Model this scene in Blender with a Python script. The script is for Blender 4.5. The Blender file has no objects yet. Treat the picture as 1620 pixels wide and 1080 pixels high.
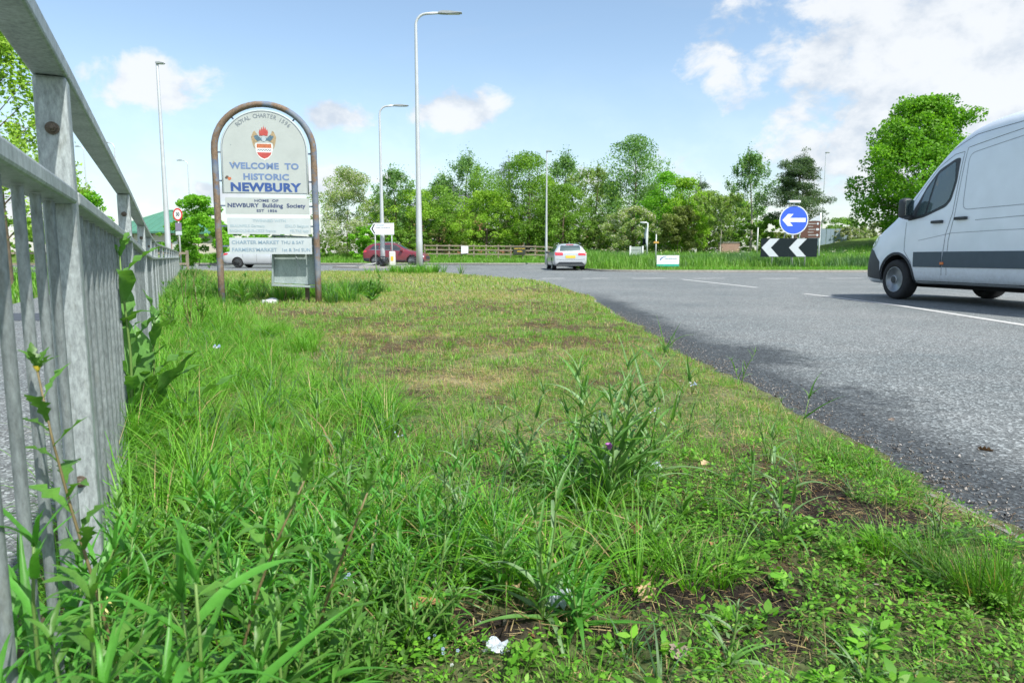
import bpy, bmesh, math, random
import numpy as np
from mathutils import Vector, Matrix, Euler
from mathutils.bvhtree import BVHTree
R = math.radians
PI = math.pi
rng = np.random.default_rng(7)
random.seed(7)
scene = bpy.context.scene
COL = scene.collection

# ---------------------------------------------------------------- camera
CAMZ, FPX, PITCH = 0.74, 1080.0, math.atan(133 / 1080.0)
cam_d = bpy.data.cameras.new('camera')
cam = bpy.data.objects.new('camera', cam_d)
COL.objects.link(cam)
cam.location = (0, 0, CAMZ)
cam.rotation_euler = (PI / 2 - PITCH, 0, 0)
cam_d.sensor_width = 36.0
cam_d.lens = 24.0
cam_d.clip_start = 0.05
cam_d.clip_end = 4000
cam_d.dof.use_dof = True
cam_d.dof.focus_distance = 2.6
cam_d.dof.aperture_fstop = 11.0
scene.camera = cam

# ---------------------------------------------------------------- sun, sky
SUN_AZ_VEC = Vector((0.64, -0.768))            # horizontal direction TOWARDS the sun
SUN_EL = R(53)
sun_d = bpy.data.lights.new('sun', 'SUN')
sun = bpy.data.objects.new('sun', sun_d)
COL.objects.link(sun)
sd = Vector((SUN_AZ_VEC.x * math.cos(SUN_EL), SUN_AZ_VEC.y * math.cos(SUN_EL), math.sin(SUN_EL))).normalized()
sun.rotation_euler = sd.to_track_quat('Z', 'Y').to_euler()
sun_d.energy = 3.3
sun_d.angle = R(0.6)
sun_d.color = (1.0, 0.96, 0.89)

world = bpy.data.worlds.new('World')
scene.world = world
world.use_nodes = True
wn = world.node_tree
wn.nodes.clear()
def WN(t, **kw):
    n = wn.nodes.new(t)
    for k, v in kw.items(): setattr(n, k, v)
    return n
WL = wn.links.new
sky = WN('ShaderNodeTexSky', sky_type='NISHITA', sun_disc=False)
sky.sun_elevation = SUN_EL
sky.sun_rotation = math.atan2(SUN_AZ_VEC.x, SUN_AZ_VEC.y)
sky.altitude = 50; sky.air_density = 1.0; sky.dust_density = 1.2; sky.ozone_density = 1.6
tc = WN('ShaderNodeTexCoord')
def wmath(op, a, b=None, c=None):
    n = WN('ShaderNodeMath', operation=op)
    for i, v in enumerate((a, b, c)):
        if v is None: continue
        if isinstance(v, (int, float)): n.inputs[i].default_value = v
        else: WL(v, n.inputs[i])
    return n.outputs[0]
def wsmooth(x, a, b):
    n = WN('ShaderNodeMapRange', interpolation_type='SMOOTHSTEP')
    WL(x, n.inputs[0]); n.inputs[1].default_value = a; n.inputs[2].default_value = b
    return n.outputs[0]
sep = WN('ShaderNodeSeparateXYZ'); WL(tc.outputs['Generated'], sep.inputs[0])
def wnoise(scale, detail, rough, zs=2.2, off=(0, 0, 0), dist=0.0):
    m = WN('ShaderNodeMapping'); WL(tc.outputs['Generated'], m.inputs[0])
    m.inputs['Scale'].default_value = (1, 1, zs); m.inputs['Location'].default_value = off
    n = WN('ShaderNodeTexNoise'); WL(m.outputs[0], n.inputs[0])
    n.inputs['Scale'].default_value = scale; n.inputs['Detail'].default_value = detail
    n.inputs['Roughness'].default_value = rough; n.inputs['Distortion'].default_value = dist
    return n.outputs[0]
def pixdir(px, py):
    u, v = (px - 810) / FPX, (540 - py) / FPX
    d = Vector((u, math.cos(PITCH) + v * math.sin(PITCH), -math.sin(PITCH) + v * math.cos(PITCH)))
    return d.normalized()
n_big = wnoise(5.0, 6, 0.58, 1.6)
n_fine = wnoise(16.0, 7, 0.62, 1.4, (3, 1, 2), 0.3)
nz = wmath('ADD', wmath('MULTIPLY', wmath('SUBTRACT', n_big, 0.5), 1.9), wmath('MULTIPLY', wmath('SUBTRACT', n_fine, 0.5), 1.3))
# individual clouds: direction, half width, half height (radians), strength
clouds = [((1540, 90), .31, .16, 1.2), ((1400, 215), .22, .10, .75), ((1620, 240), .22, .14, .7), ((240, 140), .105, .045, .95), ((530, 182), .06, .028, .8),
          ((735, 180), .08, .036, .95), ((510, 290), .07, .035, .9), ((600, 285), .12, .02, .6), ((1150, 260), .22, .05, .42), ((1290, 130), .11, .05, .5),
          ((60, 330), .2, .04, .5), ((330, 300), .15, .03, .45)]
dens = None
for (pp, rw, rh, st) in clouds:
    c = pixdir(*pp)
    az = math.atan2(c.x, c.y)
    v = WN('ShaderNodeVectorMath', operation='SUBTRACT'); WL(tc.outputs['Generated'], v.inputs[0]); v.inputs[1].default_value = c
    m = WN('ShaderNodeVectorRotate', rotation_type='Z_AXIS'); WL(v.outputs[0], m.inputs[0]); m.inputs['Angle'].default_value = az
    d = WN('ShaderNodeVectorMath', operation='DIVIDE'); WL(m.outputs[0], d.inputs[0]); d.inputs[1].default_value = (rw, rw, rh)
    l = WN('ShaderNodeVectorMath', operation='LENGTH'); WL(d.outputs[0], l.inputs[0])
    f = wmath('MULTIPLY', wmath('SUBTRACT', 1.0, l.outputs['Value']), st)
    f = wmath('MAXIMUM', f, -1.3)
    dens = f if dens is None else wmath('MAXIMUM', dens, f)
# the rest of the sky: scattered cumulus of the same sort
n_gen = wnoise(2.6, 4, 0.5, 2.0, (7, 4, 1))
behind = wsmooth(sep.outputs[1], 0.62, 0.2)
gen = wmath('SUBTRACT', wmath('MULTIPLY', wmath('SUBTRACT', n_gen, 0.47), 3.0), wmath('MULTIPLY', wmath('SUBTRACT', 1.0, behind), 1.5))
dens = wmath('MAXIMUM', dens, gen)
cover = wsmooth(wmath('ADD', dens, nz), 0.08, 0.48)
wisps = wmath('MULTIPLY', wsmooth(wnoise(3.0, 6, 0.6, 5.0, (1, 9, 3), .6), 0.5, 0.9), 0.10)
low = wmath('MULTIPLY', wsmooth(sep.outputs[2], 0.30, 0.0), 0.42)
cover = wmath('MAXIMUM', wmath('MAXIMUM', cover, wisps), low)
cover = wmath('MULTIPLY', cover, 0.93)
n_up = wnoise(5.0, 6, 0.58, 1.6, (-.02, 0, -.07)); n_up2 = wnoise(16.0, 7, 0.62, 1.4, (2.98, 1, 1.96), 0.3)
lit = wmath('ADD', wmath('MULTIPLY', wmath('SUBTRACT', n_big, n_up), 3.2), wmath('MULTIPLY', wmath('SUBTRACT', n_fine, n_up2), 1.2))
shade = wsmooth(wmath('ADD', lit, wmath('MULTIPLY', dens, 0.25)), -0.45, 0.45)
ccol = WN('ShaderNodeMix', data_type='RGBA'); WL(shade, ccol.inputs[0])
CLOUD_A = (3.15, 3.55, 4.1, 1); CLOUD_B = (4.8, 4.95, 5.1, 1)
ccol.inputs[6].default_value = CLOUD_A; ccol.inputs[7].default_value = CLOUD_B
smul = WN('ShaderNodeMix', data_type='RGBA', blend_type='MULTIPLY'); smul.inputs[0].default_value = 1
WL(sky.outputs[0], smul.inputs[6]); smul.inputs[7].default_value = (1.18, 1.16, 1.08, 1)
mixc = WN('ShaderNodeMix', data_type='RGBA'); WL(cover, mixc.inputs[0]); WL(smul.outputs[2], mixc.inputs[6]); WL(ccol.outputs[2], mixc.inputs[7])
bg = WN('ShaderNodeBackground'); bg.inputs[1].default_value = 0.10
out = WN('ShaderNodeOutputWorld'); WL(mixc.outputs[2], bg.inputs[0]); WL(bg.outputs[0], out.inputs[0])
world.cycles.sampling_method = 'MANUAL'
world.cycles.sample_map_resolution = 1024

scene.view_settings.view_transform = 'Standard'
scene.view_settings.look = 'None'
scene.view_settings.exposure = 1.0
scene.view_settings.gamma = 1.0
scene.view_settings.use_curve_mapping = False
scene.render.engine = 'CYCLES'
scene.cycles.max_bounces = 6
scene.cycles.transparent_max_bounces = 8
scene.cycles.diffuse_bounces = 3

# ---------------------------------------------------------------- helpers
def tag(o, label=None, cat=None, group=None, kind=None):
    if label: o['label'] = label
    if cat: o['category'] = cat
    if group: o['group'] = group
    if kind: o['kind'] = kind
    return o
def link(name, me, mat=None, parent=None, loc=None, rot=None):
    o = bpy.data.objects.new(name, me)
    COL.objects.link(o)
    if mat is not None and me is not None and len(me.materials) == 0: me.materials.append(mat)
    if parent is not None: o.parent = parent
    if loc is not None: o.location = loc
    if rot is not None: o.rotation_euler = rot
    return o
def thing(name, label, cat, loc=(0, 0, 0), rz=0.0, group=None):
    o = bpy.data.objects.new(name, None)
    o.empty_display_size = 0.2
    COL.objects.link(o)
    o.location = loc
    o.rotation_euler = (0, 0, rz)
    return tag(o, label, cat, group)
def tree_children(o):
    return [c for c in bpy.data.objects if c.parent == o]
def dup(root, loc, rz=0.0, label=None, scale=None):
    def cp(o, par):
        c = o.copy(); COL.objects.link(c)
        if par is not None: c.parent = par
        for ch in kids.get(o.name, ()): cp(ch, c)
        return c
    kids = {}
    for ob in COL.objects:
        if ob.parent: kids.setdefault(ob.parent.name, []).append(ob)
    r = cp(root, None)
    r.location = loc; r.rotation_euler = (0, 0, rz)
    if scale: r.scale = scale
    if label: r['label'] = label
    return r
def bm_obj(name, bm, mat=None, parent=None, smooth=False, loc=None, rot=None):
    me = bpy.data.meshes.new(name)
    bmesh.ops.recalc_face_normals(bm, faces=bm.faces)
    bm.to_mesh(me); bm.free()
    if smooth:
        me.polygons.foreach_set('use_smooth', [True] * len(me.polygons))
    return link(name, me, mat, parent, loc, rot)
def box(bm, x0, x1, y0, y1, z0, z1, M=None):
    vs = [bm.verts.new((x, y, z)) for z in (z0, z1) for y in (y0, y1) for x in (x0, x1)]
    for f in ((0, 2, 3, 1), (4, 5, 7, 6), (0, 1, 5, 4), (2, 6, 7, 3), (0, 4, 6, 2), (1, 3, 7, 5)):
        bm.faces.new([vs[i] for i in f])
    if M is not None: bmesh.ops.transform(bm, matrix=M, verts=vs)
    return vs
def bevel(bm, w, seg=1):
    bmesh.ops.bevel(bm, geom=[e for e in bm.edges], offset=w, segments=seg, affect='EDGES', profile=0.5)
def boxobj(name, dims, mat, parent=None, bev=0.0, M=None):
    bm = bmesh.new(); box(bm, *dims)
    if bev: bevel(bm, bev)
    if M is not None: bmesh.ops.transform(bm, matrix=M, verts=bm.verts)
    return bm_obj(name, bm, mat, parent)
def tube(bm, pts, rad, seg=8, cap=True, closed=False):
    pts = [Vector(p) for p in pts]
    n = len(pts)
    if isinstance(rad, (int, float)): rad = [rad] * n
    rings = []
    up = None
    for i, p in enumerate(pts):
        if closed: t = (pts[(i + 1) % n] - pts[i - 1]).normalized()
        elif i == 0: t = (pts[1] - pts[0]).normalized()
        elif i == n - 1: t = (pts[-1] - pts[-2]).normalized()
        else: t = (pts[i + 1] - pts[i - 1]).normalized()
        if up is None:
            up = Vector((0, 0, 1)) if abs(t.z) < 0.9 else Vector((1, 0, 0))
        a = t.cross(up)
        if a.length < 1e-6: a = t.orthogonal()
        a.normalize(); b = a.cross(t).normalized(); up = b
        rings.append([bm.verts.new(p + (a * math.cos(2 * PI * k / seg) + b * math.sin(2 * PI * k / seg)) * rad[i]) for k in range(seg)])
    m = n if closed else n - 1
    for i in range(m):
        r0, r1 = rings[i], rings[(i + 1) % n]
        for k in range(seg):
            bm.faces.new((r0[k], r0[(k + 1) % seg], r1[(k + 1) % seg], r1[k]))
    if cap and not closed:
        bm.faces.new(list(reversed(rings[0]))); bm.faces.new(rings[-1])
def tubeobj(name, pts, rad, mat, parent=None, seg=10):
    bm = bmesh.new(); tube(bm, pts, rad, seg)
    o = bm_obj(name, bm, mat, parent, smooth=True)
    return o
def lathe(bm, prof, seg=24, axis='Y', M=None):
    rings = []
    new = []
    for (r, t) in prof:
        ring = []
        for k in range(seg):
            a = 2 * PI * k / seg
            if axis == 'Y': v = (r * math.cos(a), t, r * math.sin(a))
            else: v = (r * math.cos(a), r * math.sin(a), t)
            ring.append(bm.verts.new(v))
        rings.append(ring); new += ring
    for i in range(len(rings) - 1):
        for k in range(seg):
            bm.faces.new((rings[i][k], rings[i][(k + 1) % seg], rings[i + 1][(k + 1) % seg], rings[i + 1][k]))
    bm.faces.new(rings[0]); bm.faces.new(list(reversed(rings[-1])))
    if M is not None: bmesh.ops.transform(bm, matrix=M, verts=new)
def prism(bm, pts, y0, y1):
    """polygon in the x-z plane, thickened from y0 to y1"""
    a = [bm.verts.new((p[0], y0, p[1])) for p in pts]
    b = [bm.verts.new((p[0], y1, p[1])) for p in pts]
    bm.faces.new(a); bm.faces.new(list(reversed(b)))
    n = len(pts)
    for i in range(n):
        bm.faces.new((a[i], b[i], b[(i + 1) % n], a[(i + 1) % n]))
def prismobj(name, pts, y0, y1, mat, parent=None):
    bm = bmesh.new(); prism(bm, pts, y0, y1)
    return bm_obj(name, bm, mat, parent)
def text(name, s, size, x, z, y, mat, parent, bold=0.0, align='CENTER', sx=1.0, rot=0.0, space=1.0, thick=0.0008):
    """flat lettering standing in the x-z plane, facing -y"""
    c = bpy.data.curves.new(name, 'FONT')
    c.body = s; c.size = size; c.align_x = align; c.align_y = 'CENTER'
    c.offset = bold * size; c.extrude = thick; c.space_character = space
    c.resolution_u = 3
    o = bpy.data.objects.new(name, c); COL.objects.link(o)
    dg = bpy.context.evaluated_depsgraph_get()
    me = bpy.data.meshes.new_from_object(o.evaluated_get(dg))
    bpy.data.objects.remove(o); bpy.data.curves.remove(c)
    M = Matrix.Translation((x, y, z)) @ Matrix.Rotation(-rot, 4, 'Y') @ Matrix.Rotation(PI / 2, 4, 'X') @ Matrix.Diagonal((sx, 1, 1, 1))
    me.transform(M)
    me.name = name
    me.materials.clear()
    return link(name, me, mat, parent)

def sstep(x, a, b):
    t = np.clip((np.asarray(x, float) - a) / (b - a), 0, 1)
    return t * t * (3 - 2 * t)
_perm = np.random.default_rng(3).random((256, 256))
def vnoise(x, y):
    x = np.asarray(x, float); y = np.asarray(y, float)
    xi = np.floor(x).astype(int); yi = np.floor(y).astype(int)
    fx = x - xi; fy = y - yi
    fx = fx * fx * (3 - 2 * fx); fy = fy * fy * (3 - 2 * fy)
    g = lambda a, b: _perm[a & 255, b & 255]
    return (g(xi, yi) * (1 - fx) * (1 - fy) + g(xi + 1, yi) * fx * (1 - fy) + g(xi, yi + 1) * (1 - fx) * fy + g(xi + 1, yi + 1) * fx * fy)
def fbm(x, y, s, o=4, seed=0):
    v = 0; a = 1; t = 0
    for i in range(o):
        v = v + a * vnoise(x * s + seed * 17.3 + i * 5.1, y * s + seed * 9.7 + i * 3.3); t += a
        a *= 0.55; s *= 2.03
    return v / t

# ---------------------------------------------------------------- terrain heights
def gz(x, y):
    """height of road / far ground / island ground"""
    x = np.asarray(x, float); y = np.asarray(y, float)
    base = 0.0085 * np.maximum(0, y - 36)
    base = np.minimum(base, 0.17)
    return base
def farz(x, y, front):
    """grass bank height behind the far kerb (front = y of the kerb)"""
    d = np.asarray(y, float) - front
    left = 0.05 + 0.70 * sstep(d, 0.5, 9) + 0.25 * sstep(d, 8, 40)
    right = 0.12 + 0.30 * sstep(d, 0.3, 7) + 0.35 * sstep(d, 6, 30) + 1.55 * np.exp(-(((x - 31) / 7.0) ** 2 + ((y - 58) / 9.0) ** 2))
    k = sstep(x, 2, 9)
    return left * (1 - k) + right * k
def ray_at(px, py, Y):
    d = pixdir(px, py)
    t = Y / d.y
    return Vector((d.x * t, Y, CAMZ + d.z * t))
def P(px, py, z=0.0):
    d = pixdir(px, py)
    t = (z - CAMZ) / d.z
    return Vector((d.x * t, d.y * t, z))

# ---------------------------------------------------------------- materials
MATS = {}
def nmat(name):
    m = bpy.data.materials.new(name); m.use_nodes = True
    nt = m.node_tree
    b = nt.nodes['Principled BSDF']
    return m, nt, b
def setp(b, **kw):
    names = {'rough': 'Roughness', 'metal': 'Metallic', 'spec': 'Specular IOR Level', 'coat': 'Coat Weight', 'coatr': 'Coat Roughness'}
    for k, v in kw.items(): b.inputs[names[k]].default_value = v
def nd(nt, t, **kw):
    n = nt.nodes.new(t)
    for k, v in kw.items(): setattr(n, k, v)
    return n
def objcoord(nt, scale=(1, 1, 1), kind='Object'):
    t = nd(nt, 'ShaderNodeTexCoord'); m = nd(nt, 'ShaderNodeMapping')
    nt.links.new(t.outputs[kind], m.inputs[0]); m.inputs['Scale'].default_value = scale
    return m.outputs[0]
def noise(nt, vec, scale, detail=4, rough=0.55, dist=0.0):
    n = nd(nt, 'ShaderNodeTexNoise'); nt.links.new(vec, n.inputs[0])
    n.inputs['Scale'].default_value = scale; n.inputs['Detail'].default_value = detail
    n.inputs['Roughness'].default_value = rough; n.inputs['Distortion'].default_value = dist
    return n.outputs[0]
def ramp(nt, fac, stops):
    r = nd(nt, 'ShaderNodeValToRGB'); nt.links.new(fac, r.inputs[0])
    e = r.color_ramp.elements
    while len(e) > len(stops): e.remove(e[-1])
    while len(e) < len(stops): e.new(0.5)
    for i, (p, c) in enumerate(stops):
        e[i].position = p
        e[i].color = (c, c, c, 1) if isinstance(c, (int, float)) else (*c, 1)
    return r.outputs[0]
def mixrgb(nt, fac, a, b, mode='MIX'):
    n = nd(nt, 'ShaderNodeMix', data_type='RGBA', blend_type=mode)
    for i, v in ((0, fac), (6, a), (7, b)):
        if isinstance(v, (int, float)): n.inputs[i].default_value = v
        elif isinstance(v, tuple): n.inputs[i].default_value = (*v, 1)
        else: nt.links.new(v, n.inputs[i])
    return n.outputs[2]
def mth(nt, op, a, b=None):
    n = nd(nt, 'ShaderNodeMath', operation=op)
    for i, v in enumerate((a, b)):
        if v is None: continue
        if isinstance(v, (int, float)): n.inputs[i].default_value = v
        else: nt.links.new(v, n.inputs[i])
    return n.outputs[0]
def bump(nt, b, h, strength=0.3, dist=0.01):
    n = nd(nt, 'ShaderNodeBump'); n.inputs['Strength'].default_value = strength; n.inputs['Distance'].default_value = dist
    nt.links.new(h, n.inputs['Height']); nt.links.new(n.outputs[0], b.inputs['Normal'])
def plain(name, col, rough=0.5, metal=0.0, var=0.12, scale=8.0, spec=0.5, coat=0.0, bmp=0.0):
    """a colour with broad and fine variation"""
    if name in MATS: return MATS[name]
    m, nt, b = nmat(name)
    v = objcoord(nt)
    n1 = noise(nt, v, scale, 5, 0.6)
    k = ramp(nt, n1, [(0.25, 1 - var), (0.75, 1 + var)])
    c = mixrgb(nt, 1.0, col, k, 'MULTIPLY')
    nt.links.new(c, b.inputs['Base Color'])
    setp(b, rough=rough, metal=metal, spec=spec, coat=coat)
    if coat: b.inputs['Coat Roughness'].default_value = 0.05
    if bmp: bump(nt, b, noise(nt, v, scale * 12, 3), bmp, 0.003)
    MATS[name] = m
    return m
def leafmat(name, attr=True, base=(0.08, 0.16, 0.03), trans=0.42, rough=0.45, rand=0.0, tr_tint=(1.25, 1.35, 0.55)):
    if name in MATS: return MATS[name]
    m, nt, b = nmat(name)
    if attr:
        a = nd(nt, 'ShaderNodeVertexColor'); a.layer_name = 'Col'; c = a.outputs[0]
    else:
        oi = nd(nt, 'ShaderNodeObjectInfo')
        v = objcoord(nt)
        n1 = noise(nt, v, 14, 3)
        k = mth(nt, 'ADD', mth(nt, 'MULTIPLY', oi.outputs['Random'], rand), mth(nt, 'MULTIPLY', n1, 0.5))
        k = mth(nt, 'ADD', k, 0.75 - rand / 2)
        cr = nd(nt, 'ShaderNodeCombineColor')
        for i in range(3): nt.links.new(k, cr.inputs[i])
        c = mixrgb(nt, 1.0, base, cr.outputs[0], 'MULTIPLY')
    nt.links.new(c, b.inputs['Base Color'])
    setp(b, rough=rough, spec=0.35)
    t = nd(nt, 'ShaderNodeBsdfTranslucent')
    ct = mixrgb(nt, 1.0, c, tr_tint, 'MULTIPLY')
    nt.links.new(ct, t.inputs[0])
    mx = nd(nt, 'ShaderNodeMixShader'); mx.inputs[0].default_value = trans
    nt.links.new(b.outputs[0], mx.inputs[1]); nt.links.new(t.outputs[0], mx.inputs[2])
    o = nt.nodes['Material Output']; nt.links.new(mx.outputs[0], o.inputs[0])
    MATS[name] = m
    return m
M_GRASS = leafmat('grass_blades', trans=0.40, rough=0.5)
M_TREELEAF = leafmat('tree_leaves', trans=0.45, rough=0.55)
M_BARK = plain('bark', (0.11, 0.085, 0.06), 0.9, var=0.4, scale=9)
M_BARKPALE = plain('pale_bark', (0.42, 0.38, 0.32), 0.85, var=0.4, scale=5)

def mk_galv(name, c0, c1, rust=0.0, blue=0.0):
    m, nt, b = nmat(name)
    v = objcoord(nt, kind='Object')
    g = nd(nt, 'ShaderNodeNewGeometry')
    mp = nd(nt, 'ShaderNodeMapping'); nt.links.new(g.outputs['Position'], mp.inputs[0]); mp.inputs['Scale'].default_value = (1, 1, 0.35)
    w = mp.outputs[0]
    n1 = noise(nt, w, 9, 6, 0.65)
    n2 = noise(nt, w, 140, 4, 0.7)
    n3 = noise(nt, w, 38, 5, 0.6, .4)
    c = mixrgb(nt, ramp(nt, n1, [(0.3, 0.0), (0.7, 1.0)]), c0, c1)
    k = ramp(nt, n2, [(0.3, 0.6), (0.72, 1.25)])
    c = mixrgb(nt, 1.0, c, k, 'MULTIPLY')
    dirt = ramp(nt, n3, [(0.58, 0.0), (0.75, 0.55)])
    c = mixrgb(nt, dirt, c, (0.16, 0.17, 0.13))
    nt.links.new(c, b.inputs['Base Color'])
    setp(b, rough=0.55, metal=0.35, spec=0.4)
    bump(nt, b, n2, 0.25, 0.002)
    return m
M_GALV = mk_galv('galvanised_steel', (0.26, 0.30, 0.305), (0.43, 0.475, 0.475))
M_GALVB = mk_galv('weathered_galvanised_bar', (0.17, 0.20, 0.20), (0.29, 0.325, 0.325))
M_POLE = plain('lamp_pole_paint', (0.52, 0.55, 0.57), 0.4, metal=0.3, var=0.1, scale=2)
M_BOLT = plain('rusty_bolt', (0.13, 0.105, 0.08), 0.7, metal=0.4, var=0.5, scale=120)
# ---------------------------------------------------------------- ground materials
def attr_ground(name, cols, fine=60.0, bmp=0.6):
    """soil base whose colour comes from the sheet's own cover map, broken up by grain"""
    m, nt, b = nmat(name)
    g = nd(nt, 'ShaderNodeNewGeometry'); w = g.outputs['Position']
    a = nd(nt, 'ShaderNodeVertexColor'); a.layer_name = 'Col'
    n1 = noise(nt, w, fine, 6, 0.7); n2 = noise(nt, w, 7.0, 5, 0.6)
    k = ramp(nt, n1, [(0.3, 0.35), (0.7, 1.6)])
    k2 = ramp(nt, n2, [(0.3, 0.75), (0.7, 1.25)])
    c = mixrgb(nt, 1.0, a.outputs[0], k, 'MULTIPLY'); c = mixrgb(nt, 1.0, c, k2, 'MULTIPLY')
    nt.links.new(c, b.inputs['Base Color']); setp(b, rough=0.95, spec=0.15)
    bump(nt, b, n1, bmp, 0.01)
    return m
M_SOIL = attr_ground('verge_soil', None)
def farground():
    m, nt, b = nmat('far_grass_ground')
    g = nd(nt, 'ShaderNodeNewGeometry'); w = g.outputs['Position']
    n1 = noise(nt, w, 0.6, 5, 0.6); n2 = noise(nt, w, 9.0, 5, 0.65)
    c = mixrgb(nt, ramp(nt, n1, [(0.35, 0.0), (0.65, 1.0)]), (0.075, 0.14, 0.022), (0.13, 0.20, 0.04))
    c = mixrgb(nt, 1.0, c, ramp(nt, n2, [(0.3, 0.55), (0.7, 1.35)]), 'MULTIPLY')
    nt.links.new(c, b.inputs['Base Color']); setp(b, rough=0.95, spec=0.1)
    bump(nt, b, n2, 0.8, 0.05)
    return m
M_FAR = farground()
def asphalt(name, path=False):
    m, nt, b = nmat(name)
    g = nd(nt, 'ShaderNodeNewGeometry'); w = g.outputs['Position']
    sx = nd(nt, 'ShaderNodeSeparateXYZ'); nt.links.new(w, sx.inputs[0])
    fine = noise(nt, w, 150, 3, 0.75)
    vo = nd(nt, 'ShaderNodeTexVoronoi'); nt.links.new(w, vo.inputs[0]); vo.inputs['Scale'].default_value = 95
    stone = nd(nt, 'ShaderNodeSeparateColor'); nt.links.new(vo.outputs['Color'], stone.inputs[0])
    big = noise(nt, w, 0.35, 5, 0.6, .3); mid = noise(nt, w, 2.3, 5, 0.65, .5)
    base = mixrgb(nt, ramp(nt, big, [(0.35, 0.0), (0.68, 1.0)]), (0.125, 0.146, 0.150), (0.185, 0.202, 0.203))
    base = mixrgb(nt, ramp(nt, mid, [(0.3, 0.0), (0.7, 0.35)]), base, (0.225, 0.225, 0.215))
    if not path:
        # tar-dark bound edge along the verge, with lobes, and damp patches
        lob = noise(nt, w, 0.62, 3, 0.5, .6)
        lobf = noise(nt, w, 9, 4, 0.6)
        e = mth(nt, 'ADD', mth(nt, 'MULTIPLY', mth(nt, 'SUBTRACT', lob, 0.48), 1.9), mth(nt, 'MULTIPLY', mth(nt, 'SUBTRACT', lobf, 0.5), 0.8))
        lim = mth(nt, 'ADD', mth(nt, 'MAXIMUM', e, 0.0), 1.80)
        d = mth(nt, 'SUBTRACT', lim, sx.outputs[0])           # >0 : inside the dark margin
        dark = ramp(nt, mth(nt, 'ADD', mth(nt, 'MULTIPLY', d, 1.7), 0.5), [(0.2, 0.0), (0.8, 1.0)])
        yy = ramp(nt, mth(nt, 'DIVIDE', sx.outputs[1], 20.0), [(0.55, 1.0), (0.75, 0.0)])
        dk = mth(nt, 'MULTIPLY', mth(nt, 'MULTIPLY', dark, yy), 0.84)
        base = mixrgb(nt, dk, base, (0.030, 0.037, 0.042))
    # worn lighter chips in a darker binder
    chip = ramp(nt, stone.outputs[0], [(0.0, 0.45), (0.5, 0.85), (0.8, 1.2), (0.97, 2.2)])
    c = mixrgb(nt, 1.0, base, chip, 'MULTIPLY')
    c = mixrgb(nt, 1.0, c, ramp(nt, fine, [(0.28, 0.55), (0.7, 1.35)]), 'MULTIPLY')
    nt.links.new(c, b.inputs['Base Color']); setp(b, rough=0.78, spec=0.35)
    bump(nt, b, vo.outputs['Distance'], 0.45, 0.006)
    return m
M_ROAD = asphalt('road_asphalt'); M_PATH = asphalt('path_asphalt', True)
M_KERB = plain('kerb_concrete', (0.20, 0.195, 0.175), 0.85, var=0.3, scale=6, bmp=0.4)
M_PAVE = plain('island_paving', (0.30, 0.29, 0.27), 0.9, var=0.2, scale=2)
def paintmat():
    m, nt, b = nmat('worn_road_paint')
    g = nd(nt, 'ShaderNodeNewGeometry')
    n1 = noise(nt, g.outputs['Position'], 60, 5, 0.7); n2 = noise(nt, g.outputs['Position'], 4, 4, 0.6)
    k = mth(nt, 'ADD', n1, mth(nt, 'MULTIPLY', n2, 0.5))
    c = mixrgb(nt, ramp(nt, k, [(0.60, 1.0), (0.78, 0.0)]), (0.20, 0.21, 0.22), (0.66, 0.66, 0.63))
    c = mixrgb(nt, ramp(nt, k, [(0.50, 0.0), (0.95, 0.65)]), (0.66, 0.66, 0.63), (0.22, 0.23, 0.24))
    nt.links.new(c, b.inputs['Base Color']); setp(b, rough=0.7)
    return m
M_PAINT = paintmat()

def setcol(me, cols, domain='POINT'):
    a = me.color_attributes.new('Col', 'FLOAT_COLOR', domain)
    c = np.ones((len(cols), 4), np.float32); c[:, :3] = cols
    a.data.foreach_set('color', c.ravel())
def gridmesh(name, X, Y, Z, mat, cols=None, kind='structure', parent=None, smooth=True):
    h, w = X.shape
    v = np.stack([X, Y, Z], -1).reshape(-1, 3)
    i = np.arange(h * w).reshape(h, w)
    q = np.stack([i[:-1, :-1], i[:-1, 1:], i[1:, 1:], i[1:, :-1]], -1).reshape(-1, 4)
    return arrmesh(name, v, q, mat, cols, kind, parent, smooth)
def arrmesh(name, v, q, mat, cols=None, kind=None, parent=None, smooth=True):
    me = bpy.data.meshes.new(name)
    k = q.shape[1]
    me.vertices.add(len(v)); me.vertices.foreach_set('co', np.ascontiguousarray(v, np.float32).ravel())
    me.loops.add(len(q) * k); me.loops.foreach_set('vertex_index', np.ascontiguousarray(q, np.int32).ravel())
    me.polygons.add(len(q)); me.polygons.foreach_set('loop_start', np.arange(len(q), dtype=np.int32) * k)
    me.update(calc_edges=True)
    if smooth: me.polygons.foreach_set('use_smooth', np.ones(len(q), bool))
    if cols is not None: setcol(me, cols)
    o = link(name, me, mat, parent)
    if kind: o['kind'] = kind
    return o

# ---------------------------------------------------------------- outlines on the ground
EDGE_PX = [(1620, 849), (1508, 795), (1423, 748), (1301, 683), (1250, 659), (1189, 624), (1071, 558), (987, 507), (954, 488), (935, 471), (907, 462), (860, 447), (780, 440), (700, 433), (650, 430.5)]
EDGE = [P(*p) for p in EDGE_PX]
_ey = np.array([-2.0] + [p.y for p in EDGE] + [40.0]); _ex = np.array([1.34] + [p.x for p in EDGE] + [-8.0])
_ex[1:5] = np.maximum(_ex[1:5], 1.27)
def edge_x(y):
    y = np.asarray(y, float)
    return np.interp(y, _ey, _ex) + 0.025 * np.sin(y * 2.1) + 0.018 * np.sin(y * 5.3 + 1)
FENCE = [Vector((-0.845 - n, 1.30 + 2.0 * n, 0)) for n in (-1, 0, 1, 2, 3, 4, 5)]
for k in range(9): FENCE.append(FENCE[-1] + Vector((-0.93, 2.0, 0)))
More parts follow.
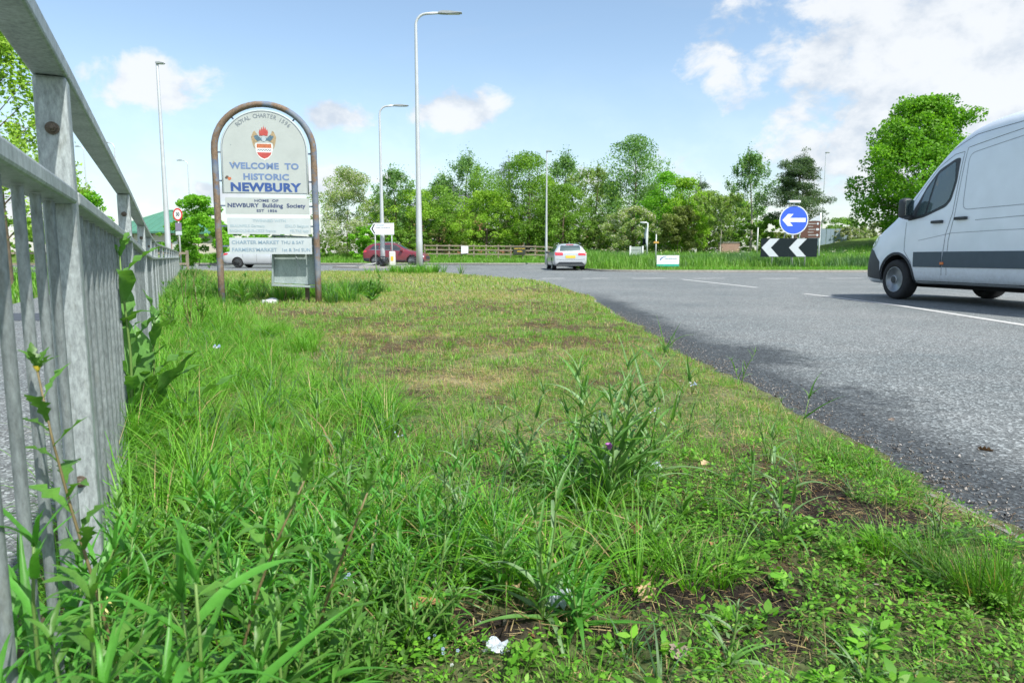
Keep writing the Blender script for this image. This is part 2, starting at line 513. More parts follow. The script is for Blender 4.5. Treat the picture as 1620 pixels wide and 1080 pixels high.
FZ = [0.0, 0.0, -0.03, -0.085, -0.117, -0.127, -0.13] + [-0.13] * 9
_fy = np.array([-4.0] + [p.y for p in FENCE] + [60]); _fx = np.array([1.77] + [p.x for p in FENCE] + [-28])
def fence_x(y): return np.interp(np.asarray(y, float), _fy, _fx)
def dfence(x, y): return (np.asarray(x) - fence_x(y)) * 0.9
VEND = 34.2
def vz(x, y):
    """height of the grass verge"""
    x = np.asarray(x, float); y = np.asarray(y, float)
    h = 0.035 + 0.05 * (fbm(x, y, 1.1, 3, 1) - 0.5) + 0.03 * (fbm(x, y, 6.0, 3, 2) - 0.5)
    e = np.clip((edge_x(y) - x) / 0.22, 0, 1)
    h = h * (0.15 + 0.85 * e) + 0.012 * e
    f = sstep(dfence(x, y), 0.5, -0.1)
    return h + f * np.interp(y, [0, 3.3, 5.3, 9.3, 30], [0, -0.02, -0.05, -0.07, -0.05])

# zones -----------------------------------------------------------------
def blotch(x, y, items):
    v = 0
    for (px, py, rx, ry, s) in items:
        c = P(px, py)
        v = np.maximum(v, s * np.exp(-(((x - c.x) / rx) ** 2 + ((y - c.y) / ry) ** 2)))
    return v
BROWN = [(480, 503, .7, .6, 1), (560, 525, .8, .5, .9), (640, 552, .7, .55, 1), (780, 492, 1.3, 1.0, .9), (880, 520, .5, .6, .9), (640, 515, .9, .5, .4),
         (850, 462, .8, 1.4, .8), (930, 550, .35, .45, .7), (1020, 600, .3, .3, .6), (760, 600, .35, .25, .5), (560, 610, .25, .25, .5), (900, 465, .5, 1.2, .8), (700, 560, .9, .35, .5)]
STRAW = [(735, 615, .38, .34, 1.2), (640, 480, 1.6, 2.0, .6), (520, 470, 2.0, 2.5, .5), (760, 470, 1.8, 2.5, .7), (820, 560, .6, .5, .5), (620, 540, .9, .8, .6), (600, 445, 3, 5, .7), (1480, 800, .25, .16, .9), (1400, 790, .25, .14, .8)]
SOIL = [(1330, 835, .17, .12, 1.3), (1290, 800, .13, .10, 1.1), (1420, 845, .2, .12, .9), (1130, 965, .20, .08, 1.3), (1210, 990, .09, .05, 1.1), (760, 1045, .10, .05, .9), (1180, 1050, .12, .05, .9), (1330, 850, .2, .08, .8),
        (470, 880, .12, .10, .7), (400, 870, .12, .08, .8), (950, 900, .08, .06, .7), (1040, 985, .10, .05, 1.0), (1540, 860, .2, .1, .6), (1000, 1050, .2, .05, .7), (700, 1020, .1, .05, .6), (250, 850, .12, .1, .6), (210, 790, .1, .12, .6)]
SOIL2 = [(a, b, c * 1.15, d * 1.2, e) for a, b, c, d, e in SOIL]
def zones(x, y):
    n = fbm(x, y, 2.2, 3, 4) - 0.5
    n2 = fbm(x, y, 7.0, 3, 5) - 0.5
    br = np.clip((blotch(x, y, BROWN) * 1.7 + .35 + n * 1.6) * (0.25 + 3.0 * (fbm(x, y, 9.0, 3, 8) - .34)) + (fbm(x, y, 26.0, 2, 6) - .5) * 1.3 - 0.32, 0, 1)
    st = np.clip(blotch(x, y, STRAW) + n2 * 1.6 - n * .9 - 0.10, 0, 1)
    so = np.clip(blotch(x, y, SOIL2) * 1.6 + n2 * 1.9 + n * .5 - 0.30, 0, 1)
    lush = sstep(dfence(x, y) + n * 0.9, 1.45, 0.85) * sstep(y, 1.2, 1.9)
    near = sstep(y + n * 0.8, 2.55, 1.75)
    return br, st, so, lush, near

# ---------------------------------------------------------------- structure meshes
# one ground sheet to the horizon
rr = np.concatenate([[0.0], np.geomspace(3, 3000, 70)])
tt = np.linspace(0, 2 * PI, 97)
GX = rr[:, None] * np.sin(tt)[None, :]; GY = rr[:, None] * np.cos(tt)[None, :] + 5
GZ = gz(GX, GY) - 0.10 + 0.55 * sstep(np.hypot(GX, GY - 5), 68, 110)
gridmesh('ground', GX, GY, GZ, M_FAR)
# road: the roundabout and its approach, all one carriageway
ys = np.concatenate([np.linspace(-3, 20, 24), np.linspace(22, 62, 30)])
xs = np.linspace(0, 1, 40)
RX = np.empty((len(ys), 40)); RY = np.repeat(ys[:, None], 40, 1)
for i, y in enumerate(ys):
    l = float(edge_x(y)) - 0.12 if y < VEND else -46.0
    if VEND - 1 < y: l = -46.0
    RX[i] = l + xs * (48 - l)
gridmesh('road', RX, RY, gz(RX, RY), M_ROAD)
# footpath on the far side of the railing
ys = np.linspace(-3, 31, 40)
PX_ = fence_x(ys)[:, None] - 0.10 - np.linspace(0, 2.3, 6)[None, :]
gridmesh('footpath', PX_, np.repeat(ys[:, None], 6, 1), np.full(PX_.shape, -0.02) + 0 * PX_, M_PATH)
# thin dark blue-grey sheet across the path, and path edging stones
a = gridmesh('path_patch', np.array([[fence_x(8.2) - 2.2, fence_x(8.2) - .15], [fence_x(9.3) - 2.2, fence_x(9.3) - .15]]), np.array([[8.2, 8.2], [9.3, 9.3]]), np.full((2, 2), -0.016), plain('path_patch_dark', (0.05, 0.06, 0.075), 0.8, scale=3))
# verge: soil sheet
yv = np.concatenate([np.arange(0.2, 5, 0.03), np.arange(5, 12, 0.09), np.arange(12, VEND + .2, 0.35)])
tv = np.linspace(0, 1, 170)
VX = np.empty((len(yv), 170)); VY = np.repeat(yv[:, None], 170, 1)
for i, y in enumerate(yv):
    l = float(fence_x(y)) - 0.16; r = float(edge_x(y)) + .05 + .10 * float(fbm(y, 3.3, 1.7, 3, 61) - .5) + .10 * float(fbm(y, 1.3, 9.0, 2, 62) - .5)
    VX[i] = l + tv * (r - l)
VZ = vz(VX, VY)
br, st, so, lush, near = zones(VX, VY)
soilc = np.array([0.024, 0.019, 0.016]); thatch = np.array([0.30, 0.275, 0.16]); greenc = np.array([0.12, 0.21, 0.04]); brownc = np.array([0.11, 0.08, 0.05])
gmix = (.25 * sstep(VY, 1.8, 3.0) + .65 * sstep(VY, 3.5, 14))[..., None]
c = (soilc * .9 + greenc * .22) * (1 - gmix) * 1.5 + gmix * (0.55 * greenc + 0.45 * thatch)
c = c + (thatch * .8 - c) * (np.clip(st, 0, 1) * 0.8)[..., None]
c = c + (brownc * .8 - c) * (np.clip(br * 1.7, 0, 1) * 0.9)[..., None]
c = c + (soilc - c) * (np.clip(so * 1.5, 0, 1))[..., None]
gridmesh('verge', VX, VY, VZ, M_SOIL, c.reshape(-1, 3))
# kerb stones along the near verge
kerb = thing('kerb_line', None, None); kerb['kind'] = 'structure'
y = 0.3; kn = 0
while y < 20:
    y1 = y + 0.9
    bm = bmesh.new()
    g_ = 0.006
    a0 = float(edge_x(y + g_)); a1 = float(edge_x(y1 - g_))
    t0 = -0.06; h0 = 0.001 + 0.006 * math.sin(kn * 2.3)
    vs = [bm.verts.new(p) for p in ((a0 - .01, y + g_, t0), (a0 + .045, y + g_, t0), (a1 + .045, y1 - g_, t0), (a1 - .01, y1 - g_, t0),
                                    (a0 - .01, y + g_, h0), (a0 + .04, y + g_, h0 - .006), (a1 + .04, y1 - g_, h0 - .006), (a1 - .01, y1 - g_, h0))]
    for f in ((0, 3, 2, 1), (4, 5, 6, 7), (0, 1, 5, 4), (1, 2, 6, 5), (2, 3, 7, 6), (3, 0, 4, 7)): bm.faces.new([vs[i] for i in f])
    bm_obj('kerb_stone', bm, M_KERB, kerb)
    y = y1; kn += 1

# far verge (left) and central island (right): kerb + rising bank
def bank(name, front, depth, n=60, xscale=1.0, kerb=0.11, zoff=0.0, mat=None):
    fx = np.array([p[0] for p in front]); fy = np.array([p[1] for p in front])
    s = np.concatenate([[0], np.cumsum(np.hypot(np.diff(fx), np.diff(fy)))])
    t = np.linspace(0, s[-1], n)
    ex = np.interp(t, s, fx); ey = np.interp(t, s, fy)
    ds = np.array([0, 0, 0.14, 0.14, 0.6, 1.5, 3, 5, 7, 9, 12, 16, 22, 30, 45, 70])
    X = ex[None, :] + 0 * ds[:, None]; Y = ey[None, :] + ds[:, None]
    frontY = np.repeat(ey[None, :], len(ds), 0)
    Z = gz(X, Y)
    Z[0] -= 0.02; Z[1:3] += kerb
    Z[3:] = gz(X[3:], Y[3:]) + farz(X[3:], Y[3:], frontY[3:]) + zoff
    Z[3] = gz(X[3], Y[3]) + kerb - 0.02
    gridmesh(name + '_kerb', X[:3], Y[:3], Z[:3], M_KERB)
    gridmesh(name, X[3:], Y[3:], Z[3:], mat or M_FAR)
    return lambda x, y: gz(x, y) + farz(x, y, np.interp(x, fx, fy)) + zoff
LF = [(-60, 56), (-34, 56), (-20, 56.0), (-10, 56), (-2, 56.5), (3.0, 57), (7.2, 61)]
IF_ = [(4.1, 38.5), (4.6, 36.2), (5.6, 35.0), (8, 34.2), (12, 34), (17, 34), (22, 34.4), (30, 36), (45, 42), (70, 58)]
zl = bank('far_verge', LF, 70)
zi = bank('island_ground', IF_, 70, n=90)

# splitter island with paving where lamp, bollard and sign stand
bm = bmesh.new()
pts = [(-11.5, 44), (-9.5, 42.6), (-5.5, 43.2), (-4.8, 44.6), (-5.4, 46.2), (-9, 46.8), (-11.3, 45.6)]
a = [bm.verts.new((x, y, float(gz(x, y)) - .02)) for x, y in pts]; b_ = [bm.verts.new((x, y, float(gz(x, y)) + .11)) for x, y in pts]
bm.faces.new(b_)
for i in range(len(pts)): bm.faces.new((a[i], a[(i + 1) % 7], b_[(i + 1) % 7], b_[i]))
o = bm_obj('splitter_island', bm, M_PAVE); o['kind'] = 'structure'
# pavement strip under the far verge
gridmesh('far_pavement', np.array([[-60, 1.0], [-60, 1.0]]), np.array([[54.2, 54.6], [56.0, 56.5]]), np.array([[.185, .185], [.185, .185]]) + 0.03, M_PAVE)

# road markings
def stripe(pxs, w0, name='road_marking'):
    pts = [P(*p) for p in pxs]
    pts2 = []
    for i in range(len(pts) - 1):
        for k in range(8): pts2.append(pts[i].lerp(pts[i + 1], k / 8))
    pts2.append(pts[-1])
    L, Rr = [], []
    for i, p in enumerate(pts2):
        t = (pts2[min(i + 1, len(pts2) - 1)] - pts2[max(i - 1, 0)]).normalized()
        nrm = Vector((-t.y, t.x, 0))
        L.append(p + nrm * w0 / 2); Rr.append(p - nrm * w0 / 2)
    X = np.array([[a.x, b.x] for a, b in zip(L, Rr)]); Y = np.array([[a.y, b.y] for a, b in zip(L, Rr)])
    return gridmesh(name, X, Y, gz(X, Y) + 0.004, M_PAINT)
stripe([(1272, 464.5), (1420, 483), (1700, 527)], 0.11)
stripe([(1080, 442.0), (1198, 455)], 0.13)
for (a, b) in ((857, 893), (922, 962), (1001, 1053), (1098, 1147), (1200, 1263), (1309, 1365), (1440, 1520), (800, 832), (1590, 1680)):
    stripe([(a, 440.6), (b, 440.3)], 0.30)
stripe([(320, 434), (420, 433.6)], 0.12)
# ---------------------------------------------------------------- guard railing
SEGV = []
rail = thing('guard_railing', 'long galvanised steel pedestrian guard railing running along the left edge of the verge', 'railing', (FENCE[1].x, FENCE[1].y, 0))
O0 = Vector((FENCE[1].x, FENCE[1].y, 0))
ang0 = math.atan2(-0.447, 0.894)       # lean of the fence line from +y
HT, HM = 1.10, 0.865                   # top of the top rail, top of the middle rail
PW = 0.0265
bm = bmesh.new(); box(bm, -PW, PW, -.024, .024, -0.25, HT - .034); bevel(bm, .006, 2)
for v in bm.verts: pass
post_me = bpy.data.meshes.new('post'); bm.to_mesh(post_me); bm.free(); post_me.materials.append(M_GALV)
bm = bmesh.new(); tube(bm, [(0, 0, 0.09), (0, 0, HM - .03)], 0.0078, 10, cap=False)
bar_me = bpy.data.meshes.new('bar'); bm.to_mesh(bar_me); bm.free(); bar_me.polygons.foreach_set('use_smooth', [True] * len(bar_me.polygons)); bar_me.materials.append(M_GALVB)
bm = bmesh.new()
lathe(bm, [(0.0, -.0005), (.0115, 0), (.0115, -.0022), (.0112, -.0024)], 20)
lathe(bm, [(.0080, -.0022), (.0080, -.0085), (.0070, -.0098)], 6)
lathe(bm, [(.0040, -.0095), (.0040, -.0135), (.003, -.0145)], 14)
bolt_me = bpy.data.meshes.new('bolt'); bm.to_mesh(bolt_me); bm.free(); bolt_me.materials.append(M_BOLT)
def rail_seg(name, p0, p1, z0, z1, w, h, trim=0.0):
    d = (p1 - p0); L = math.hypot(d.x, d.y); t = Vector((d.x, d.y, 0)).normalized(); nrm = Vector((t.y, -t.x, 0))
    bm = bmesh.new()
    q = []
    for (s, z) in ((trim, z0), (L - trim, z1)):
        c = p0 + t * s
        for (a, b) in ((-w, -h), (w, -h), (w, 0), (-w, 0)):
            q.append(bm.verts.new((c.x + nrm.x * a - O0.x, c.y + nrm.y * a - O0.y, z + b)))
    for f in ((0, 1, 2, 3), (7, 6, 5, 4), (0, 4, 5, 1), (1, 5, 6, 2), (2, 6, 7, 3), (3, 7, 4, 0)): bm.faces.new([q[i] for i in f])
    bevel(bm, 0.005, 2)
    return bm_obj(name, bm, M_GALV, rail, smooth=False)
for i in range(len(FENCE) - 1):
    p0, p1 = FENCE[i], FENCE[i + 1]
    d = p1 - p0; a = math.atan2(-d.x, d.y); L = math.hypot(d.x, d.y)
    z0, z1 = FZ[i], FZ[i + 1]
    if i >= 1:
        po = link('post', post_me, None, rail, (p0.x - O0.x, p0.y - O0.y, z0), (0, 0, a))
        for hz in (0.5 * (HT - .03 + HM) + 0.005, 0.31):
            fx = Vector((math.cos(a), math.sin(a), 0)); fy = Vector((-math.sin(a), math.cos(a), 0))
            c = p0 - O0 - fy * 0.0245 - fx * 0.001
            link('bolt', bolt_me, None, rail, (c.x, c.y, z0 + hz), (0, 0, a))
    rail_seg('top_rail', p0, p1, z0 + HT, z1 + HT, 0.0285, 0.033, 0.001)
    rail_seg('middle_rail', p0, p1, z0 + HM, z1 + HM, 0.0295, 0.027, 0.026)
    if i < 9: rail_seg('bottom_rail', p0, p1, z0 + 0.10, z1 + 0.10, 0.018, 0.022, 0.026)
    nb = 15
    for k in range(nb):
        s = (k + 1) / (nb + 1)
        if i == 0 and s < 0.55: continue
        q = p0.lerp(p1, s)
        link('bar', bar_me, None, rail, (q.x - O0.x, q.y - O0.y, z0 * (1 - s) + z1 * s), (0, 0, 0))
po = link('post', post_me, None, rail, (FENCE[-1].x - O0.x, FENCE[-1].y - O0.y, FZ[-1]), (0, 0, 0))

# ---------------------------------------------------------------- town sign
M_SIGN = plain('faded_sign_enamel', (0.40, 0.44, 0.43), 0.45, var=0.07, scale=4)
M_SIGN2 = plain('faded_white_enamel', (0.45, 0.505, 0.525), 0.45, var=0.07, scale=5)
M_BLUE = plain('sign_blue_ink', (0.035, 0.085, 0.27), 0.5, var=0.25, scale=9)
M_BLUEF = plain('sign_faded_blue_ink', (0.13, 0.20, 0.36), 0.5, var=0.2, scale=9)
M_NAVY = plain('sign_navy_ink', (0.03, 0.05, 0.14), 0.5, var=0.2)
M_PALEINK = plain('sign_bleached_ink', (0.32, 0.42, 0.47), 0.5, var=0.1)
M_GREY = plain('sign_grey_ink', (0.17, 0.20, 0.23), 0.5)
M_EDGE = plain('sign_edge', (0.10, 0.14, 0.20), 0.5)
def rustpipe():
    m, nt, b = nmat('rusting_blue_pipe')
    g = nd(nt, 'ShaderNodeTexCoord'); w = g.outputs['Object']
    n1 = noise(nt, w, 2.6, 6, 0.6, .3); n2 = noise(nt, w, 40, 5, 0.7); n3 = noise(nt, w, 5.0, 4, .6)
    f = ramp(nt, mth(nt, 'ADD', n1, mth(nt, 'MULTIPLY', mth(nt, 'SUBTRACT', n2, .5), .25)), [(0.45, 0.0), (0.54, 1.0)])
    blue = mixrgb(nt, ramp(nt, n3, [(0.35, 0.0), (0.65, 1.0)]), (0.09, 0.13, 0.21), (0.18, 0.20, 0.21))
    rust = mixrgb(nt, ramp(nt, n2, [(0.3, 0.0), (0.7, 1.0)]), (0.09, 0.06, 0.04), (0.23, 0.165, 0.11))
    nt.links.new(mixrgb(nt, f, blue, rust), b.inputs['Base Color']); setp(b, rough=0.75)
    bump(nt, b, n2, .3, .004)
    return m
M_RUST = rustpipe()
SL = P(352, 487); SW = 1.38
SA = math.atan2(0.2, 1.36)
sign = thing('town_sign', 'arched welcome sign with rusty blue tubular frame and faded panels standing on the verge', 'sign', (SL.x + SW / 2 * math.cos(SA), SL.y + SW / 2 * math.sin(SA), 0.033), SA)
sign.scale = (1, 1, .935)
hw = SW / 2
pts = [(-hw, 0, -.25)] + [(-hw, 0, z) for z in (0.5, 1, 1.5, 2, 2.40)]
for k in range(1, 24):
    a = PI - PI * k / 24
    pts.append((hw * math.cos(a), 0, 2.40 + hw * math.sin(a)))
pts += [(hw, 0, z) for z in (2.40, 2, 1.5, 1, .5, -.25)]
tubeobj('frame', pts, 0.046, M_RUST, sign, 14)
pr = 0.595
def arch(r, zb, zc, cx=0, n=30):
    return [(cx - r, zb), (cx + r, zb)] + [(cx + r * math.cos(PI * k / n), zc + r * math.sin(PI * k / n)) for k in range(n + 1)]
zc = 2.40
pm = prismobj('panel', arch(pr, 1.735, zc), -.012, .008, M_SIGN, sign)
# thin dark border line of the arched panel
bl = [(-pr + .012, -.0135, 1.75), (pr - .012, -.0135, 1.75)] + [((pr - .012) * math.cos(PI * k / 30), -.0135, zc + (pr - .012) * math.sin(PI * k / 30)) for k in range(31)]
bm = bmesh.new(); tube(bm, bl, .0035, 4, closed=True); bm_obj('border', bm, M_EDGE, pm)
# edging frame (white rim) behind
bm = bmesh.new(); tube(bm, [(-pr, 0, 1.735), (-pr, 0, zc)] + [(pr * math.cos(PI - PI * k / 24), 0, zc + pr * math.sin(PI - PI * k / 24)) for k in range(1, 24)] + [(pr, 0, zc), (pr, 0, 1.735)], .014, 6)
bm_obj('rim', bm, M_SIGN2, pm, smooth=True)
YF = -.0135
text('lettering', 'WELCOME  TO', .128, -.005, 2.155, YF, M_BLUEF, pm, .04, sx=1.06, space=1.05)
text('lettering', 'HISTORIC', .128, .01, 1.99, YF, M_BLUEF, pm, .04, sx=1.09, space=1.05)
text('lettering', 'NEWBURY', .176, -.005, 1.83, YF, M_BLUE, pm, .046, sx=1.12, space=1.05)
s_ = 'ROYAL CHARTER 1596'
wd = {'I': .5, '1': .8, ' ': .9, 'L': .85, 'E': .9}
tot = sum(wd.get(ch, 1.0) for ch in s_); acc = 0
for ch in s_:
    wch = wd.get(ch, 1.0); mid = (acc + wch / 2) / tot; acc += wch
    if ch == ' ': continue
    aa = R(136) - R(92) * mid
    rr_ = .515
    text('lettering', ch, .088, rr_ * math.cos(aa), zc + rr_ * math.sin(aa), YF, M_GREY, pm, .012, rot=aa - PI / 2, sx=.85)
# coat of arms
arms = link('coat_of_arms', bpy.data.meshes.new('coat_of_arms'), None, pm)
M_RED = plain('arms_red', (0.42, 0.07, 0.06), 0.5, var=.2, scale=30); M_ORANGE = plain('arms_orange', (0.45, 0.14, 0.06), .5, var=.3, scale=40)
M_WHITE = plain('arms_white', (0.72, .72, .70), .5); M_TEAL = plain('arms_teal', (0.08, .15, .20), .5, var=.5, scale=50); M_GOLD = plain('arms_gold', (0.34, .26, .15), .5, var=.4, scale=50)
def flat(pts, mat, lay, name):
    prismobj(name, [(x * 1.0, z) for x, z in pts], YF - .0008 * lay, YF - .0008 * lay + .0006, mat, arms)
cz = 2.435; sc = .00145
def S(l): return [(-.0 + x * sc, cz + z * sc) for x, z in l]
flat(S([(-80, 45), (80, 45), (82, -20), (70, -70), (40, -110), (0, -128), (-40, -110), (-70, -70), (-82, -20)]), M_WHITE, 1, 'shield')
flat(S([(-70, 40), (70, 40), (71, -2), (-71, -2)]), M_ORANGE, 2, 'shield_top')
wav = [(-66 + i * 12, -26 + (7 if i % 2 else -5)) for i in range(12)]
flat(S([(x, z + 6) for x, z in wav] + [(x, z - 4) for x, z in reversed(wav)]), M_TEAL, 2, 'wavy_bar')
flat(S([(-70, -48), (70, -48), (58, -76), (30, -102), (0, -114), (-30, -102), (-58, -76)]), M_RED, 2, 'shield_base')
flat(S([(-100, 160), (-84, 175), (-70, 150), (-50, 120), (-30, 95), (-40, 70), (-85, 50), (-92, 20), (-78, -20), (-100, 10), (-112, 60), (-120, 110)]), M_GOLD, 1, 'mantling')
flat(S([(100, 165), (84, 178), (74, 150), (50, 120), (30, 95), (40, 70), (85, 50), (92, 20), (78, -20), (100, 10), (112, 60), (120, 110)]), M_GOLD, 1, 'mantling')
flat(S([(-96, 120), (-60, 132), (-30, 100), (0, 125), (30, 100), (60, 132), (96, 120), (84, 92), (60, 66), (30, 78), (0, 62), (-30, 78), (-60, 66), (-84, 92)]), M_TEAL, 2, 'mantling_wreath')
flat(S([(-18, 118), (0, 128), (18, 118), (22, 88), (12, 66), (-12, 66), (-22, 88)]), plain('arms_steel', (.38, .46, .5), .5), 3, 'helm')
flat(S([(-40, 125), (-44, 165), (-32, 195), (-26, 172), (-16, 215), (-6, 185), (2, 232), (10, 190), (20, 218), (28, 175), (36, 196), (44, 160), (38, 125)]), M_RED, 3, 'crest')
# damage: rust chip and stains on the panel
for (x, z, s, m_) in ((-.53, 1.985, .028, M_BOLT), (-.50, 1.965, .03, M_ORANGE), (-.545, 1.975, .018, M_BOLT), (-.43, 2.21, .012, M_GOLD), (-.44, 2.19, .008, M_BOLT), (-.46, 2.47, .007, M_GREY)):
    pp = [(x + s * math.cos(k * PI / 4) * random.uniform(.6, 1.2), z + s * math.sin(k * PI / 4) * random.uniform(.6, 1.2)) for k in range(8)]
    prismobj('rust_spot', pp, YF - .0005 - s * .02, YF + .001, m_, pm)
def lpanel(z0, z1, tilt, mat, x0=-.575, x1=.60):
    p = prismobj('panel', [(x0, z0 + tilt), (x1, z0), (x1, z1), (x0, z1 + tilt)], -.012, .006, mat, sign)
    return p
p2 = lpanel(1.425, 1.675, 0, M_SIGN)
text('lettering', 'HOME  OF', .056, .0, 1.63, YF, M_NAVY, p2, .018, sx=1.25, space=1.05)
text('lettering', 'NEWBURY  Building  Society', .086, .0, 1.555, YF, M_NAVY, p2, .026, sx=1.04, space=1.02)
text('lettering', 'EST  1856', .056, .0, 1.475, YF, M_NAVY, p2, .018, sx=1.2, space=1.05)
p3 = lpanel(1.115, 1.365, 0, M_SIGN2, -.56, .61)
text('lettering', 'TWINNED WITH', .056, .03, 1.32, YF, M_PALEINK, p3, .02, sx=1.1)
text('lettering', 'BRAUNFELS Germany', .060, -.525, 1.24, YF, M_PALEINK, p3, .012, 'LEFT', .88)
text('lettering', 'EEKLO Belgium', .060, .585, 1.24, YF, M_PALEINK, p3, .012, 'RIGHT', .88)
text('lettering', 'BAGNOLS-SUR-CEZE France', .060, -.535, 1.165, YF, M_PALEINK, p3, .012, 'LEFT', .88)
text('lettering', 'FELTRE Italy', .060, .585, 1.165, YF, M_PALEINK, p3, .012, 'RIGHT', .88)
p4 = lpanel(0.805, 1.06, 0, M_SIGN2, -.545, .62)
M_MK = plain('sign_slate_blue_ink', (0.19, 0.28, 0.36), 0.5, var=.3, scale=12)
text('lettering', 'CHARTER MARKET', .079, -.515, .985, YF, M_MK, p4, .014, 'LEFT', 1.0)
text('lettering', 'THU & SAT', .072, .51, .985, YF, M_MK, p4, .012, 'RIGHT', .92)
text('lettering', "FARMERS'MARKET", .079, -.515, .87, YF, M_MK, p4, .014, 'LEFT', 1.0)
text('lettering', '1st & 3rd SUN', .075, .60, .87, YF, M_MK, p4, .012, 'RIGHT', .92)
for sgn in (-1, 1):
    for z in (2.36, 1.93, 1.55, 1.24, .93):
        boxobj('bracket', (min(sgn * hw, sgn * .56), max(sgn * hw, sgn * .56), .009, .022, z - .012, z + .012), M_EDGE, sign)
    a = PI / 2 + sgn * R(42)
    bm = bmesh.new(); tube(bm, [(.58 * math.cos(a), .015, zc + .58 * math.sin(a)), (hw * math.cos(a), .015, zc + hw * math.sin(a))], .011, 4); bm_obj('bracket', bm, M_EDGE, sign)

# metal display tray hanging behind / below the sign, on a stub post
M_TRAY = mk_galv('weathered_zinc', (0.28, 0.35, 0.35), (0.42, 0.49, 0.48))
tray = thing('metal_display_case', 'empty grey metal display case with cracked pane tilted under the town sign', 'display case', (SL.x + .97, SL.y + .30, 0.03), SA)
def tr(name, dims, mat, bev=.003):
    return boxobj(name, dims, mat, tray, bev, Matrix.Rotation(R(3.0), 4, 'Y'))
tr('back_plate', (-.31, .31, .05, .06, .31, 1.0), M_TRAY)
tr('side_rim', (-.335, -.31, -.03, .06, .30, 1.0), M_TRAY); tr('side_rim', (.31, .338, -.03, .06, .30, 1.0), M_SIGN2)
tr('bottom_rim', (-.335, .338, -.03, .06, .265, .298), M_TRAY); tr('top_rim', (-.335, .338, -.03, .06, 1.003, 1.03), M_TRAY)
boxobj('stub_post', (.15, .21, .07, .13, -.2, .9), M_BARK, tray, .004)
bm = bmesh.new(); tube(bm, [(-.02, .044, .95), (.02, .044, .80), (.055, .044, .66), (.09, .044, .52)], [.002, .007, .007, .002], 4); bm_obj('pane_crack', bm, M_SIGN2, tray)
# pale stone lump and rubble at the foot
def rock(name, loc, s, mat, label, cat, seed, sq=(1, .8, .55), rz=0.0):
    r_ = random.Random(seed)
    bm = bmesh.new(); bmesh.ops.create_icosphere(bm, subdivisions=3, radius=1)
    for v in bm.verts:
        n_ = v.co.copy()
        k = 1 + .22 * math.sin(n_.x * 3.1 + seed) * math.cos(n_.y * 2.7 + seed) + .1 * math.sin(n_.z * 7 + n_.x * 5) + r_.uniform(-.03, .03)
        v.co = Vector((n_.x * sq[0], n_.y * sq[1], n_.z * sq[2])) * s * k
    o = bm_obj(name, bm, mat, None, smooth=True, loc=loc, rot=(0, 0, rz))
    return tag(o, label, cat)
M_STONEP = plain('pale_stone', (0.48, 0.50, 0.51), 0.85, var=.25, scale=14, bmp=.5)
c = P(426, 484); rock('concrete_lump', (c.x, c.y, .05), .12, M_STONEP, 'pale grey concrete lump lying in weeds at the foot of the town sign', 'rubble', 3, (1.1, .8, .55))
c = P(462, 478); rock('concrete_lump', (c.x, c.y, .05), .09, M_STONEP, 'smaller flat pale concrete lump under the tilted metal display case', 'rubble', 8, (1.3, .8, .4))
c = P(1350, 884); rock('pebble', (c.x, c.y, float(vz(c.x, c.y)) + .006), .011, plain('tan_pebble', (.36, .30, .20), .8), 'small tan pebble lying among weeds near the kerb', 'pebble', 5, (1.3, 1, .6))

# ---------------------------------------------------------------- street lamps
def lamp(px, pbase_y, Y, top_py, arm_px, label, arm=True, r0=.11, group='street lamps'):
    """px: pixel column of the foot; arm_px: pixels of reach (negative = left)"""
    s = FPX / Y
    x = ray_at(px, 420, Y).x
    z0 = float(gz(x, Y)) - .1
    H = ray_at(px, top_py, Y).z - z0
    reach = arm_px / s
    t = thing('street_lamp', label, 'street lamp', (x, Y, z0), 0, group)
    sg = 1 if reach >= 0 else -1
    R_ = min(abs(reach) * .45, .5) if arm else .02
    pts = [(0, 0, 0), (0, 0, 1.6), (0, 0, 1.75)] + [(0, 0, H * k) for k in (.4, .6, .8)] + [(0, 0, H - R_)]
    rad = [r0, r0 * .93, r0 * .90, r0 * .70, r0 * .58, r0 * .48, r0 * .40]
    if arm:
        for k in (1, 2, 3, 4, 5):
            a = PI / 2 * k / 5
            pts.append((sg * (R_ - R_ * math.cos(a)), 0, H - R_ + R_ * math.sin(a))); rad.append(r0 * .36)
        L = abs(reach) * .52
        pts.append((sg * max(L, R_ + .1), 0, H + .03)); rad.append(r0 * .34)
        hx = sg * max(L, R_ + .1)
    else:
        hx = 0; pts.append((0, 0, H)); rad.append(r0 * .36)
    tubeobj('pole', pts, rad, M_POLE, t, 12)
    bm = bmesh.new()
    hl = max(abs(reach) * .5, .45)
    pr_ = [(0, -.02), (0, .06), (.18 * hl, .085), (.5 * hl, .075), (hl, .02), (hl, -.01), (.35 * hl, -.035)]
    prism(bm, [(hx - sg * .05 + sg * a, H + .02 + b) for a, b in pr_], -.13, .13)
    bevel(bm, .012)
    hd = bm_obj('lamp_head', bm, plain('lamp_head_grey', (.30, .33, .35), .45, var=.1), t)
    boxobj('lamp_lens', tuple(sorted((hx + sg * hl * .35, hx + sg * hl * .85))) + (-.09, .09, H - .028, H - .012), plain('lamp_glass', (.55, .57, .55), .2), hd)
    return t
lamp(664, 430, 33.0, 22, 70, 'tallest street lamp, pale grey, its foot in a grass tuft at the verge corner', r0=.165)
lamp(606, 422, 44.8, 168, 45, 'grey street lamp rising behind the arrow direction sign on the splitter island', r0=.16)
lamp(268, 430, 39.0, 101, 22, 'street lamp beyond the far end of the guard railing, left of the town sign', arm=False, r0=.17)
lamp(194, 430, 66, 226, -20, 'distant street lamp whose short arm points left, above the railing', r0=.13)
lamp(306, 430, 78, 254, -17, 'distant street lamp above the green hedge between railing and town sign', r0=.13)
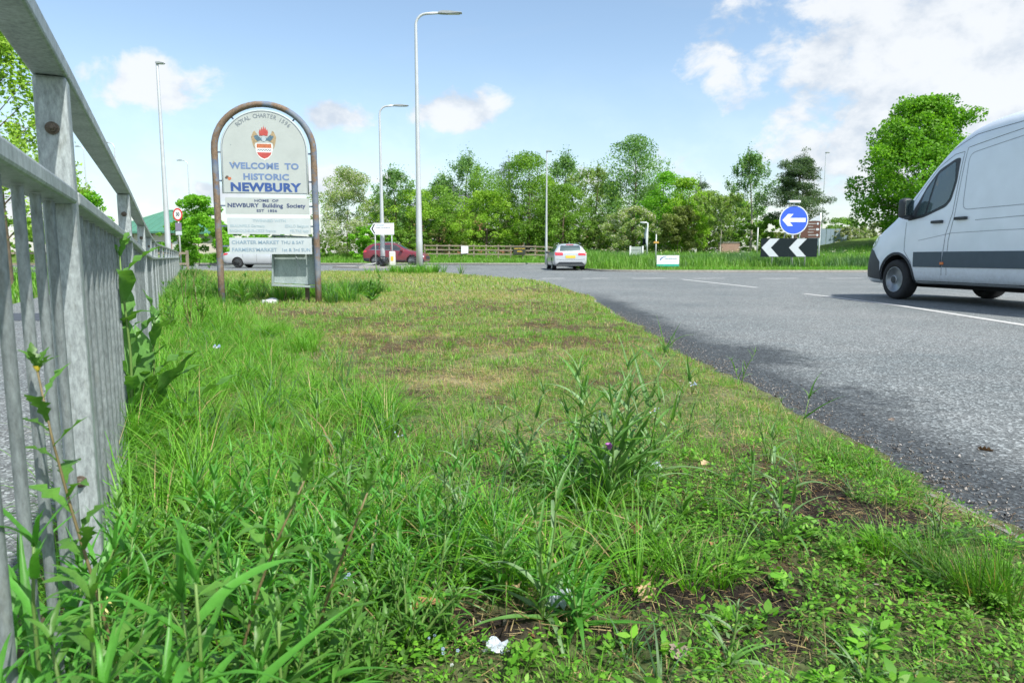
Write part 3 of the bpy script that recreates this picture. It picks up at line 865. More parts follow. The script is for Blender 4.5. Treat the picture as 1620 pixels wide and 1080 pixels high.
lamp(864, 425, 55.0, 240, 12, 'thin pale street lamp just left of the silver estate car', r0=.11, arm=False)
lamp(1297, 425, 82, 242, 3, 'far street lamp behind the pine tree on the right', r0=.09, arm=False)
lamp(146, 425, 75, 232, -12, 'far street lamp standing behind the railing just left of the second post', r0=.13)

# ---------------------------------------------------------------- signs on islands
M_WPAINT = plain('white_sign_sheet', (0.70, 0.74, 0.76), .4, var=.04); M_BLACK = plain('black_sign_sheet', (0.008, 0.016, 0.02), .8, spec=.2); M_SGREY = plain('reflective_grey', (.50, .55, .60), .4, var=.06, scale=6)
M_RBLUE = plain('road_sign_blue', (.035, .11, .62), .4, var=.05); M_ALU = plain('sign_post_grey', (.42, .45, .44), .5, metal=.3, var=.1); M_YEL = plain('sign_yellow', (.62, .44, .03), .5, var=.1)
M_SRED = plain('sign_red', (.55, .03, .03), .4); M_BROWN = plain('tourist_brown', (.10, .045, .03), .5)
def pxu(n, Y): return n * Y / FPX
# arrow direction sign
Y = 44.2; c = ray_at(606, 420, Y); g0 = float(gz(c.x, Y)) + .11
t = thing('direction_sign', 'white arrow-ended direction sign on two thin posts before the maroon car', 'road sign', (c.x, Y, g0))
k = Y / FPX; f = lambda px, py: ((px - 606) * k, CAMZ + (407 - py) * k - g0)
o = prismobj('sign_board', [f(587, 363), f(593, 354), f(624.5, 354), f(624.5, 372), f(593, 372)], -.02, .0, M_WPAINT, t)
q = [f(589, 363), f(593.2, 355.6), f(595, 355.6), f(591.3, 363), f(595.5, 370.5), f(593.7, 370.5)]
prismobj('arrow_chevron', q, -.024, -.021, M_BLACK, o)
text('lettering', 'Greenham', .125, *f(597, 357.3), -.022, M_MK, o, .02, 'LEFT', 1.0)
text('lettering', 'Road Commerce', .125, *f(596, 361.2), -.022, M_GREY, o, .02, 'LEFT', 1.05)
for px in (594.5, 620.5):
    x = (px - 606) * k; tubeobj('post', [(x, .04, -.1), (x, .04, f(0, 354.5)[1])], .038, M_ALU, t, 8)
# bollard (with yellow panel)
Y = 43.6; c = ray_at(621, 420, Y); g0 = float(gz(c.x, Y)) + .11
t = thing('traffic_bollard', 'white illuminated traffic bollard with yellow mark before the maroon car door', 'bollard', (c.x, Y, g0))
boxobj('shell', (-.19, .19, -.12, .12, .03, .92), plain('bollard_white', (.58, .60, .55), .5, var=.1), t, .03)
boxobj('base', (-.22, .22, -.15, .15, 0, .045), M_KERB, t)
prismobj('yellow_panel', [(-.08, .34), (.08, .34), (.08, .62), (-.08, .62)], -.126, -.121, M_YEL, t)
boxobj('cap', (-.14, .14, -.09, .09, .915, .95), M_ALU, t, .01)
# broken, lying sign pole and dark sack by the kerb
c = ray_at(585, 423, 43.3)
t = thing('fallen_pole', 'thin pale pole lying broken on the splitter island beside the direction sign', 'pole', (c.x, 43.3, .2))
tubeobj('shaft', [(-.95, 0, -.03), (.75, .1, .22)], .035, M_ALU, t, 6)
bm = bmesh.new(); bmesh.ops.create_icosphere(bm, subdivisions=3, radius=.36)
for v in bm.verts: v.co *= 1 + .25 * math.sin(v.co.x * 15) * math.cos(v.co.z * 13); v.co.z *= .95
o = bm_obj('black_sack', bm, plain('black_plastic', (.015, .018, .02), .35), None, smooth=False, loc=(ray_at(606, 420, 43.2).x - .0, 43.35, .48)); tag(o, 'black sack hung low around the lamp foot beside the bollard', 'sack')
# 30 sign on post
Y = 36; c = ray_at(286, 420, Y); k = Y / FPX
t = thing('speed_limit_sign', 'round speed limit sign showing 30 on a grey post by the railing end', 'road sign', (c.x, Y, 0))
tubeobj('post', [(0, .04, -.1), (0, .04, 3.35)], .045, M_ALU, t, 8)
def disc(name, r, y0, y1, z, mat, par, x=0, n=28, sq=1.0):
    return prismobj(name, [(x + r * sq * math.cos(2 * PI * i / n), z + r * math.sin(2 * PI * i / n)) for i in range(n)], y0, y1, mat, par)
zc_ = CAMZ + (407 - 341) * k
d = disc('sign_disc', .33, -.02, 0, zc_, M_SRED, t, sq=.75); disc('white_face', .245, -.024, -.0205, zc_, M_WPAINT, d, sq=.75)
text('lettering', '30', .26, 0, zc_, -.026, M_BLACK, d, .03, sx=.75)
boxobj('camera_plate', (-.16, .16, -.02, 0, zc_ - .82, zc_ - .42), plain('grey_plate', (.20, .17, .26), .5), t, .005)
boxobj('small_plate', (-.16, .16, -.02, 0, zc_ - 1.05, zc_ - .85), M_SGREY, t, .005)
# chevron board + keep left sign on the central island
Y = 37.0; c = ray_at(1247, 420, Y); k = Y / FPX; g0 = float(zi(c.x, Y))
f = lambda px, py: ((px - 1247) * k, CAMZ + (407 - py) * k - g0)
t = thing('chevron_board', 'black board with two white chevrons pointing left on the central island', 'road sign', (c.x, Y, g0))
x0, zb = f(1202.5, 406.5); x1, zt = f(1291, 377.5); zm = (zb + zt) / 2
b = prismobj('board', [(x0, zb), (x1, zb), (x1, zt), (x0, zt)], -.02, 0, M_BLACK, t)
for px in (1203.5, 1246.5):
    a, bb, cc = f(px, 392)[0], f(px + 14, 392)[0], 0
    w_ = f(px + 13, 392)[0] - a; e = f(px + 14.5, 392)[0] - a
    prismobj('chevron', [(a, zm), (a + w_, zt - .02), (a + w_ + e, zt - .02), (a + e, zm), (a + w_ + e, zb + .02), (a + w_, zb + .02)], -.026, -.021, M_SGREY, b)
for px in (1221.5, 1253, 1273): x = f(px, 0)[0]; tubeobj('post', [(x, .05, -.2), (x, .05, zt - .03)], .045, M_ALU, t, 8)
t = thing('keep_left_sign', 'large round blue sign with white left arrow above the chevron board', 'road sign', (c.x + (1255 - 1247) * k, Y + .25, g0))
zc_ = f(0, 349)[1]
d = disc('sign_disc', 22.8 * k, -.02, 0, zc_, M_WPAINT, t, n=48); d2 = disc('blue_face', 21.3 * k, -.025, -.0205, zc_, M_RBLUE, d, n=48)
A = [(-18, 0), (-9.5, 9.3), (-1, 9.3), (-6.3, 3.2), (18.5, 3.2), (18.5, -3.2), (-6.3, -3.2), (-1, -9.3), (-9.5, -9.3)]
prismobj('arrow', [(x * k, zc_ + z * k) for x, z in A], -.03, -.0255, M_WPAINT, d)
tubeobj('post', [(0, .06, -.2), (0, .06, zc_ + 26 * k)], .055, M_WPAINT, t, 8)
lh = boxobj('lantern', (-.36, .28, -.16, .10, zc_ + 26 * k, zc_ + 26 * k + .14), M_WPAINT, t, .03)
for sx_ in (-1, 1): tubeobj('stay', [(sx_ * .35, .08, zc_ - .6), (sx_ * .55, .3, zc_ - 1.55)], .03, M_ALU, t, 6)
# brown tourist sign behind, edge-on pole
Y = 41.5; c = ray_at(1281, 420, Y); k = Y / FPX; g0 = float(zi(c.x, Y)); f = lambda px, py: ((px - 1281) * k, CAMZ + (407 - py) * k - g0)
t = thing('tourist_sign', 'brown tourist attraction sign partly hidden behind the blue arrow sign', 'road sign', (c.x, Y, g0))
x0, zb = f(1264, 377); x1, zt = f(1294.5, 351)
b = prismobj('sign_board', [(x0, zb), (x1, zb), (x1, zt), (x0, zt)], -.02, 0, M_BROWN, t)
prismobj('top_plate', [f(1276, 350.5), f(1294, 350.5), f(1294, 341), f(1283, 346)], -.02, 0, M_SGREY, t)
for i, (s0, s1) in enumerate(((1275, 1287), (1275, 1283), (1276, 1286), (1275, 1284), (1276, 1288))):
    z_ = f(0, 355 + i * 4.4)[1]; xx = f(s0, 0)[0]; xe = f(s1, 0)[0]
    prismobj('text_line', [(xx, z_ - .03), (xe, z_ - .02), (xe, z_ + .02), (xx, z_ + .03)], -.024, -.0205, plain('weathered_white', (.33, .33, .33), .6), b)
    if i in (0, 2, 4): disc('symbol', .07, -.024, -.0205, z_, M_SGREY, b, x=f(1290, 0)[0], n=10, sq=1.5 if i == 2 else 1)
for px in (1266, 1294.5): x = f(px, 0)[0]; tubeobj('post', [(x, .05, -.2), (x, .05, zt + .5)], .05, M_WPAINT, t, 8)
# sponsor board on the island
Y = 36.3; c = ray_at(1056, 420, Y); k = Y / FPX; g0 = float(zi(c.x, Y)); f = lambda px, py: ((px - 1056) * k, CAMZ + (407 - py) * k - g0)
t = thing('sponsor_board', 'low white roundabout sponsor board with a green strip along its foot', 'sign', (c.x, Y, g0))
x0, zb = f(1038.8, 418.6); x1, zt = f(1074, 404)
b = prismobj('board', [(x0, zb), (x1, zb), (x1, zt), (x0, zt)], -.02, 0, M_WPAINT, t)
prismobj('green_strip', [(x0, zb - .09), (x1, zb - .09), (x1, zb + .03), (x0, zb + .03)], -.025, -.0205, plain('sponsor_green', (.03, .36, .26), .5), b)
sw = [f(1043.2, 411.8), f(1044.2, 408.6), f(1047, 406.5), f(1052, 405.3), f(1054.5, 405.6), f(1050.5, 406.6), f(1047, 409), f(1044.6, 412)]
prismobj('swoosh_logo', sw, -.025, -.0205, M_BLUEF, b)
text('lettering', 'Northbrook', .135, *f(1051, 409.2), -.022, M_MK, b, .02, 'LEFT', .95)
prismobj('small_print', [f(1048, 414.8), f(1070, 414.8), f(1070, 414.2), f(1048, 414.2)], -.025, -.0205, plain('small_print_grey', (.45, .5, .53), .5), b)
for px in (1042, 1071): x = f(px, 0)[0]; boxobj('post', (x - .04, x + .04, .0, .07, -.2, zt - .03), M_BARK, t)
# back of a grey sign, slim lamp pole and yellow marker further back
Y = 46; c = ray_at(1006, 420, Y); k = Y / FPX; g0 = float(zi(c.x, Y)); f = lambda px, py: ((px - 1006) * k, CAMZ + (407 - py) * k - g0)
t = thing('sign_back', 'grey back of a framed road sign on two short posts on the island', 'road sign', (c.x, Y, g0))
x0, zb = f(995.5, 407); x1, zt = f(1017.5, 390.5)
prismobj('sheet', [(x0, zb), (x1, zb), (x1, zt), (x0, zt)], -.01, .01, plain('sign_back_grey', (.30, .36, .33), .6, var=.15, scale=2), t)
for px in (996.5, 1016): x = f(px, 0)[0]; boxobj('post', (x - .05, x + .05, -.07, -.011, -.2, zt + .05), M_WPAINT, t)
for pz in (395, 403): z_ = f(0, pz)[1]; boxobj('brace', (x0, x1, -.035, -.012, z_ - .02, z_ + .02), M_ALU, t)
Y = 47; c = ray_at(1023, 420, Y); k = Y / FPX; g0 = float(zi(c.x, Y))
t = thing('slim_sign_lamp', 'slim white pole with a short top arm and an edge-on sign behind the sponsor board', 'sign pole', (c.x, Y, g0))
H = CAMZ + (407 - 354) * k - g0
tubeobj('pole', [(0, 0, -.2), (0, 0, H), (-.1, 0, H + .03), (-.5, 0, H + .03)], .05, M_WPAINT, t, 8)
prismobj('edge_sign', [(-.06, H - 1.6), (-.14, H - 1.3), (-.16, H - .8), (-.1, H - .4), (-.05, H - .3), (-.05, H - 1.6)], -.3, .3, M_SGREY, t)
boxobj('control_box', (-.30, -.14, -.1, .1, H - 1.45, H - 1.05), M_BLACK, t, .01)
Y = 39; c = ray_at(1037, 420, Y); k = Y / FPX; g0 = float(zi(c.x, Y))
t = thing('marker_post', 'thin grey post with a small yellow plate beside the sponsor board', 'post', (c.x, Y, g0))
tubeobj('post', [(0, 0, -.2), (0, 0, CAMZ + (407 - 371) * k - g0)], .035, M_ALU, t, 8)
z_ = CAMZ + (407 - 384) * k - g0
prismobj('plate', [(-.16, z_ - .05), (.16, z_ - .05), (.13, z_ + .06), (-.13, z_ + .06)], -.05, -.04, plain('plate_orange', (.5, .3, .06), .5), t)
Y = 50; c = ray_at(1197.5, 400, Y); g0 = float(zi(c.x, Y))
o = tubeobj('grey_post', [(c.x, Y, g0 - .2), (c.x, Y, CAMZ + (407 - 361) * Y / FPX)], .05, M_ALU, None, 8); tag(o, 'bare grey post standing in the long grass left of the chevron board', 'post')

# ---------------------------------------------------------------- timber rail fences
M_TIMBER = plain('weathered_timber', (.23, .20, .15), .9, var=.3, scale=3)
def timber_fence(x0, x1, Y0, Y1, zf, label, n, hs=(.35, .72, 1.08), hp=1.2, w=.06):
    t = thing('timber_fence', label, 'fence', (x0, Y0, zf(x0, Y0)))
    for i in range(n + 1):
        s = i / n; x = (x1 - x0) * s; y = (Y1 - Y0) * s; g_ = float(zf(x0 + x, Y0 + y)) - float(zf(x0, Y0))
        boxobj('post', (x - w, x + w, y - .05, y + .05, g_ - .2, g_ + hp), M_TIMBER, t)
        if i < n:
            s2 = (i + 1) / n; xb = (x1 - x0) * s2; yb = (Y1 - Y0) * s2; g2 = float(zf(x0 + xb, Y0 + yb)) - float(zf(x0, Y0))
            for h in hs:
                bm = bmesh.new()
                vs = [bm.verts.new(p) for p in ((x, y - .09, g_ + h - .055), (x, y - .055, g_ + h - .055), (x, y - .055, g_ + h + .055), (x, y - .09, g_ + h + .055),
                                                (xb, yb - .09, g2 + h - .055), (xb, yb - .055, g2 + h - .055), (xb, yb - .055, g2 + h + .055), (xb, yb - .09, g2 + h + .055))]
                for f_ in ((0, 3, 2, 1), (4, 5, 6, 7), (0, 1, 5, 4), (1, 2, 6, 5), (2, 3, 7, 6), (3, 0, 4, 7)): bm.faces.new([vs[j] for j in f_])
                bm_obj('rail', bm, M_TIMBER, t)
    return t
zlf = lambda x, y: float(zl(x, y))
timber_fence(ray_at(672, 400, 62).x, ray_at(905, 400, 62).x, 62, 62, lambda x, y: float(zl(x, y)), 'three-rail timber fence on the grass bank behind the maroon car', 12)
k = 61.8 / FPX
c = ray_at(735, 397, 61.8)
o = prismobj('white_notice', [(-.32, -.35), (.32, -.3), (.34, .33), (-.3, .36)], -.01, .01, M_WPAINT); o.location = (c.x, 61.8, c.z + .1); tag(o, 'small white notice fixed to the timber fence left of the banner', 'notice')
c = ray_at(822, 396, 61.8)
t = thing('banner', 'black banner with yellow lettering tied to the timber fence', 'banner', (c.x, 61.8, c.z))
b = prismobj('sheet', [(-.54, -.33), (.54, -.33), (.54, .33), (-.54, .33)], -.01, .01, plain('banner_black', (.03, .04, .03), .7), t)
text('lettering', 'HAND CAR WASH', .145, 0, .15, -.013, M_YEL, b, .03, sx=.8)
text('lettering', 'OPEN', .17, 0, -.1, -.013, M_YEL, b, .03, sx=1.1)
# fence + low hedge bank at the left behind the footpath
timber_fence(-46, -17, 32.0, 36, lambda x, y: -.05, 'weathered timber rail fence beyond the footpath, seen through the railing bars', 9, hs=(.45, 1.0), hp=1.15, w=.06)
# ---------------------------------------------------------------- vehicles
def carpaint(name, col, metal=0.0, rough=0.3):
    m, nt, b = nmat(name)
    v = objcoord(nt)
    n1 = noise(nt, v, 3.0, 4)
    sx = nd(nt, 'ShaderNodeSeparateXYZ'); nt.links.new(v, sx.inputs[0])
    n2 = noise(nt, v, 18, 5, .65)
    grime = mth(nt, 'MULTIPLY', ramp(nt, sx.outputs[2], [(0.25, 1.0), (0.75, 0.0)]), ramp(nt, n2, [(.3, .15), (.7, .5)]))
    c = mixrgb(nt, 1.0, col, ramp(nt, n1, [(.3, .96), (.7, 1.04)]), 'MULTIPLY')
    c = mixrgb(nt, grime, c, (.20, .19, .17))
    nt.links.new(c, b.inputs['Base Color']); setp(b, rough=rough, metal=metal, coat=.6)
    b.inputs['Coat Roughness'].default_value = .08
    return m
M_VAN = carpaint('van_white', (.78, .84, .92), 0.0, .35)
M_SILVER = carpaint('silver_paint', (.56, .60, .64), .35, .3); M_SILVER2 = carpaint('pale_silver_paint', (.60, .63, .66), .4, .3); M_MAROON = carpaint('maroon_paint', (.20, .03, .042), .2, .3)
def glassmat(name='tinted_glass', gcol=(.05, .075, .085, 1)):
    m, nt, b = nmat(name)
    b.inputs['Base Color'].default_value = gcol; setp(b, rough=.04, spec=.9, coat=1.0)
    t = nd(nt, 'ShaderNodeBsdfTransparent'); t.inputs[0].default_value = (.55, .68, .66, 1)
    mx = nd(nt, 'ShaderNodeMixShader'); mx.inputs[0].default_value = .45
    nt.links.new(b.outputs[0], mx.inputs[1]); nt.links.new(t.outputs[0], mx.inputs[2])
    nt.links.new(mx.outputs[0], nt.nodes['Material Output'].inputs[0])
    return m
M_GLASS = glassmat(); M_GLASSV = glassmat('van_cab_glass', (.13, .20, .215, 1))
M_TYRE = plain('tyre_rubber', (.022, .023, .025), .85, var=.3, scale=20); M_TRIM = plain('dark_plastic', (.035, .042, .05), .55, var=.15, scale=6)
M_STRIPE = plain('slate_side_moulding', (.06, .088, .115), .55, var=.1); M_SEAM = plain('panel_gap', (.05, .06, .075), .8)
M_RIM = plain('wheel_silver', (.38, .41, .43), .4, metal=.6, var=.15, scale=10); M_WELL = plain('wheel_well_black', (.008, .008, .009), .9)
M_TAIL = plain('tail_lamp_red', (.55, .035, .05), .2, coat=1.0, var=.3, scale=12); M_HEAD = plain('head_lamp_clear', (.62, .66, .68), .1, coat=1.0, var=.2); M_PLATE = plain('rear_plate_yellow', (.72, .50, .06), .5)
M_AMBER = plain('amber_marker', (.70, .16, .03), .3, coat=1.0, var=.1); M_CHROME = plain('chrome', (.6, .62, .64), .15, metal=1.0)

def carbody(name, rows, mat, parent, wheels, wr, hw, sub=2):
    """rows: x, zb, wm, zbelt, wbelt, zr, wr, zt ; closed loft, smoothed, wheel wells cut"""
    bm = bmesh.new(); rings = []
    for (x, zb, wm, zbelt, wb, zr, wrf, zt) in rows:
        zmid = zb + (zbelt - zb) * .55
        half = [(0, zb), (wm * .86, zb), (wm * .985, zb + .07), (wm, zmid), (wb, zbelt), ((wb + wrf) / 2 + .01, (zbelt + zr) / 2), (wrf, zr), (wrf * .62, zt - .008), (0, zt)]
        ring = [bm.verts.new((x, y, z)) for y, z in half] + [bm.verts.new((x, -y, z)) for y, z in reversed(half[1:-1])]
        rings.append(ring)
    n = len(rings[0])
    for a, b in zip(rings, rings[1:]):
        for i in range(n): bm.faces.new((a[i], a[(i + 1) % n], b[(i + 1) % n], b[i]))
    for ring, flip in ((rings[0], False), (rings[-1], True)):
        m_ = [ring[0]] + ring[1:]
        h = n // 2
        # cap with quads
        for i in range(h):
            a, b = ring[i], ring[i + 1]; c_, d_ = ring[(n - i - 1) % n], ring[(n - i) % n]
            if len({a, b, c_, d_}) == 4: bm.faces.new((a, b, c_, d_))
            else:
                l = []; [l.append(v) for v in (a, b, c_, d_) if v not in l]
                if len(l) == 3: bm.faces.new(l)
    bmesh.ops.recalc_face_normals(bm, faces=bm.faces)
    me = bpy.data.meshes.new(name); bm.to_mesh(me); bm.free()
    me.materials.append(mat); me.materials.append(M_WELL)
    o = bpy.data.objects.new(name, me); COL.objects.link(o)
    if sub:
        s = o.modifiers.new('s', 'SUBSURF'); s.levels = sub; s.render_levels = sub
    cm = bpy.data.meshes.new('cut'); bm = bmesh.new()
    for (wx, wz) in wheels:
        for sg in (-1, 1):
            M = Matrix.Translation((wx, sg * (hw - .02), wz)) @ Matrix.Rotation(PI / 2, 4, 'X')
            bmesh.ops.create_cone(bm, cap_ends=True, segments=40, radius1=wr, radius2=wr, depth=.56, matrix=M)
    for f_ in bm.faces: f_.material_index = 1
    bm.to_mesh(cm); bm.free(); cm.materials.append(mat); cm.materials.append(M_WELL)
    co = bpy.data.objects.new('cut', cm); COL.objects.link(co)
    bo = o.modifiers.new('b', 'BOOLEAN'); bo.object = co; bo.operation = 'DIFFERENCE'; bo.solver = 'EXACT'
    dg = bpy.context.evaluated_depsgraph_get()
    me2 = bpy.data.meshes.new_from_object(o.evaluated_get(dg), depsgraph=dg)
    me2.name = name
    bv = BVHTree.FromObject(o, dg)
    bpy.data.objects.remove(o); bpy.data.objects.remove(co)
    me2.polygons.foreach_set('use_smooth', [True] * len(me2.polygons))
    bm = bmesh.new(); bm.from_mesh(me2)
    for e in bm.edges:
        if len(e.link_faces) == 2 and e.calc_face_angle(0) > R(35): e.smooth = False
    bm.to_mesh(me2); bm.free()
    return link(name, me2, None, parent), bv
def patch(name, poly, bv, mat, parent, view='L', off=.006, step=.08):
    """polygon drawn in side ('L','R' : x,z) or end ('B','F' : y,z) view and laid onto the body surface"""
    bm = bmesh.new()
    f = bm.faces.new([bm.verts.new((p[0], 0, p[1])) for p in poly])
    xs_ = [p[0] for p in poly]; zs_ = [p[1] for p in poly]
    a = min(xs_) + step
    while a < max(xs_):
        bmesh.ops.bisect_plane(bm, geom=bm.verts[:] + bm.edges[:] + bm.faces[:], plane_co=(a, 0, 0), plane_no=(1, 0, 0)); a += step
    a = min(zs_) + step
    while a < max(zs_):
        bmesh.ops.bisect_plane(bm, geom=bm.verts[:] + bm.edges[:] + bm.faces[:], plane_co=(0, 0, a), plane_no=(0, 0, 1)); a += step
    bmesh.ops.triangulate(bm, faces=[f_ for f_ in bm.faces if len(f_.verts) > 4])
    sgn = {'L': 1, 'R': -1, 'B': -1, 'F': 1}[view]
    bad = []
    last = None
    for v in bm.verts:
        a_, z = v.co.x, v.co.z
        if view in 'LR': o_, d_ = Vector((a_, sgn * 5, z)), Vector((0, -sgn, 0))
        else: o_, d_ = Vector((sgn * 8, a_, z)), Vector((-sgn, 0, 0))
        h, n_, i_, t_ = bv.ray_cast(o_, d_)
        if h is None: bad.append(v); continue
        if n_.dot(d_) > 0: n_ = -n_
        v.co = h + n_ * off
    if bad: bmesh.ops.delete(bm, geom=bad, context='VERTS')
    if not bm.faces: bm.free(); return None
    # thickness back into the body
    r = bmesh.ops.extrude_face_region(bm, geom=bm.faces[:])
    dd = (Vector((0, -sgn, 0)) if view in 'LR' else Vector((-sgn, 0, 0))) * (off + .004)
    for v in [g_ for g_ in r['geom'] if isinstance(g_, bmesh.types.BMVert)]: v.co += dd
    o = bm_obj(name, bm, mat, parent, smooth=False)
    return o
def line(name, pts, bv, mat, parent, view='L', w=.006, off=.003):
    """thin strip (panel gap) along a polyline"""
    poly_l, poly_r = [], []
    P2 = []
    for i in range(len(pts) - 1):
        a, b = pts[i], pts[i + 1]; L = math.hypot(b[0] - a[0], b[1] - a[1]); k = max(1, int(L / .12))
        for j in range(k): P2.append((a[0] + (b[0] - a[0]) * j / k, a[1] + (b[1] - a[1]) * j / k))
    P2.append(pts[-1])
    sgn = {'L': 1, 'R': -1, 'B': -1, 'F': 1}[view]
    bm = bmesh.new(); prev = None
    for i, p in enumerate(P2):
        q0, q1 = P2[max(0, i - 1)], P2[min(len(P2) - 1, i + 1)]
        t = Vector((q1[0] - q0[0], q1[1] - q0[1])).normalized(); n2 = Vector((-t.y, t.x)) * w / 2
        cur = []
        for s in (1, -1):
            a_, z = p[0] + n2.x * s, p[1] + n2.y * s
            if view in 'LR': o_, d_ = Vector((a_, sgn * 5, z)), Vector((0, -sgn, 0))
            else: o_, d_ = Vector((sgn * 8, a_, z)), Vector((-sgn, 0, 0))
            h, n_, i_, t_ = bv.ray_cast(o_, d_)
            if h is None: cur = None; break
            if n_.dot(d_) > 0: n_ = -n_
            cur.append(bm.verts.new(h + n_ * off))
        if cur and prev: bm.faces.new((prev[0], prev[1], cur[1], cur[0]))
        prev = cur
    return bm_obj(name, bm, mat, parent)
def wheel(parent, x, y, r, w, side, style='steel'):
    """side +1: outer face towards +y"""
    bm = bmesh.new()
    k = r * (.64 if style == 'steel' else .72)
    prof = [(k, -w / 2), (r * .9, -w / 2), (r * .97, -w * .42), (r, -w * .3), (r, w * .3), (r * .97, w * .42), (r * .9, w / 2), (k, w / 2), (k, w / 2 - .02), (k * .98, -w / 2)]
    lathe(bm, prof, 36)
    wo = bm_obj('wheel', bm, M_TYRE, parent, smooth=True, loc=(x, y, r))
    bm = bmesh.new()
    s = side; yo = w / 2 * s
    if style == 'steel':
        lathe(bm, [(k, yo), (k * .98, yo + .004 * s), (k * .90, yo - .012 * s), (k * .86, yo - .035 * s), (k * .72, yo - .030 * s), (k * .55, yo - .012 * s), (k * .42, yo - .010 * s), (k * .36, yo - .030 * s), (k * .30, yo + .01 * s), (.02, yo + .015 * s)], 32)
        rim = bm_obj('rim', bm, M_RIM, wo, smooth=True)
        bm = bmesh.new()
        for j in range(14):
            a = 2 * PI * j / 14
            M = Matrix.Rotation(-a, 4, 'Y') @ Matrix.Translation((k * .70, yo - .024 * s, 0)) @ Matrix.Rotation(R(90), 4, 'X')
            bmesh.ops.create_cone(bm, cap_ends=True, segments=8, radius1=.021, radius2=.021, depth=.02, matrix=M)
        bm_obj('vent_hole', bm, M_WELL, rim)['kind'] = 'stuff'
        bm = bmesh.new(); lathe(bm, [(k * .28, yo + .008 * s), (k * .27, yo + .018 * s), (.02, yo + .022 * s)], 20); bm_obj('hub_cap', bm, M_TRIM, rim)
    else:
        lathe(bm, [(k, yo), (k * .93, yo - .005 * s), (k * .90, yo - .05 * s)], 32)
        for j in range(5 if style == 'five' else 10):
            a = 2 * PI * j / (5 if style == 'five' else 10) + .3
            ww = k * (.20 if style == 'five' else .10)
            M = Matrix.Rotation(-a, 4, 'Y')
            box(bm, .03, k * .93, yo - .03 * s, yo - .008 * s, -ww / 2, ww / 2, M)
        lathe(bm, [(k * .22, yo - .03 * s), (k * .22, yo - .002 * s), (.01, yo)], 16)
        rim = bm_obj('rim', bm, M_RIM, wo, smooth=False)
    return wo
def poly_round(pts, r, n=3):
    out = []
    m = len(pts)
    for i in range(m):
        p = Vector(pts[i]); a = (Vector(pts[i - 1]) - p); b = (Vector(pts[(i + 1) % m]) - p)
        ra = min(r, a.length * .45); rb = min(r, b.length * .45)
        s, e = p + a.normalized() * ra, p + b.normalized() * rb
        for k in range(n + 1):
            t = k / n
            out.append(tuple((s * (1 - t) ** 2 + p * 2 * t * (1 - t) + e * t * t)))
    return out

# ---- the van
van = thing('van', 'white high-roofed panel van with slate side stripe, cut off by the right edge', 'van')
# x, zb, wm, zbelt, wbelt, zr, wr, zt
V = [(-3.42, .36, .97, 1.35, .965, 2.60, .88, 2.72), (-3.40, .32, .99, 1.35, .98, 2.66, .89, 2.79), (-3.2, .30, .995, 1.35, .985, 2.75, .90, 2.87), (-2.0, .29, .995, 1.35, .985, 2.78, .905, 2.89), (-.6, .28, .995, 1.35, .985, 2.79, .905, 2.89),
     (-.1, .28, .995, 1.35, .985, 2.79, .90, 2.88), (.47, .28, .995, 1.35, .985, 2.72, .875, 2.83), (.91, .28, .995, 1.35, .983, 2.51, .83, 2.65), (1.33, .27, .993, 1.35, .98, 2.20, .80, 2.35), (1.62, .27, .99, 1.35, .97, 1.89, .81, 2.02), (1.97, .26, .985, 1.30, .95, 1.50, .84, 1.60),
     (2.15, .26, .98, 1.24, .93, 1.36, .85, 1.44), (2.35, .25, .975, 1.16, .91, 1.26, .84, 1.33), (2.6, .24, .94, 1.05, .87, 1.13, .78, 1.20), (2.78, .24, .88, .95, .80, 1.02, .70, 1.08), (2.90, .26, .78, .82, .70, .90, .60, .95), (2.94, .34, .68, .66, .62, .74, .5, .78)]
body, bv = carbody('body', V, M_VAN, van, [(1.83, .36), (-2.15, .36)], .425, .995, 2)
AX = 1.83
X = lambda s: AX - s
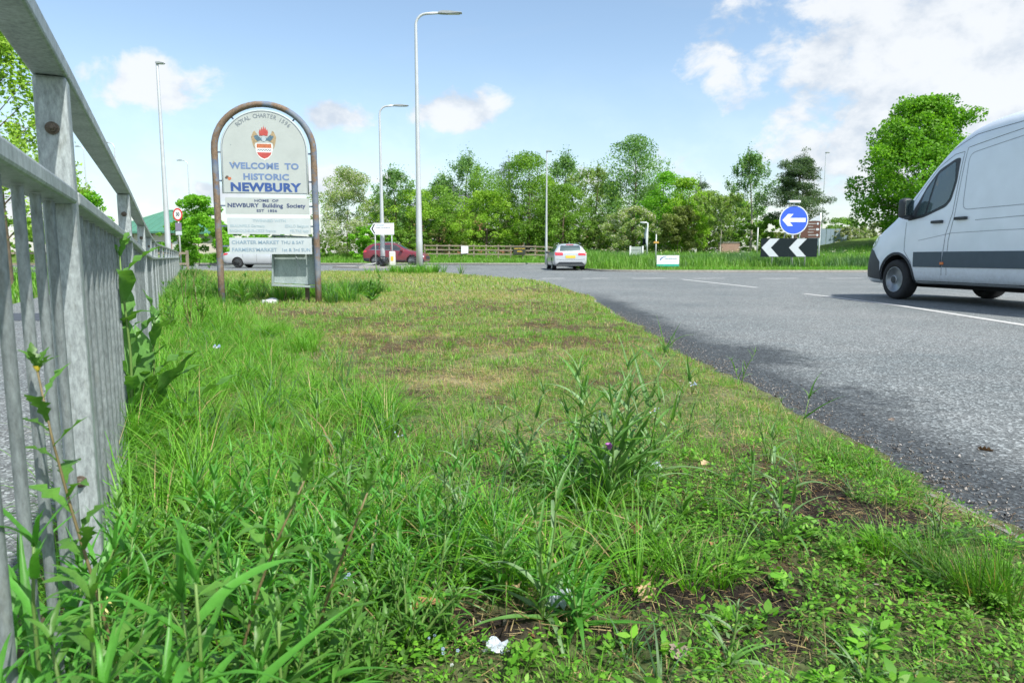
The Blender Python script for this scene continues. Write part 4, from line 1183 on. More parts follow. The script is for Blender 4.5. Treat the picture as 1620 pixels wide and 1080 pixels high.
# side glazing and trims, both sides
for vw in 'LR':
    fr = [(X(.20), 1.36), (X(.36), 1.62), (X(.53), 1.93), (X(.76), 2.16), (X(1.16), 2.29), (X(1.27), 2.29), (X(1.27), 1.93), (X(1.20), 1.64), (X(1.10), 1.54), (X(.6), 1.40)]
    patch('window_frame', poly_round(fr, .05), bv, M_TRIM, van, vw, .004)
    q = [(X(.42), 1.43), (X(.53), 1.84), (X(.72), 2.05), (X(.63), 1.45)]
    w1 = patch('window', poly_round(q, .03), bv, M_GLASSV, van, vw, .009)
    mw = [(X(.68), 1.46), (X(.78), 2.09), (X(1.17), 2.245), (X(1.23), 1.95), (X(1.165), 1.67), (X(1.08), 1.585)]
    patch('window', poly_round(mw, .04), bv, M_GLASSV, van, vw, .009)
    # stripe moulding in three lengths, around the wheel arches
    for (a, b, g_) in ((AX - .46, X(1.12), 0), (X(1.15), -1.66, 0), (-2.62, -3.3, 0)):
        patch('side_moulding', [(a, .58), (b, .58), (b, .83), (a, .83)], bv, M_STRIPE, van, vw, .012)
    patch('front_bumper_wrap', [(AX + .47, .34), (2.86, .38), (2.86, .62), (2.74, .90), (2.55, .86), (AX + .47, .66)], bv, M_TRIM, van, vw, .01)
    for wx in (1.83, -2.15):
        arc = [(wx + .455 * math.cos(t_), .36 + .455 * math.sin(t_)) for t_ in np.linspace(R(-8), R(188), 22)] + [(wx + .418 * math.cos(t_), .36 + .418 * math.sin(t_)) for t_ in np.linspace(R(188), R(-8), 22)]
        pts = []; yl = .97
        for t_ in np.linspace(R(-4), R(184), 24):
            a_, z_ = wx + .45 * math.cos(t_), .36 + .45 * math.sin(t_)
            h, n_, i_, q_ = bv.ray_cast(Vector((a_, (1 if vw == 'L' else -1) * 5, z_)), Vector((0, -1 if vw == 'L' else 1, 0)))
            if h is not None and abs(h.y) > .8: yl = abs(h.y)
            pts.append((a_, (1 if vw == 'L' else -1) * (yl - .004), z_))
        tubeobj('wheel_arch', pts, .026, M_TRIM, van, 6)
    patch('headlight', poly_round([(2.50, .97), (2.78, .86), (2.80, .96), (2.62, 1.07), (2.44, 1.17)], .04), bv, M_HEAD, van, vw, .008)
    sm = lambda *p, w=.008: line('panel_gap', list(p), bv, M_SEAM, van, vw, w)
    sm((X(.19), 1.34), (X(.21), .85), (X(.40), .65), (X(.46), .33))
    sm((X(1.33), 2.36), (X(1.31), 2.0), (X(1.27), 1.43), (X(1.17), 1.1), (X(1.10), .33))
    sm((X(.05), 1.40), (X(.36), 1.84), (X(.70), 2.20), (X(1.1), 2.36), (X(1.33), 2.37))
    sm((X(1.22), .33), (X(1.24), 1.0), (X(1.32), 1.4), (X(1.39), 2.42), w=.007)
    sm((X(1.39), 2.42), (X(2.7), 2.56), (X(2.9), 2.44), (X(2.85), .33), w=.007)
    sm((X(.95), 2.44), (X(1.5), 2.60), (X(3.4), 2.68), (X(5.2), 2.68))
    sm((X(.52), .345), (X(5.1), .345), w=.010)
    # pressed panel outline
    ring = poly_round([(X(1.47), 1.47), (X(1.46), 2.32), (X(2.75), 2.46), (X(2.75), 1.47)], .12, 5)
    line('panel_crease', ring + [ring[0]], bv, plain('van_crease', (.36, .40, .46), .5), van, vw, .012, .002)
    line('panel_crease', [(X(1.75), 1.30), (X(3.0), 1.32), (X(5.1), 1.32)], bv, plain('van_crease', (.36, .40, .46), .5), van, vw, .012, .002)
    line('panel_crease', [(X(.55), 1.02), (X(1.3), 1.12), (X(2.2), 1.13), (X(5.1), 1.13)], bv, plain('van_crease', (.36, .40, .46), .5), van, vw, .01, .002)
    sg = 1 if vw == 'L' else -1
    for (a, z) in ((X(.97), 1.31), (X(1.48), 1.34)):
        h, n_, i_, t_ = bv.ray_cast(Vector((a, sg * 5, z)), Vector((0, -sg, 0)))
        bm = bmesh.new(); box(bm, -.12, .12, -.02, .03, -.024, .024); bevel(bm, .012, 2)
        bm_obj('door_handle', bm, M_TRIM, van, loc=(a, h.y + sg * .018 - (0 if sg > 0 else .01), z))
    h, n_, i_, t_ = bv.ray_cast(Vector((X(1.14), sg * 5, .66)), Vector((0, -sg, 0)))
    boxobj('marker_lamp', (X(1.18), X(1.10), min(h.y, h.y + sg * .022), max(h.y, h.y + sg * .022), .62, .665), M_AMBER, van, .006)
    # mirror: housing, glass, arm
    bm = bmesh.new(); box(bm, X(.42), X(.24), 1.0, 1.20, 1.40, 1.74); bevel(bm, .07, 4)
    if sg < 0: bmesh.ops.scale(bm, vec=(1, -1, 1), verts=bm.verts)
    mi = bm_obj('mirror', bm, M_TRIM, van, smooth=True)
    bm = bmesh.new(); box(bm, X(.442), X(.422), 1.03, 1.17, 1.45, 1.70)
    if sg < 0: bmesh.ops.scale(bm, vec=(1, -1, 1), verts=bm.verts)
    bm_obj('mirror_glass', bm, M_GLASS, mi)
    bm = bmesh.new(); tube(bm, [(X(.30), .90 * sg, 1.40), (X(.26), 1.05 * sg, 1.43)], .04, 8); bm_obj('mirror_arm', bm, M_TRIM, mi)
patch('windscreen', [(-.70, 1.52), (.70, 1.52), (.62, 2.40), (-.62, 2.40)], bv, M_GLASS, van, 'F', .01, .12)
patch('grille', [(-.42, .78), (.42, .78), (.42, .5), (-.42, .5)], bv, M_TRIM, van, 'F', .01, .12)
patch('rear_bumper', [(-.9, .38), (.9, .38), (.9, .56), (-.9, .56)], bv, M_TRIM, van, 'B', .02, .2)
for sg in (-1, 1): patch('tail_lamp', [(sg * .82, 1.0), (sg * .92, 1.0), (sg * .92, 1.7), (sg * .82, 1.7)], bv, M_TAIL, van, 'B', .01, .2)
for wx in (1.83, -2.15):
    for sg in (-1, 1): wheel(van, wx, sg * .87, .35, .235, sg, 'steel')
boxobj('underbody', (-3.1, 2.3, -.55, .55, .22, .40), M_WELL, van)
for (yy_, zz_) in ((.45, 1.0), (-.45, 1.0)):
    boxobj('seat', (X(1.45), X(1.05), yy_ - .24, yy_ + .24, .8, 1.75), M_TRIM, van, .06)
# place: front axle and nearside wheel over its road spot, heading away to the left
hd = Vector((-.11, 1.0)).normalized(); left = Vector((-hd.y, hd.x))
W = P(1412, 473.0); W2 = Vector((W.x, W.y)) - left * .99 - hd * AX
van.location = (W2.x, W2.y, 0.0); van.rotation_euler = (0, 0, math.atan2(hd.y, hd.x))

def place(t, px, Y, ang, z=None):
    c = ray_at(px, 410, Y); t.location = (c.x, Y, float(gz(c.x, Y)) if z is None else z); t.rotation_euler = (0, 0, ang)
# ---- silver estate seen from behind
est = thing('estate_car', 'silver estate car driving away, seen from behind with a yellow rear plate', 'car')
E = [(-2.46, .42, .80, .66, .78, .72, .74, .80), (-2.45, .30, .86, .80, .86, .88, .80, .96), (-2.40, .24, .91, .92, .90, 1.0, .80, 1.06), (-2.25, .22, .93, .94, .91, 1.24, .66, 1.30), (-2.05, .21, .935, .95, .915, 1.37, .62, 1.43),
     (-1.4, .20, .935, .95, .92, 1.41, .625, 1.475), (-.5, .19, .935, .95, .92, 1.42, .63, 1.49), (.2, .19, .935, .95, .92, 1.39, .62, 1.47), (.7, .19, .935, .96, .91, 1.22, .63, 1.30), (1.15, .19, .93, .95, .90, 1.0, .72, 1.04),
     (1.7, .19, .925, .88, .86, .92, .74, .96), (2.1, .19, .89, .78, .80, .82, .66, .86), (2.38, .20, .80, .64, .68, .68, .56, .72), (2.46, .30, .66, .54, .6, .56, .5, .60)]
body, bv = carbody('body', E, M_SILVER, est, [(1.50, .335), (-1.41, .335)], .385, .93, 2)
patch('rear_window', poly_round([(-.60, 1.04), (.60, 1.04), (.52, 1.34), (-.52, 1.34)], .05), bv, M_GLASS, est, 'B', .012)
patch('brake_light', [(-.2, 1.365), (.2, 1.365), (.2, 1.40), (-.2, 1.40)], bv, M_TAIL, est, 'B', .015)
for s in (-1, 1):
    patch('tail_lamp', poly_round([(s * .42, .80), (s * .84, .80), (s * .86, .97), (s * .42, .96)], .03), bv, M_TAIL, est, 'B', .012)
patch('number_plate', [(-.27, .66), (.27, .66), (.27, .80), (-.27, .80)], bv, M_PLATE, est, 'B', .02)
patch('rear_diffuser', [(-.68, .23), (.68, .23), (.78, .32), (.62, .45), (-.62, .45), (-.78, .32)], bv, M_TRIM, est, 'B', .012)
line('tailgate_gap', [(-.78, .60), (-.40, .55), (.40, .55), (.78, .60)], bv, M_SEAM, est, 'B', .012)
patch('lamp_strip', [(-.42, .87), (.42, .87), (.42, .885), (-.42, .885)], bv, M_CHROME, est, 'B', .01)
for vw in 'LR':
    sg = 1 if vw == 'L' else -1
    patch('side_window', poly_round([(-2.05, 1.02), (-1.9, 1.28), (-1.1, 1.36), (-1.05, .99)], .05), bv, M_GLASS, est, vw, .008)
    patch('side_window', poly_round([(-1.0, .99), (-1.05, 1.36), (-.15, 1.38), (-.12, .985)], .04), bv, M_GLASS, est, vw, .008)
    patch('side_window', poly_round([(-.06, .985), (-.09, 1.38), (.3, 1.35), (.95, 1.0)], .04), bv, M_GLASS, est, vw, .008)
    line('panel_gap', [(-.09, 1.0), (-.09, .3)], bv, M_SEAM, est, vw, .012)
    line('panel_gap', [(-1.02, 1.0), (-1.0, .6), (-1.1, .45)], bv, M_SEAM, est, vw, .012); line('panel_gap', [(.95, .95), (.98, .35)], bv, M_SEAM, est, vw, .012)
    patch('headlight', [(2.05, .66), (2.35, .60), (2.3, .72), (2.0, .78)], bv, M_HEAD, est, vw, .01)
    tubeobj('roof_rail', [(-1.9, sg * .60, 1.44), (-1.6, sg * .60, 1.50), (.2, sg * .60, 1.51), (.5, sg * .6, 1.42)], .018, M_CHROME, est, 6)
    bm = bmesh.new(); box(bm, .55, .75, .90, 1.08, .93, 1.06); bevel(bm, .04, 2)
    if sg < 0: bmesh.ops.scale(bm, vec=(1, -1, 1), verts=bm.verts)
    bm_obj('door_mirror', bm, M_TRIM, est)
patch('windscreen', [(-.6, 1.06), (.6, 1.06), (.52, 1.36), (-.52, 1.36)], bv, M_GLASS, est, 'F', .01, .15)
for wx in (1.50, -1.41):
    for sg in (-1, 1): wheel(est, wx, sg * .80, .335, .24, sg, 'five')
bm = bmesh.new(); prism(bm, [(-.05, 0), (.05, 0), (.01, .09), (-.04, .08)], -.01, .01); bm_obj('roof_fin', bm, M_SILVER, est, loc=(-1.8, 0, 1.46))
place(est, 894, 40.2, math.atan2(1, -.045))

# ---- maroon SUV, side on, facing right
suv = thing('suv', 'maroon sport utility car facing right beyond the direction sign', 'car')
U = [(-2.30, .45, .78, .80, .76, .90, .70, 1.0), (-2.28, .36, .86, .95, .85, 1.05, .76, 1.12), (-2.18, .30, .90, 1.06, .88, 1.20, .74, 1.28), (-1.98, .27, .915, 1.10, .90, 1.45, .66, 1.52), (-1.6, .26, .92, 1.10, .905, 1.57, .64, 1.64), (-.8, .25, .92, 1.08, .905, 1.60, .64, 1.68),
     (-.1, .25, .92, 1.06, .905, 1.58, .64, 1.66), (.35, .25, .92, 1.05, .90, 1.44, .66, 1.52), (.85, .25, .915, 1.04, .89, 1.16, .72, 1.22), (1.2, .25, .91, 1.01, .87, 1.06, .76, 1.10), (1.7, .26, .90, .95, .84, 1.0, .74, 1.03), (2.05, .27, .86, .86, .78, .90, .68, .94), (2.26, .30, .78, .70, .70, .74, .60, .78), (2.31, .40, .66, .60, .60, .62, .5, .66)]
body, bv = carbody('body', U, M_MAROON, suv, [(1.38, .36), (-1.33, .36)], .42, .915, 2)
for vw in 'LR':
    sg = 1 if vw == 'L' else -1
    patch('side_window', poly_round([(-1.75, 1.18), (-1.55, 1.44), (-1.1, 1.50), (-1.08, 1.13)], .04), bv, M_GLASS, suv, vw, .008)
    patch('side_window', poly_round([(-1.02, 1.13), (-1.05, 1.50), (-.22, 1.53), (-.2, 1.11)], .04), bv, M_GLASS, suv, vw, .008)
    patch('side_window', poly_round([(-.13, 1.11), (-.15, 1.53), (.15, 1.48), (.75, 1.12)], .04), bv, M_GLASS, suv, vw, .008)
    patch('window_bar', [(-1.8, 1.145), (-1.8, 1.17), (.8, 1.10), (.8, 1.08)], bv, M_CHROME, suv, vw, .01)
    patch('sill_cladding', [(-.90, .26), (.92, .26), (.92, .42), (-.90, .42)], bv, M_TRIM, suv, vw, .012)
    patch('headlight', poly_round([(1.90, .86), (2.22, .70), (2.2, .62), (1.98, .70)], .03), bv, M_HEAD, suv, vw, .01)
    patch('tail_lamp', poly_round([(-2.24, .95), (-1.98, 1.0), (-2.02, 1.12), (-2.22, 1.12)], .03), bv, M_TAIL, suv, vw, .01)
    patch('bumper_corner', [(1.85, .30), (2.22, .36), (2.22, .50), (1.83, .55)], bv, M_TRIM, suv, vw, .01)
    patch('rear_bumper_corner', [(-1.78, .30), (-2.22, .38), (-2.24, .56), (-1.78, .56)], bv, M_TRIM, suv, vw, .01)
    for g_ in ([(-.17, 1.1), (-.17, .43)], [(-1.05, 1.1), (-1.0, .7), (-.85, .45)], [(.80, 1.05), (.84, .43)]): line('panel_gap', g_, bv, M_SEAM, suv, vw, .012)
    for wx in (1.38, -1.33):
        arc = [(wx + .48 * math.cos(t_), .36 + .48 * math.sin(t_)) for t_ in np.linspace(R(-8), R(188), 16)] + [(wx + .415 * math.cos(t_), .36 + .415 * math.sin(t_)) for t_ in np.linspace(R(188), R(-8), 16)]
        patch('wheel_arch', arc, bv, M_TRIM, suv, vw, .012)
        wheel(suv, wx, sg * .79, .36, .235, sg, 'ten')
    bm = bmesh.new(); box(bm, .55, .75, .90, 1.10, 1.05, 1.19); bevel(bm, .04, 2)
    if sg < 0: bmesh.ops.scale(bm, vec=(1, -1, 1), verts=bm.verts)
    bm_obj('door_mirror', bm, M_MAROON, suv)
    tubeobj('roof_rail', [(-1.6, sg * .62, 1.60), (-1.4, sg * .62, 1.68), (-.1, sg * .62, 1.70), (.1, sg * .62, 1.61)], .018, M_CHROME, suv, 6)
patch('windscreen', [(-.6, 1.22), (.6, 1.22), (.54, 1.5), (-.54, 1.5)], bv, M_GLASS, suv, 'F', .01, .15); patch('rear_window', [(-.55, 1.24), (.55, 1.24), (.5, 1.5), (-.5, 1.5)], bv, M_GLASS, suv, 'B', .01, .15)
patch('grille', [(-.45, .50), (.45, .50), (.45, .72), (-.45, .72)], bv, M_TRIM, suv, 'F', .01, .15)
place(suv, 628.5, 50.0, R(-9))

# ---- pale silver saloon behind the sign
sal = thing('saloon_car', 'pale silver saloon car seen between the posts of the town sign', 'car')
A_ = [(-2.32, .42, .76, .72, .74, .78, .70, .84), (-2.30, .30, .84, .88, .82, .94, .74, .98), (-2.1, .24, .88, .96, .85, 1.0, .74, 1.04), (-1.75, .22, .89, .97, .86, 1.03, .70, 1.07), (-1.35, .21, .89, .96, .87, 1.26, .60, 1.31), (-.9, .20, .89, .95, .87, 1.36, .60, 1.42), (-.3, .20, .89, .94, .87, 1.38, .60, 1.44),
      (.3, .20, .89, .94, .87, 1.30, .60, 1.37), (.75, .20, .89, .94, .86, 1.08, .66, 1.13), (1.15, .20, .885, .92, .84, .96, .72, 1.0), (1.7, .20, .87, .84, .80, .88, .70, .90), (2.1, .21, .82, .72, .72, .76, .62, .78), (2.3, .26, .70, .58, .62, .62, .5, .64)]
body, bv = carbody('body', A_, M_SILVER2, sal, [(1.42, .32), (-1.33, .32)], .375, .885, 2)
for vw in 'LR':
    sg = 1 if vw == 'L' else -1
    patch('side_window', poly_round([(-1.35, 1.01), (-1.2, 1.22), (-.85, 1.30), (-.1, 1.32), (-.1, .985)], .04), bv, M_GLASS, sal, vw, .008)
    patch('side_window', poly_round([(-.04, .985), (-.04, 1.32), (.3, 1.26), (.78, 1.0)], .04), bv, M_GLASS, sal, vw, .008)
    patch('tail_lamp', poly_round([(-2.25, .78), (-1.95, .84), (-1.95, .93), (-2.22, .93)], .03), bv, M_TAIL, sal, vw, .01)
    patch('headlight', [(1.9, .68), (2.22, .60), (2.2, .7), (1.85, .78)], bv, M_HEAD, sal, vw, .01)
    for g_ in ([(-.07, .98), (-.07, .3)], [(-1.0, .98), (-.95, .6)], [(.85, .93), (.88, .33)]): line('panel_gap', g_, bv, M_SEAM, sal, vw, .012)
    for wx in (1.42, -1.33): wheel(sal, wx, sg * .77, .32, .22, sg, 'ten')
patch('rear_window', [(-.55, 1.08), (.55, 1.08), (.48, 1.28), (-.48, 1.28)], bv, M_GLASS, sal, 'B', .01, .15); patch('windscreen', [(-.55, 1.06), (.55, 1.06), (.5, 1.32), (-.5, 1.32)], bv, M_GLASS, sal, 'F', .01, .15)
place(sal, 417, 44.5, R(-4))
# ---------------------------------------------------------------- buildings behind
M_BRICK = plain('brick_wall', (.28, .13, .08), .9, var=.25, scale=3, bmp=.3); M_RENDER = plain('cream_render', (.55, .50, .44), .9, var=.08, scale=1); M_SLATE = plain('slate_roof', (.12, .13, .15), .7, var=.2, scale=2)
M_GREENROOF = plain('green_metal_roof', (.07, .21, .145), .6, var=.12, scale=.6); M_DOORW = plain('white_trim', (.62, .62, .60), .5)
def house(name, label, cx, Y, w, d, eave, ridge, zb, mwall, mroof, wins, rz=0.0, hip=.35, over=.5, ribs=False):
    t = thing(name, label, 'building', (cx, Y, zb), rz)
    boxobj('wall', (-w / 2, w / 2, 0, d, -.3, eave), mwall, t)
    bm = bmesh.new(); o_ = over
    hx = w * hip / 2 + .01
    e = [bm.verts.new(p) for p in ((-w / 2 - o_, -o_, eave), (w / 2 + o_, -o_, eave), (w / 2 + o_, d + o_, eave), (-w / 2 - o_, d + o_, eave))]
    e2 = [bm.verts.new((v.co.x, v.co.y, eave + .16)) for v in e]
    r0 = bm.verts.new((-hx, d / 2, ridge)); r1 = bm.verts.new((hx, d / 2, ridge))
    bm.faces.new(list(reversed(e)))
    for i in range(4): bm.faces.new((e[i], e[(i + 1) % 4], e2[(i + 1) % 4], e2[i]))
    bm.faces.new((e2[0], e2[1], r1, r0)); bm.faces.new((e2[1], e2[2], r1)); bm.faces.new((e2[2], e2[3], r0, r1)); bm.faces.new((e2[3], e2[0], r0))
    rf = bm_obj('roof', bm, mroof, t)
    bm = bmesh.new()
    for a, b in (((-hx, d / 2, ridge), (-w / 2 - o_, -o_, eave + .16)), ((hx, d / 2, ridge), (w / 2 + o_, -o_, eave + .16)), ((-hx, d / 2, ridge), (hx, d / 2, ridge))): tube(bm, [a, b], .09, 6)
    bm_obj('ridge_cap', bm, mroof, rf)['kind'] = 'stuff'
    if ribs:
        bm = bmesh.new(); n = int(w / .6)
        for i in range(1, n):
            x = -w / 2 - o_ + (w + 2 * o_) * i / n
            # rib up the front slope until it meets hip or ridge
            lim = 1.0
            if abs(x) > hx: lim = (w / 2 + o_ - abs(x)) / (w / 2 + o_ - hx)
            y1 = -o_ + (d / 2 + o_) * lim; z1 = eave + .16 + (ridge - eave - .16) * lim
            tube(bm, [(x, -o_, eave + .18), (x, y1, z1 + .02)], .025, 4)
        r_ = bm_obj('roof_rib', bm, mroof, rf); r_['kind'] = 'stuff'
    for (x, z, ww, hh) in wins:
        f_ = boxobj('window', (x - ww / 2, x + ww / 2, -.05, .0 - .002, z, z + hh), M_DOORW, t)
        boxobj('pane', (x - ww / 2 + .07, x + ww / 2 - .07, -.06, -.052, z + .07, z + hh - .07), M_GLASS, f_)
    return t
k = 62 / FPX
bx_ = ray_at(231, 400, 62)
t = house('bungalow', 'single-storey building with a hipped green metal roof behind the railing', bx_.x, 62, 7.6, 7, 2.75, 5.0, .1, M_RENDER, M_GREENROOF, [(-2.4, .9, 1.1, 1.2), (-.4, .9, 1.3, 1.2), (1.5, .9, .9, 1.2)], R(-12), .08, .5, True)
for x in (-3.4, -1.4, .6, 2.6, 3.6): boxobj('brick_pier', (x - .18, x + .18, -.09, -.003, -.2, 2.7), M_BRICK, t)
boxobj('garage_door', (2.75, 3.35, -.06, -.003, 0, 2.1), M_DOORW, t)
h_ = ray_at(712, 400, 88)
house('brick_house', 'brick house with a dark slate hipped roof half hidden by trees', h_.x, 88, 9.5, 9, 5.6, 10.0, .9, M_BRICK, M_SLATE, [(-2.6, 3.4, 1.4, 1.2), (2.2, 3.4, 1.4, 1.2), (-2.6, .9, 1.6, 1.3), (2.2, .9, 1.6, 1.3)], R(15), .05)
h_ = ray_at(850, 400, 92)
house('brick_house', 'low brick house behind the banner, seen in gaps between tree trunks', h_.x, 92, 11, 7, 3.0, 6.0, .9, M_BRICK, M_SLATE, [(-3.8, .9, 1.6, 1.3), (-1.0, .9, 1.6, 1.3), (2.6, .9, 2.2, 1.5)], R(-5), .4)
h_ = ray_at(955, 400, 90)
house('outbuilding', 'cream rendered outbuilding glimpsed behind the silver estate car', h_.x, 90, 9, 5, 2.3, 3.4, .9, M_RENDER, plain('red_tiles', (.25, .11, .07), .9, var=.2), [(-2, .9, 1.2, 1.0), (2, .9, 1.2, 1.0)], 0, .6)
# grey metal fence panel and brick stack on the island's far side
c = ray_at(1307, 385, 66)
t = thing('metal_hoarding', 'blue-grey ribbed metal hoarding beyond the island, right of the brown sign', 'hoarding', (c.x, 66, float(zi(c.x, 66)) - .3))
for i in range(9): boxobj('panel', (-1.7 + i * .42, -1.7 + i * .42 + .39, 0 + (i % 2) * .03, .05 + (i % 2) * .03, 0, 2.1), plain('hoarding_blue_grey', (.20, .27, .33), .6, var=.15), t)
c = ray_at(1153, 390, 57)
t = thing('low_brick_wall', 'short low brick wall end between the birch trunks', 'wall', (c.x, 57, float(zi(c.x, 57)) - .1))
bmx = bmesh.new(); box(bmx, -.105, .105, -.05, .05, -.032, .032); bme = bpy.data.meshes.new('brick'); bmx.to_mesh(bme); bmx.free(); bme.materials.append(plain('wall_brick', (.36, .24, .19), .9, var=.35, scale=5))
boxobj('core', (-.80, .80, -.04, .2, 0, 1.08), plain('mortar', (.35, .33, .3), .9), t)
for r_ in range(14):
    for cI in range(7 if r_ % 2 else 8):
        link('brick', bme, None, t, (-.79 + cI * .225 + (.112 if r_ % 2 else 0), -.05, .05 + r_ * .077))
boxobj('coping', (-.86, .86, -.14, .26, 1.10, 1.18), M_KERB, t)

# ---------------------------------------------------------------- trees
def leafmesh(name, C, size, col, mat, parent, rs, flat=.0, asp=.62):
    """rhombic leaves at C"""
    n = len(C)
    a = rs.normal(size=(n, 3)); a[:, 2] *= .7; a /= np.linalg.norm(a, axis=1)[:, None] + 1e-9
    b = rs.normal(size=(n, 3)); b -= (a * b).sum(1)[:, None] * a; b /= np.linalg.norm(b, axis=1)[:, None] + 1e-9
    s = (size * rs.uniform(.6, 1.35, n))[:, None]
    a *= s * .5; b *= s * .5 * asp
    nrm = np.cross(a, b); nrm /= np.linalg.norm(nrm, axis=1)[:, None] + 1e-9
    v = np.stack([C - a, C - a * .05 + b + nrm * s * .08, C + a, C - a * .05 - b + nrm * s * .08], 1).reshape(-1, 3)
    i = np.arange(n) * 4
    q = np.stack([i, i + 1, i + 2, i + 3], 1)
    cols = np.repeat(col, 4, 0)
    return arrmesh(name, v, q, mat, cols, None, parent, smooth=False)
PAL = {'green': [(.10, .21, .03), (.15, .28, .045), (.06, .13, .02)], 'bright': [(.12, .29, .02), (.18, .37, .03), (.08, .21, .016)], 'yellow': [(.15, .29, .03), (.21, .34, .045), (.10, .20, .02)],
       'teal': [(.10, .21, .07), (.15, .26, .10), (.06, .14, .05)], 'pine': [(.055, .10, .05), (.10, .15, .075), (.03, .06, .03)], 'olive': [(.14, .23, .06), (.20, .29, .10), (.09, .16, .04)],
       'brown': [(.12, .17, .05), (.16, .20, .07), (.08, .11, .035)], 'grey': [(.13, .18, .09), (.19, .24, .14), (.09, .13, .06)], 'lime': [(.18, .31, .04), (.24, .37, .07), (.12, .22, .03)]}
NTREE = [0]
WIDE = 1.42; NMUL = 1.65
def grow(name, label, px, top, hwpx, Y, pal, kind='round', base=None, zb=None, n=9000, leaf=.20, dens=1.0, blossom=0.0, trunkpx=None, pale=False, group=None, low=.08, cat='tree', seed=None):
    n = int(n * NMUL * (.62 if kind == 'broad' else 1)); leaf = leaf * (.85 if Y > 45 else 1); hwpx = hwpx * (.9 if kind == 'broad' else 1)
    NTREE[0] += 1
    rs = np.random.default_rng(seed or 100 + NTREE[0])
    k = Y / FPX
    c = ray_at(px, 400, Y)
    if zb is None: zb = float(zi(c.x, Y) if px > 965 else zl(c.x, Y))
    H = ray_at(px, top, Y).z - zb; Wd = hwpx * k * WIDE
    t = thing(name, label, cat, (c.x, Y, zb - .05), 0, group)
    pal_ = np.array(PAL[pal]) * 1.55 * (np.array([1, 1, 1]) if pal in ('pine', 'bright') else np.array([1.12, 1.04, 1.0])) * (.78 if kind == 'broad' else 1)
    mbark = M_BARKPALE if pale else M_BARK
    # skeleton
    bm = bmesh.new()
    lean = rs.uniform(-.04, .04, 2) * H
    tp = [Vector((lean[0] * s * s + .02 * H * math.sin(s * 5 + NTREE[0]) * s, lean[1] * s * s, H * .88 * s)) for s in np.linspace(0, 1, 8)]
    tp[0].z = -.3
    r0 = {'shrub': .05, 'birch': .09, 'pine': .20, 'sparse': .10}.get(kind, .17) * (H / 8) ** .8
    tube(bm, tp, [r0 * (1 - .88 * s) for s in np.linspace(0, 1, 8)], 7, cap=False)
    tips = []
    def at_trunk(s):
        i = min(int(s * 7), 6); return tp[i].lerp(tp[i + 1], s * 7 - i)
    def env(s):   # crown half width along relative height
        if kind in ('round', 'broad'): return Wd * max(0.0, math.sin(PI * min(1, max(0, (s - low * .5) / (1.0 - low * .5))) ** .75)) ** .6
        if kind == 'shrub': return Wd * (1 - max(0, (s - .25) / .75) ** 2.2) ** .5 * min(1, .75 + s)
        if kind in ('sparse', 'birch'): return Wd * max(.08, math.sin(PI * min(1, max(.03, (s - low) / (1 - low))) ** .8)) ** .8
        if kind == 'pine': return Wd * (1.10 - .92 * ((s - .30) / .70) ** 1.15 if s > .30 else .9) * (.78 + .30 * math.sin(s * 15 + 1))
        return Wd
    nl = {'shrub': 12, 'birch': 20, 'pine': 20, 'sparse': 22, 'broad': 26}.get(kind, 18)
    for i in range(nl):
        s = low + (1 - low) * ((i + rs.uniform(0, .8)) / nl) ** .9 * .93
        a = i * 2.399 + rs.uniform(-.4, .4); e = env(min(1, s + .06)) * rs.uniform(.72, 1.0)
        b0 = at_trunk(min(.99, s * (.97 if kind in ('pine', 'sparse', 'birch') else .80)))
        rise = {'pine': .10, 'birch': .9, 'sparse': .8}.get(kind, .35) * e
        tip = Vector((math.cos(a) * e, math.sin(a) * e * .9, min(H * .97, b0.z + rise)))
        mid = b0.lerp(tip, .5) + Vector((0, 0, (.12 if kind != 'pine' else .04) * e))
        tube(bm, [b0, mid, tip], [r0 * .30 * (1.1 - s), r0 * .17 * (1.1 - s), .012], 5, cap=False)
        tips.append((b0, mid, tip, s))
        for j in range(3 if kind != 'shrub' else 2):
            q = rs.uniform(.35, .9); st_ = b0.lerp(mid, q * 2) if q < .5 else mid.lerp(tip, q * 2 - 1)
            d_ = Vector(rs.normal(size=3)); d_.z = abs(d_.z) * .7; d_ = d_.normalized() * e * rs.uniform(.25, .5)
            tube(bm, [st_, st_ + d_ * .5 + Vector((0, 0, .05 * e)), st_ + d_], [r0 * .10, r0 * .06, .008], 4, cap=False)
            tips.append((st_, st_ + d_ * .5, st_ + d_, s))
    bm_obj('trunk', bm, mbark, t, smooth=True)
    # clumps
    cl = []
    if kind in ('sparse', 'birch'):
        for (b0, m_, tip, s) in tips:
            for q in (.35, .6, .8, 1.0):
                p = b0.lerp(m_, q * 2) if q < .5 else m_.lerp(tip, q * 2 - 1)
                cl.append((p.x, p.y, p.z, .045 * H * rs.uniform(.5, 1.1) * (1.2 if kind == 'sparse' else .8)))
    elif kind == 'pine':
        for (b0, m_, tip, s) in tips:
            for q in (.5, .72, .9, 1.02):
                p = b0.lerp(m_, q * 2) if q < .5 else m_.lerp(tip, q * 2 - 1)
                cl.append((p.x + rs.normal() * .1, p.y, p.z + rs.uniform(0, .15), .065 * H * rs.uniform(.7, 1.2)))
        cl.append((tp[-1].x, tp[-1].y, H * .91, .05 * H)); cl.append((tp[-2].x, tp[-2].y, H * .84, .07 * H))
    else:
        m_ = 260 if kind == 'broad' else 110 if kind != 'shrub' else 60
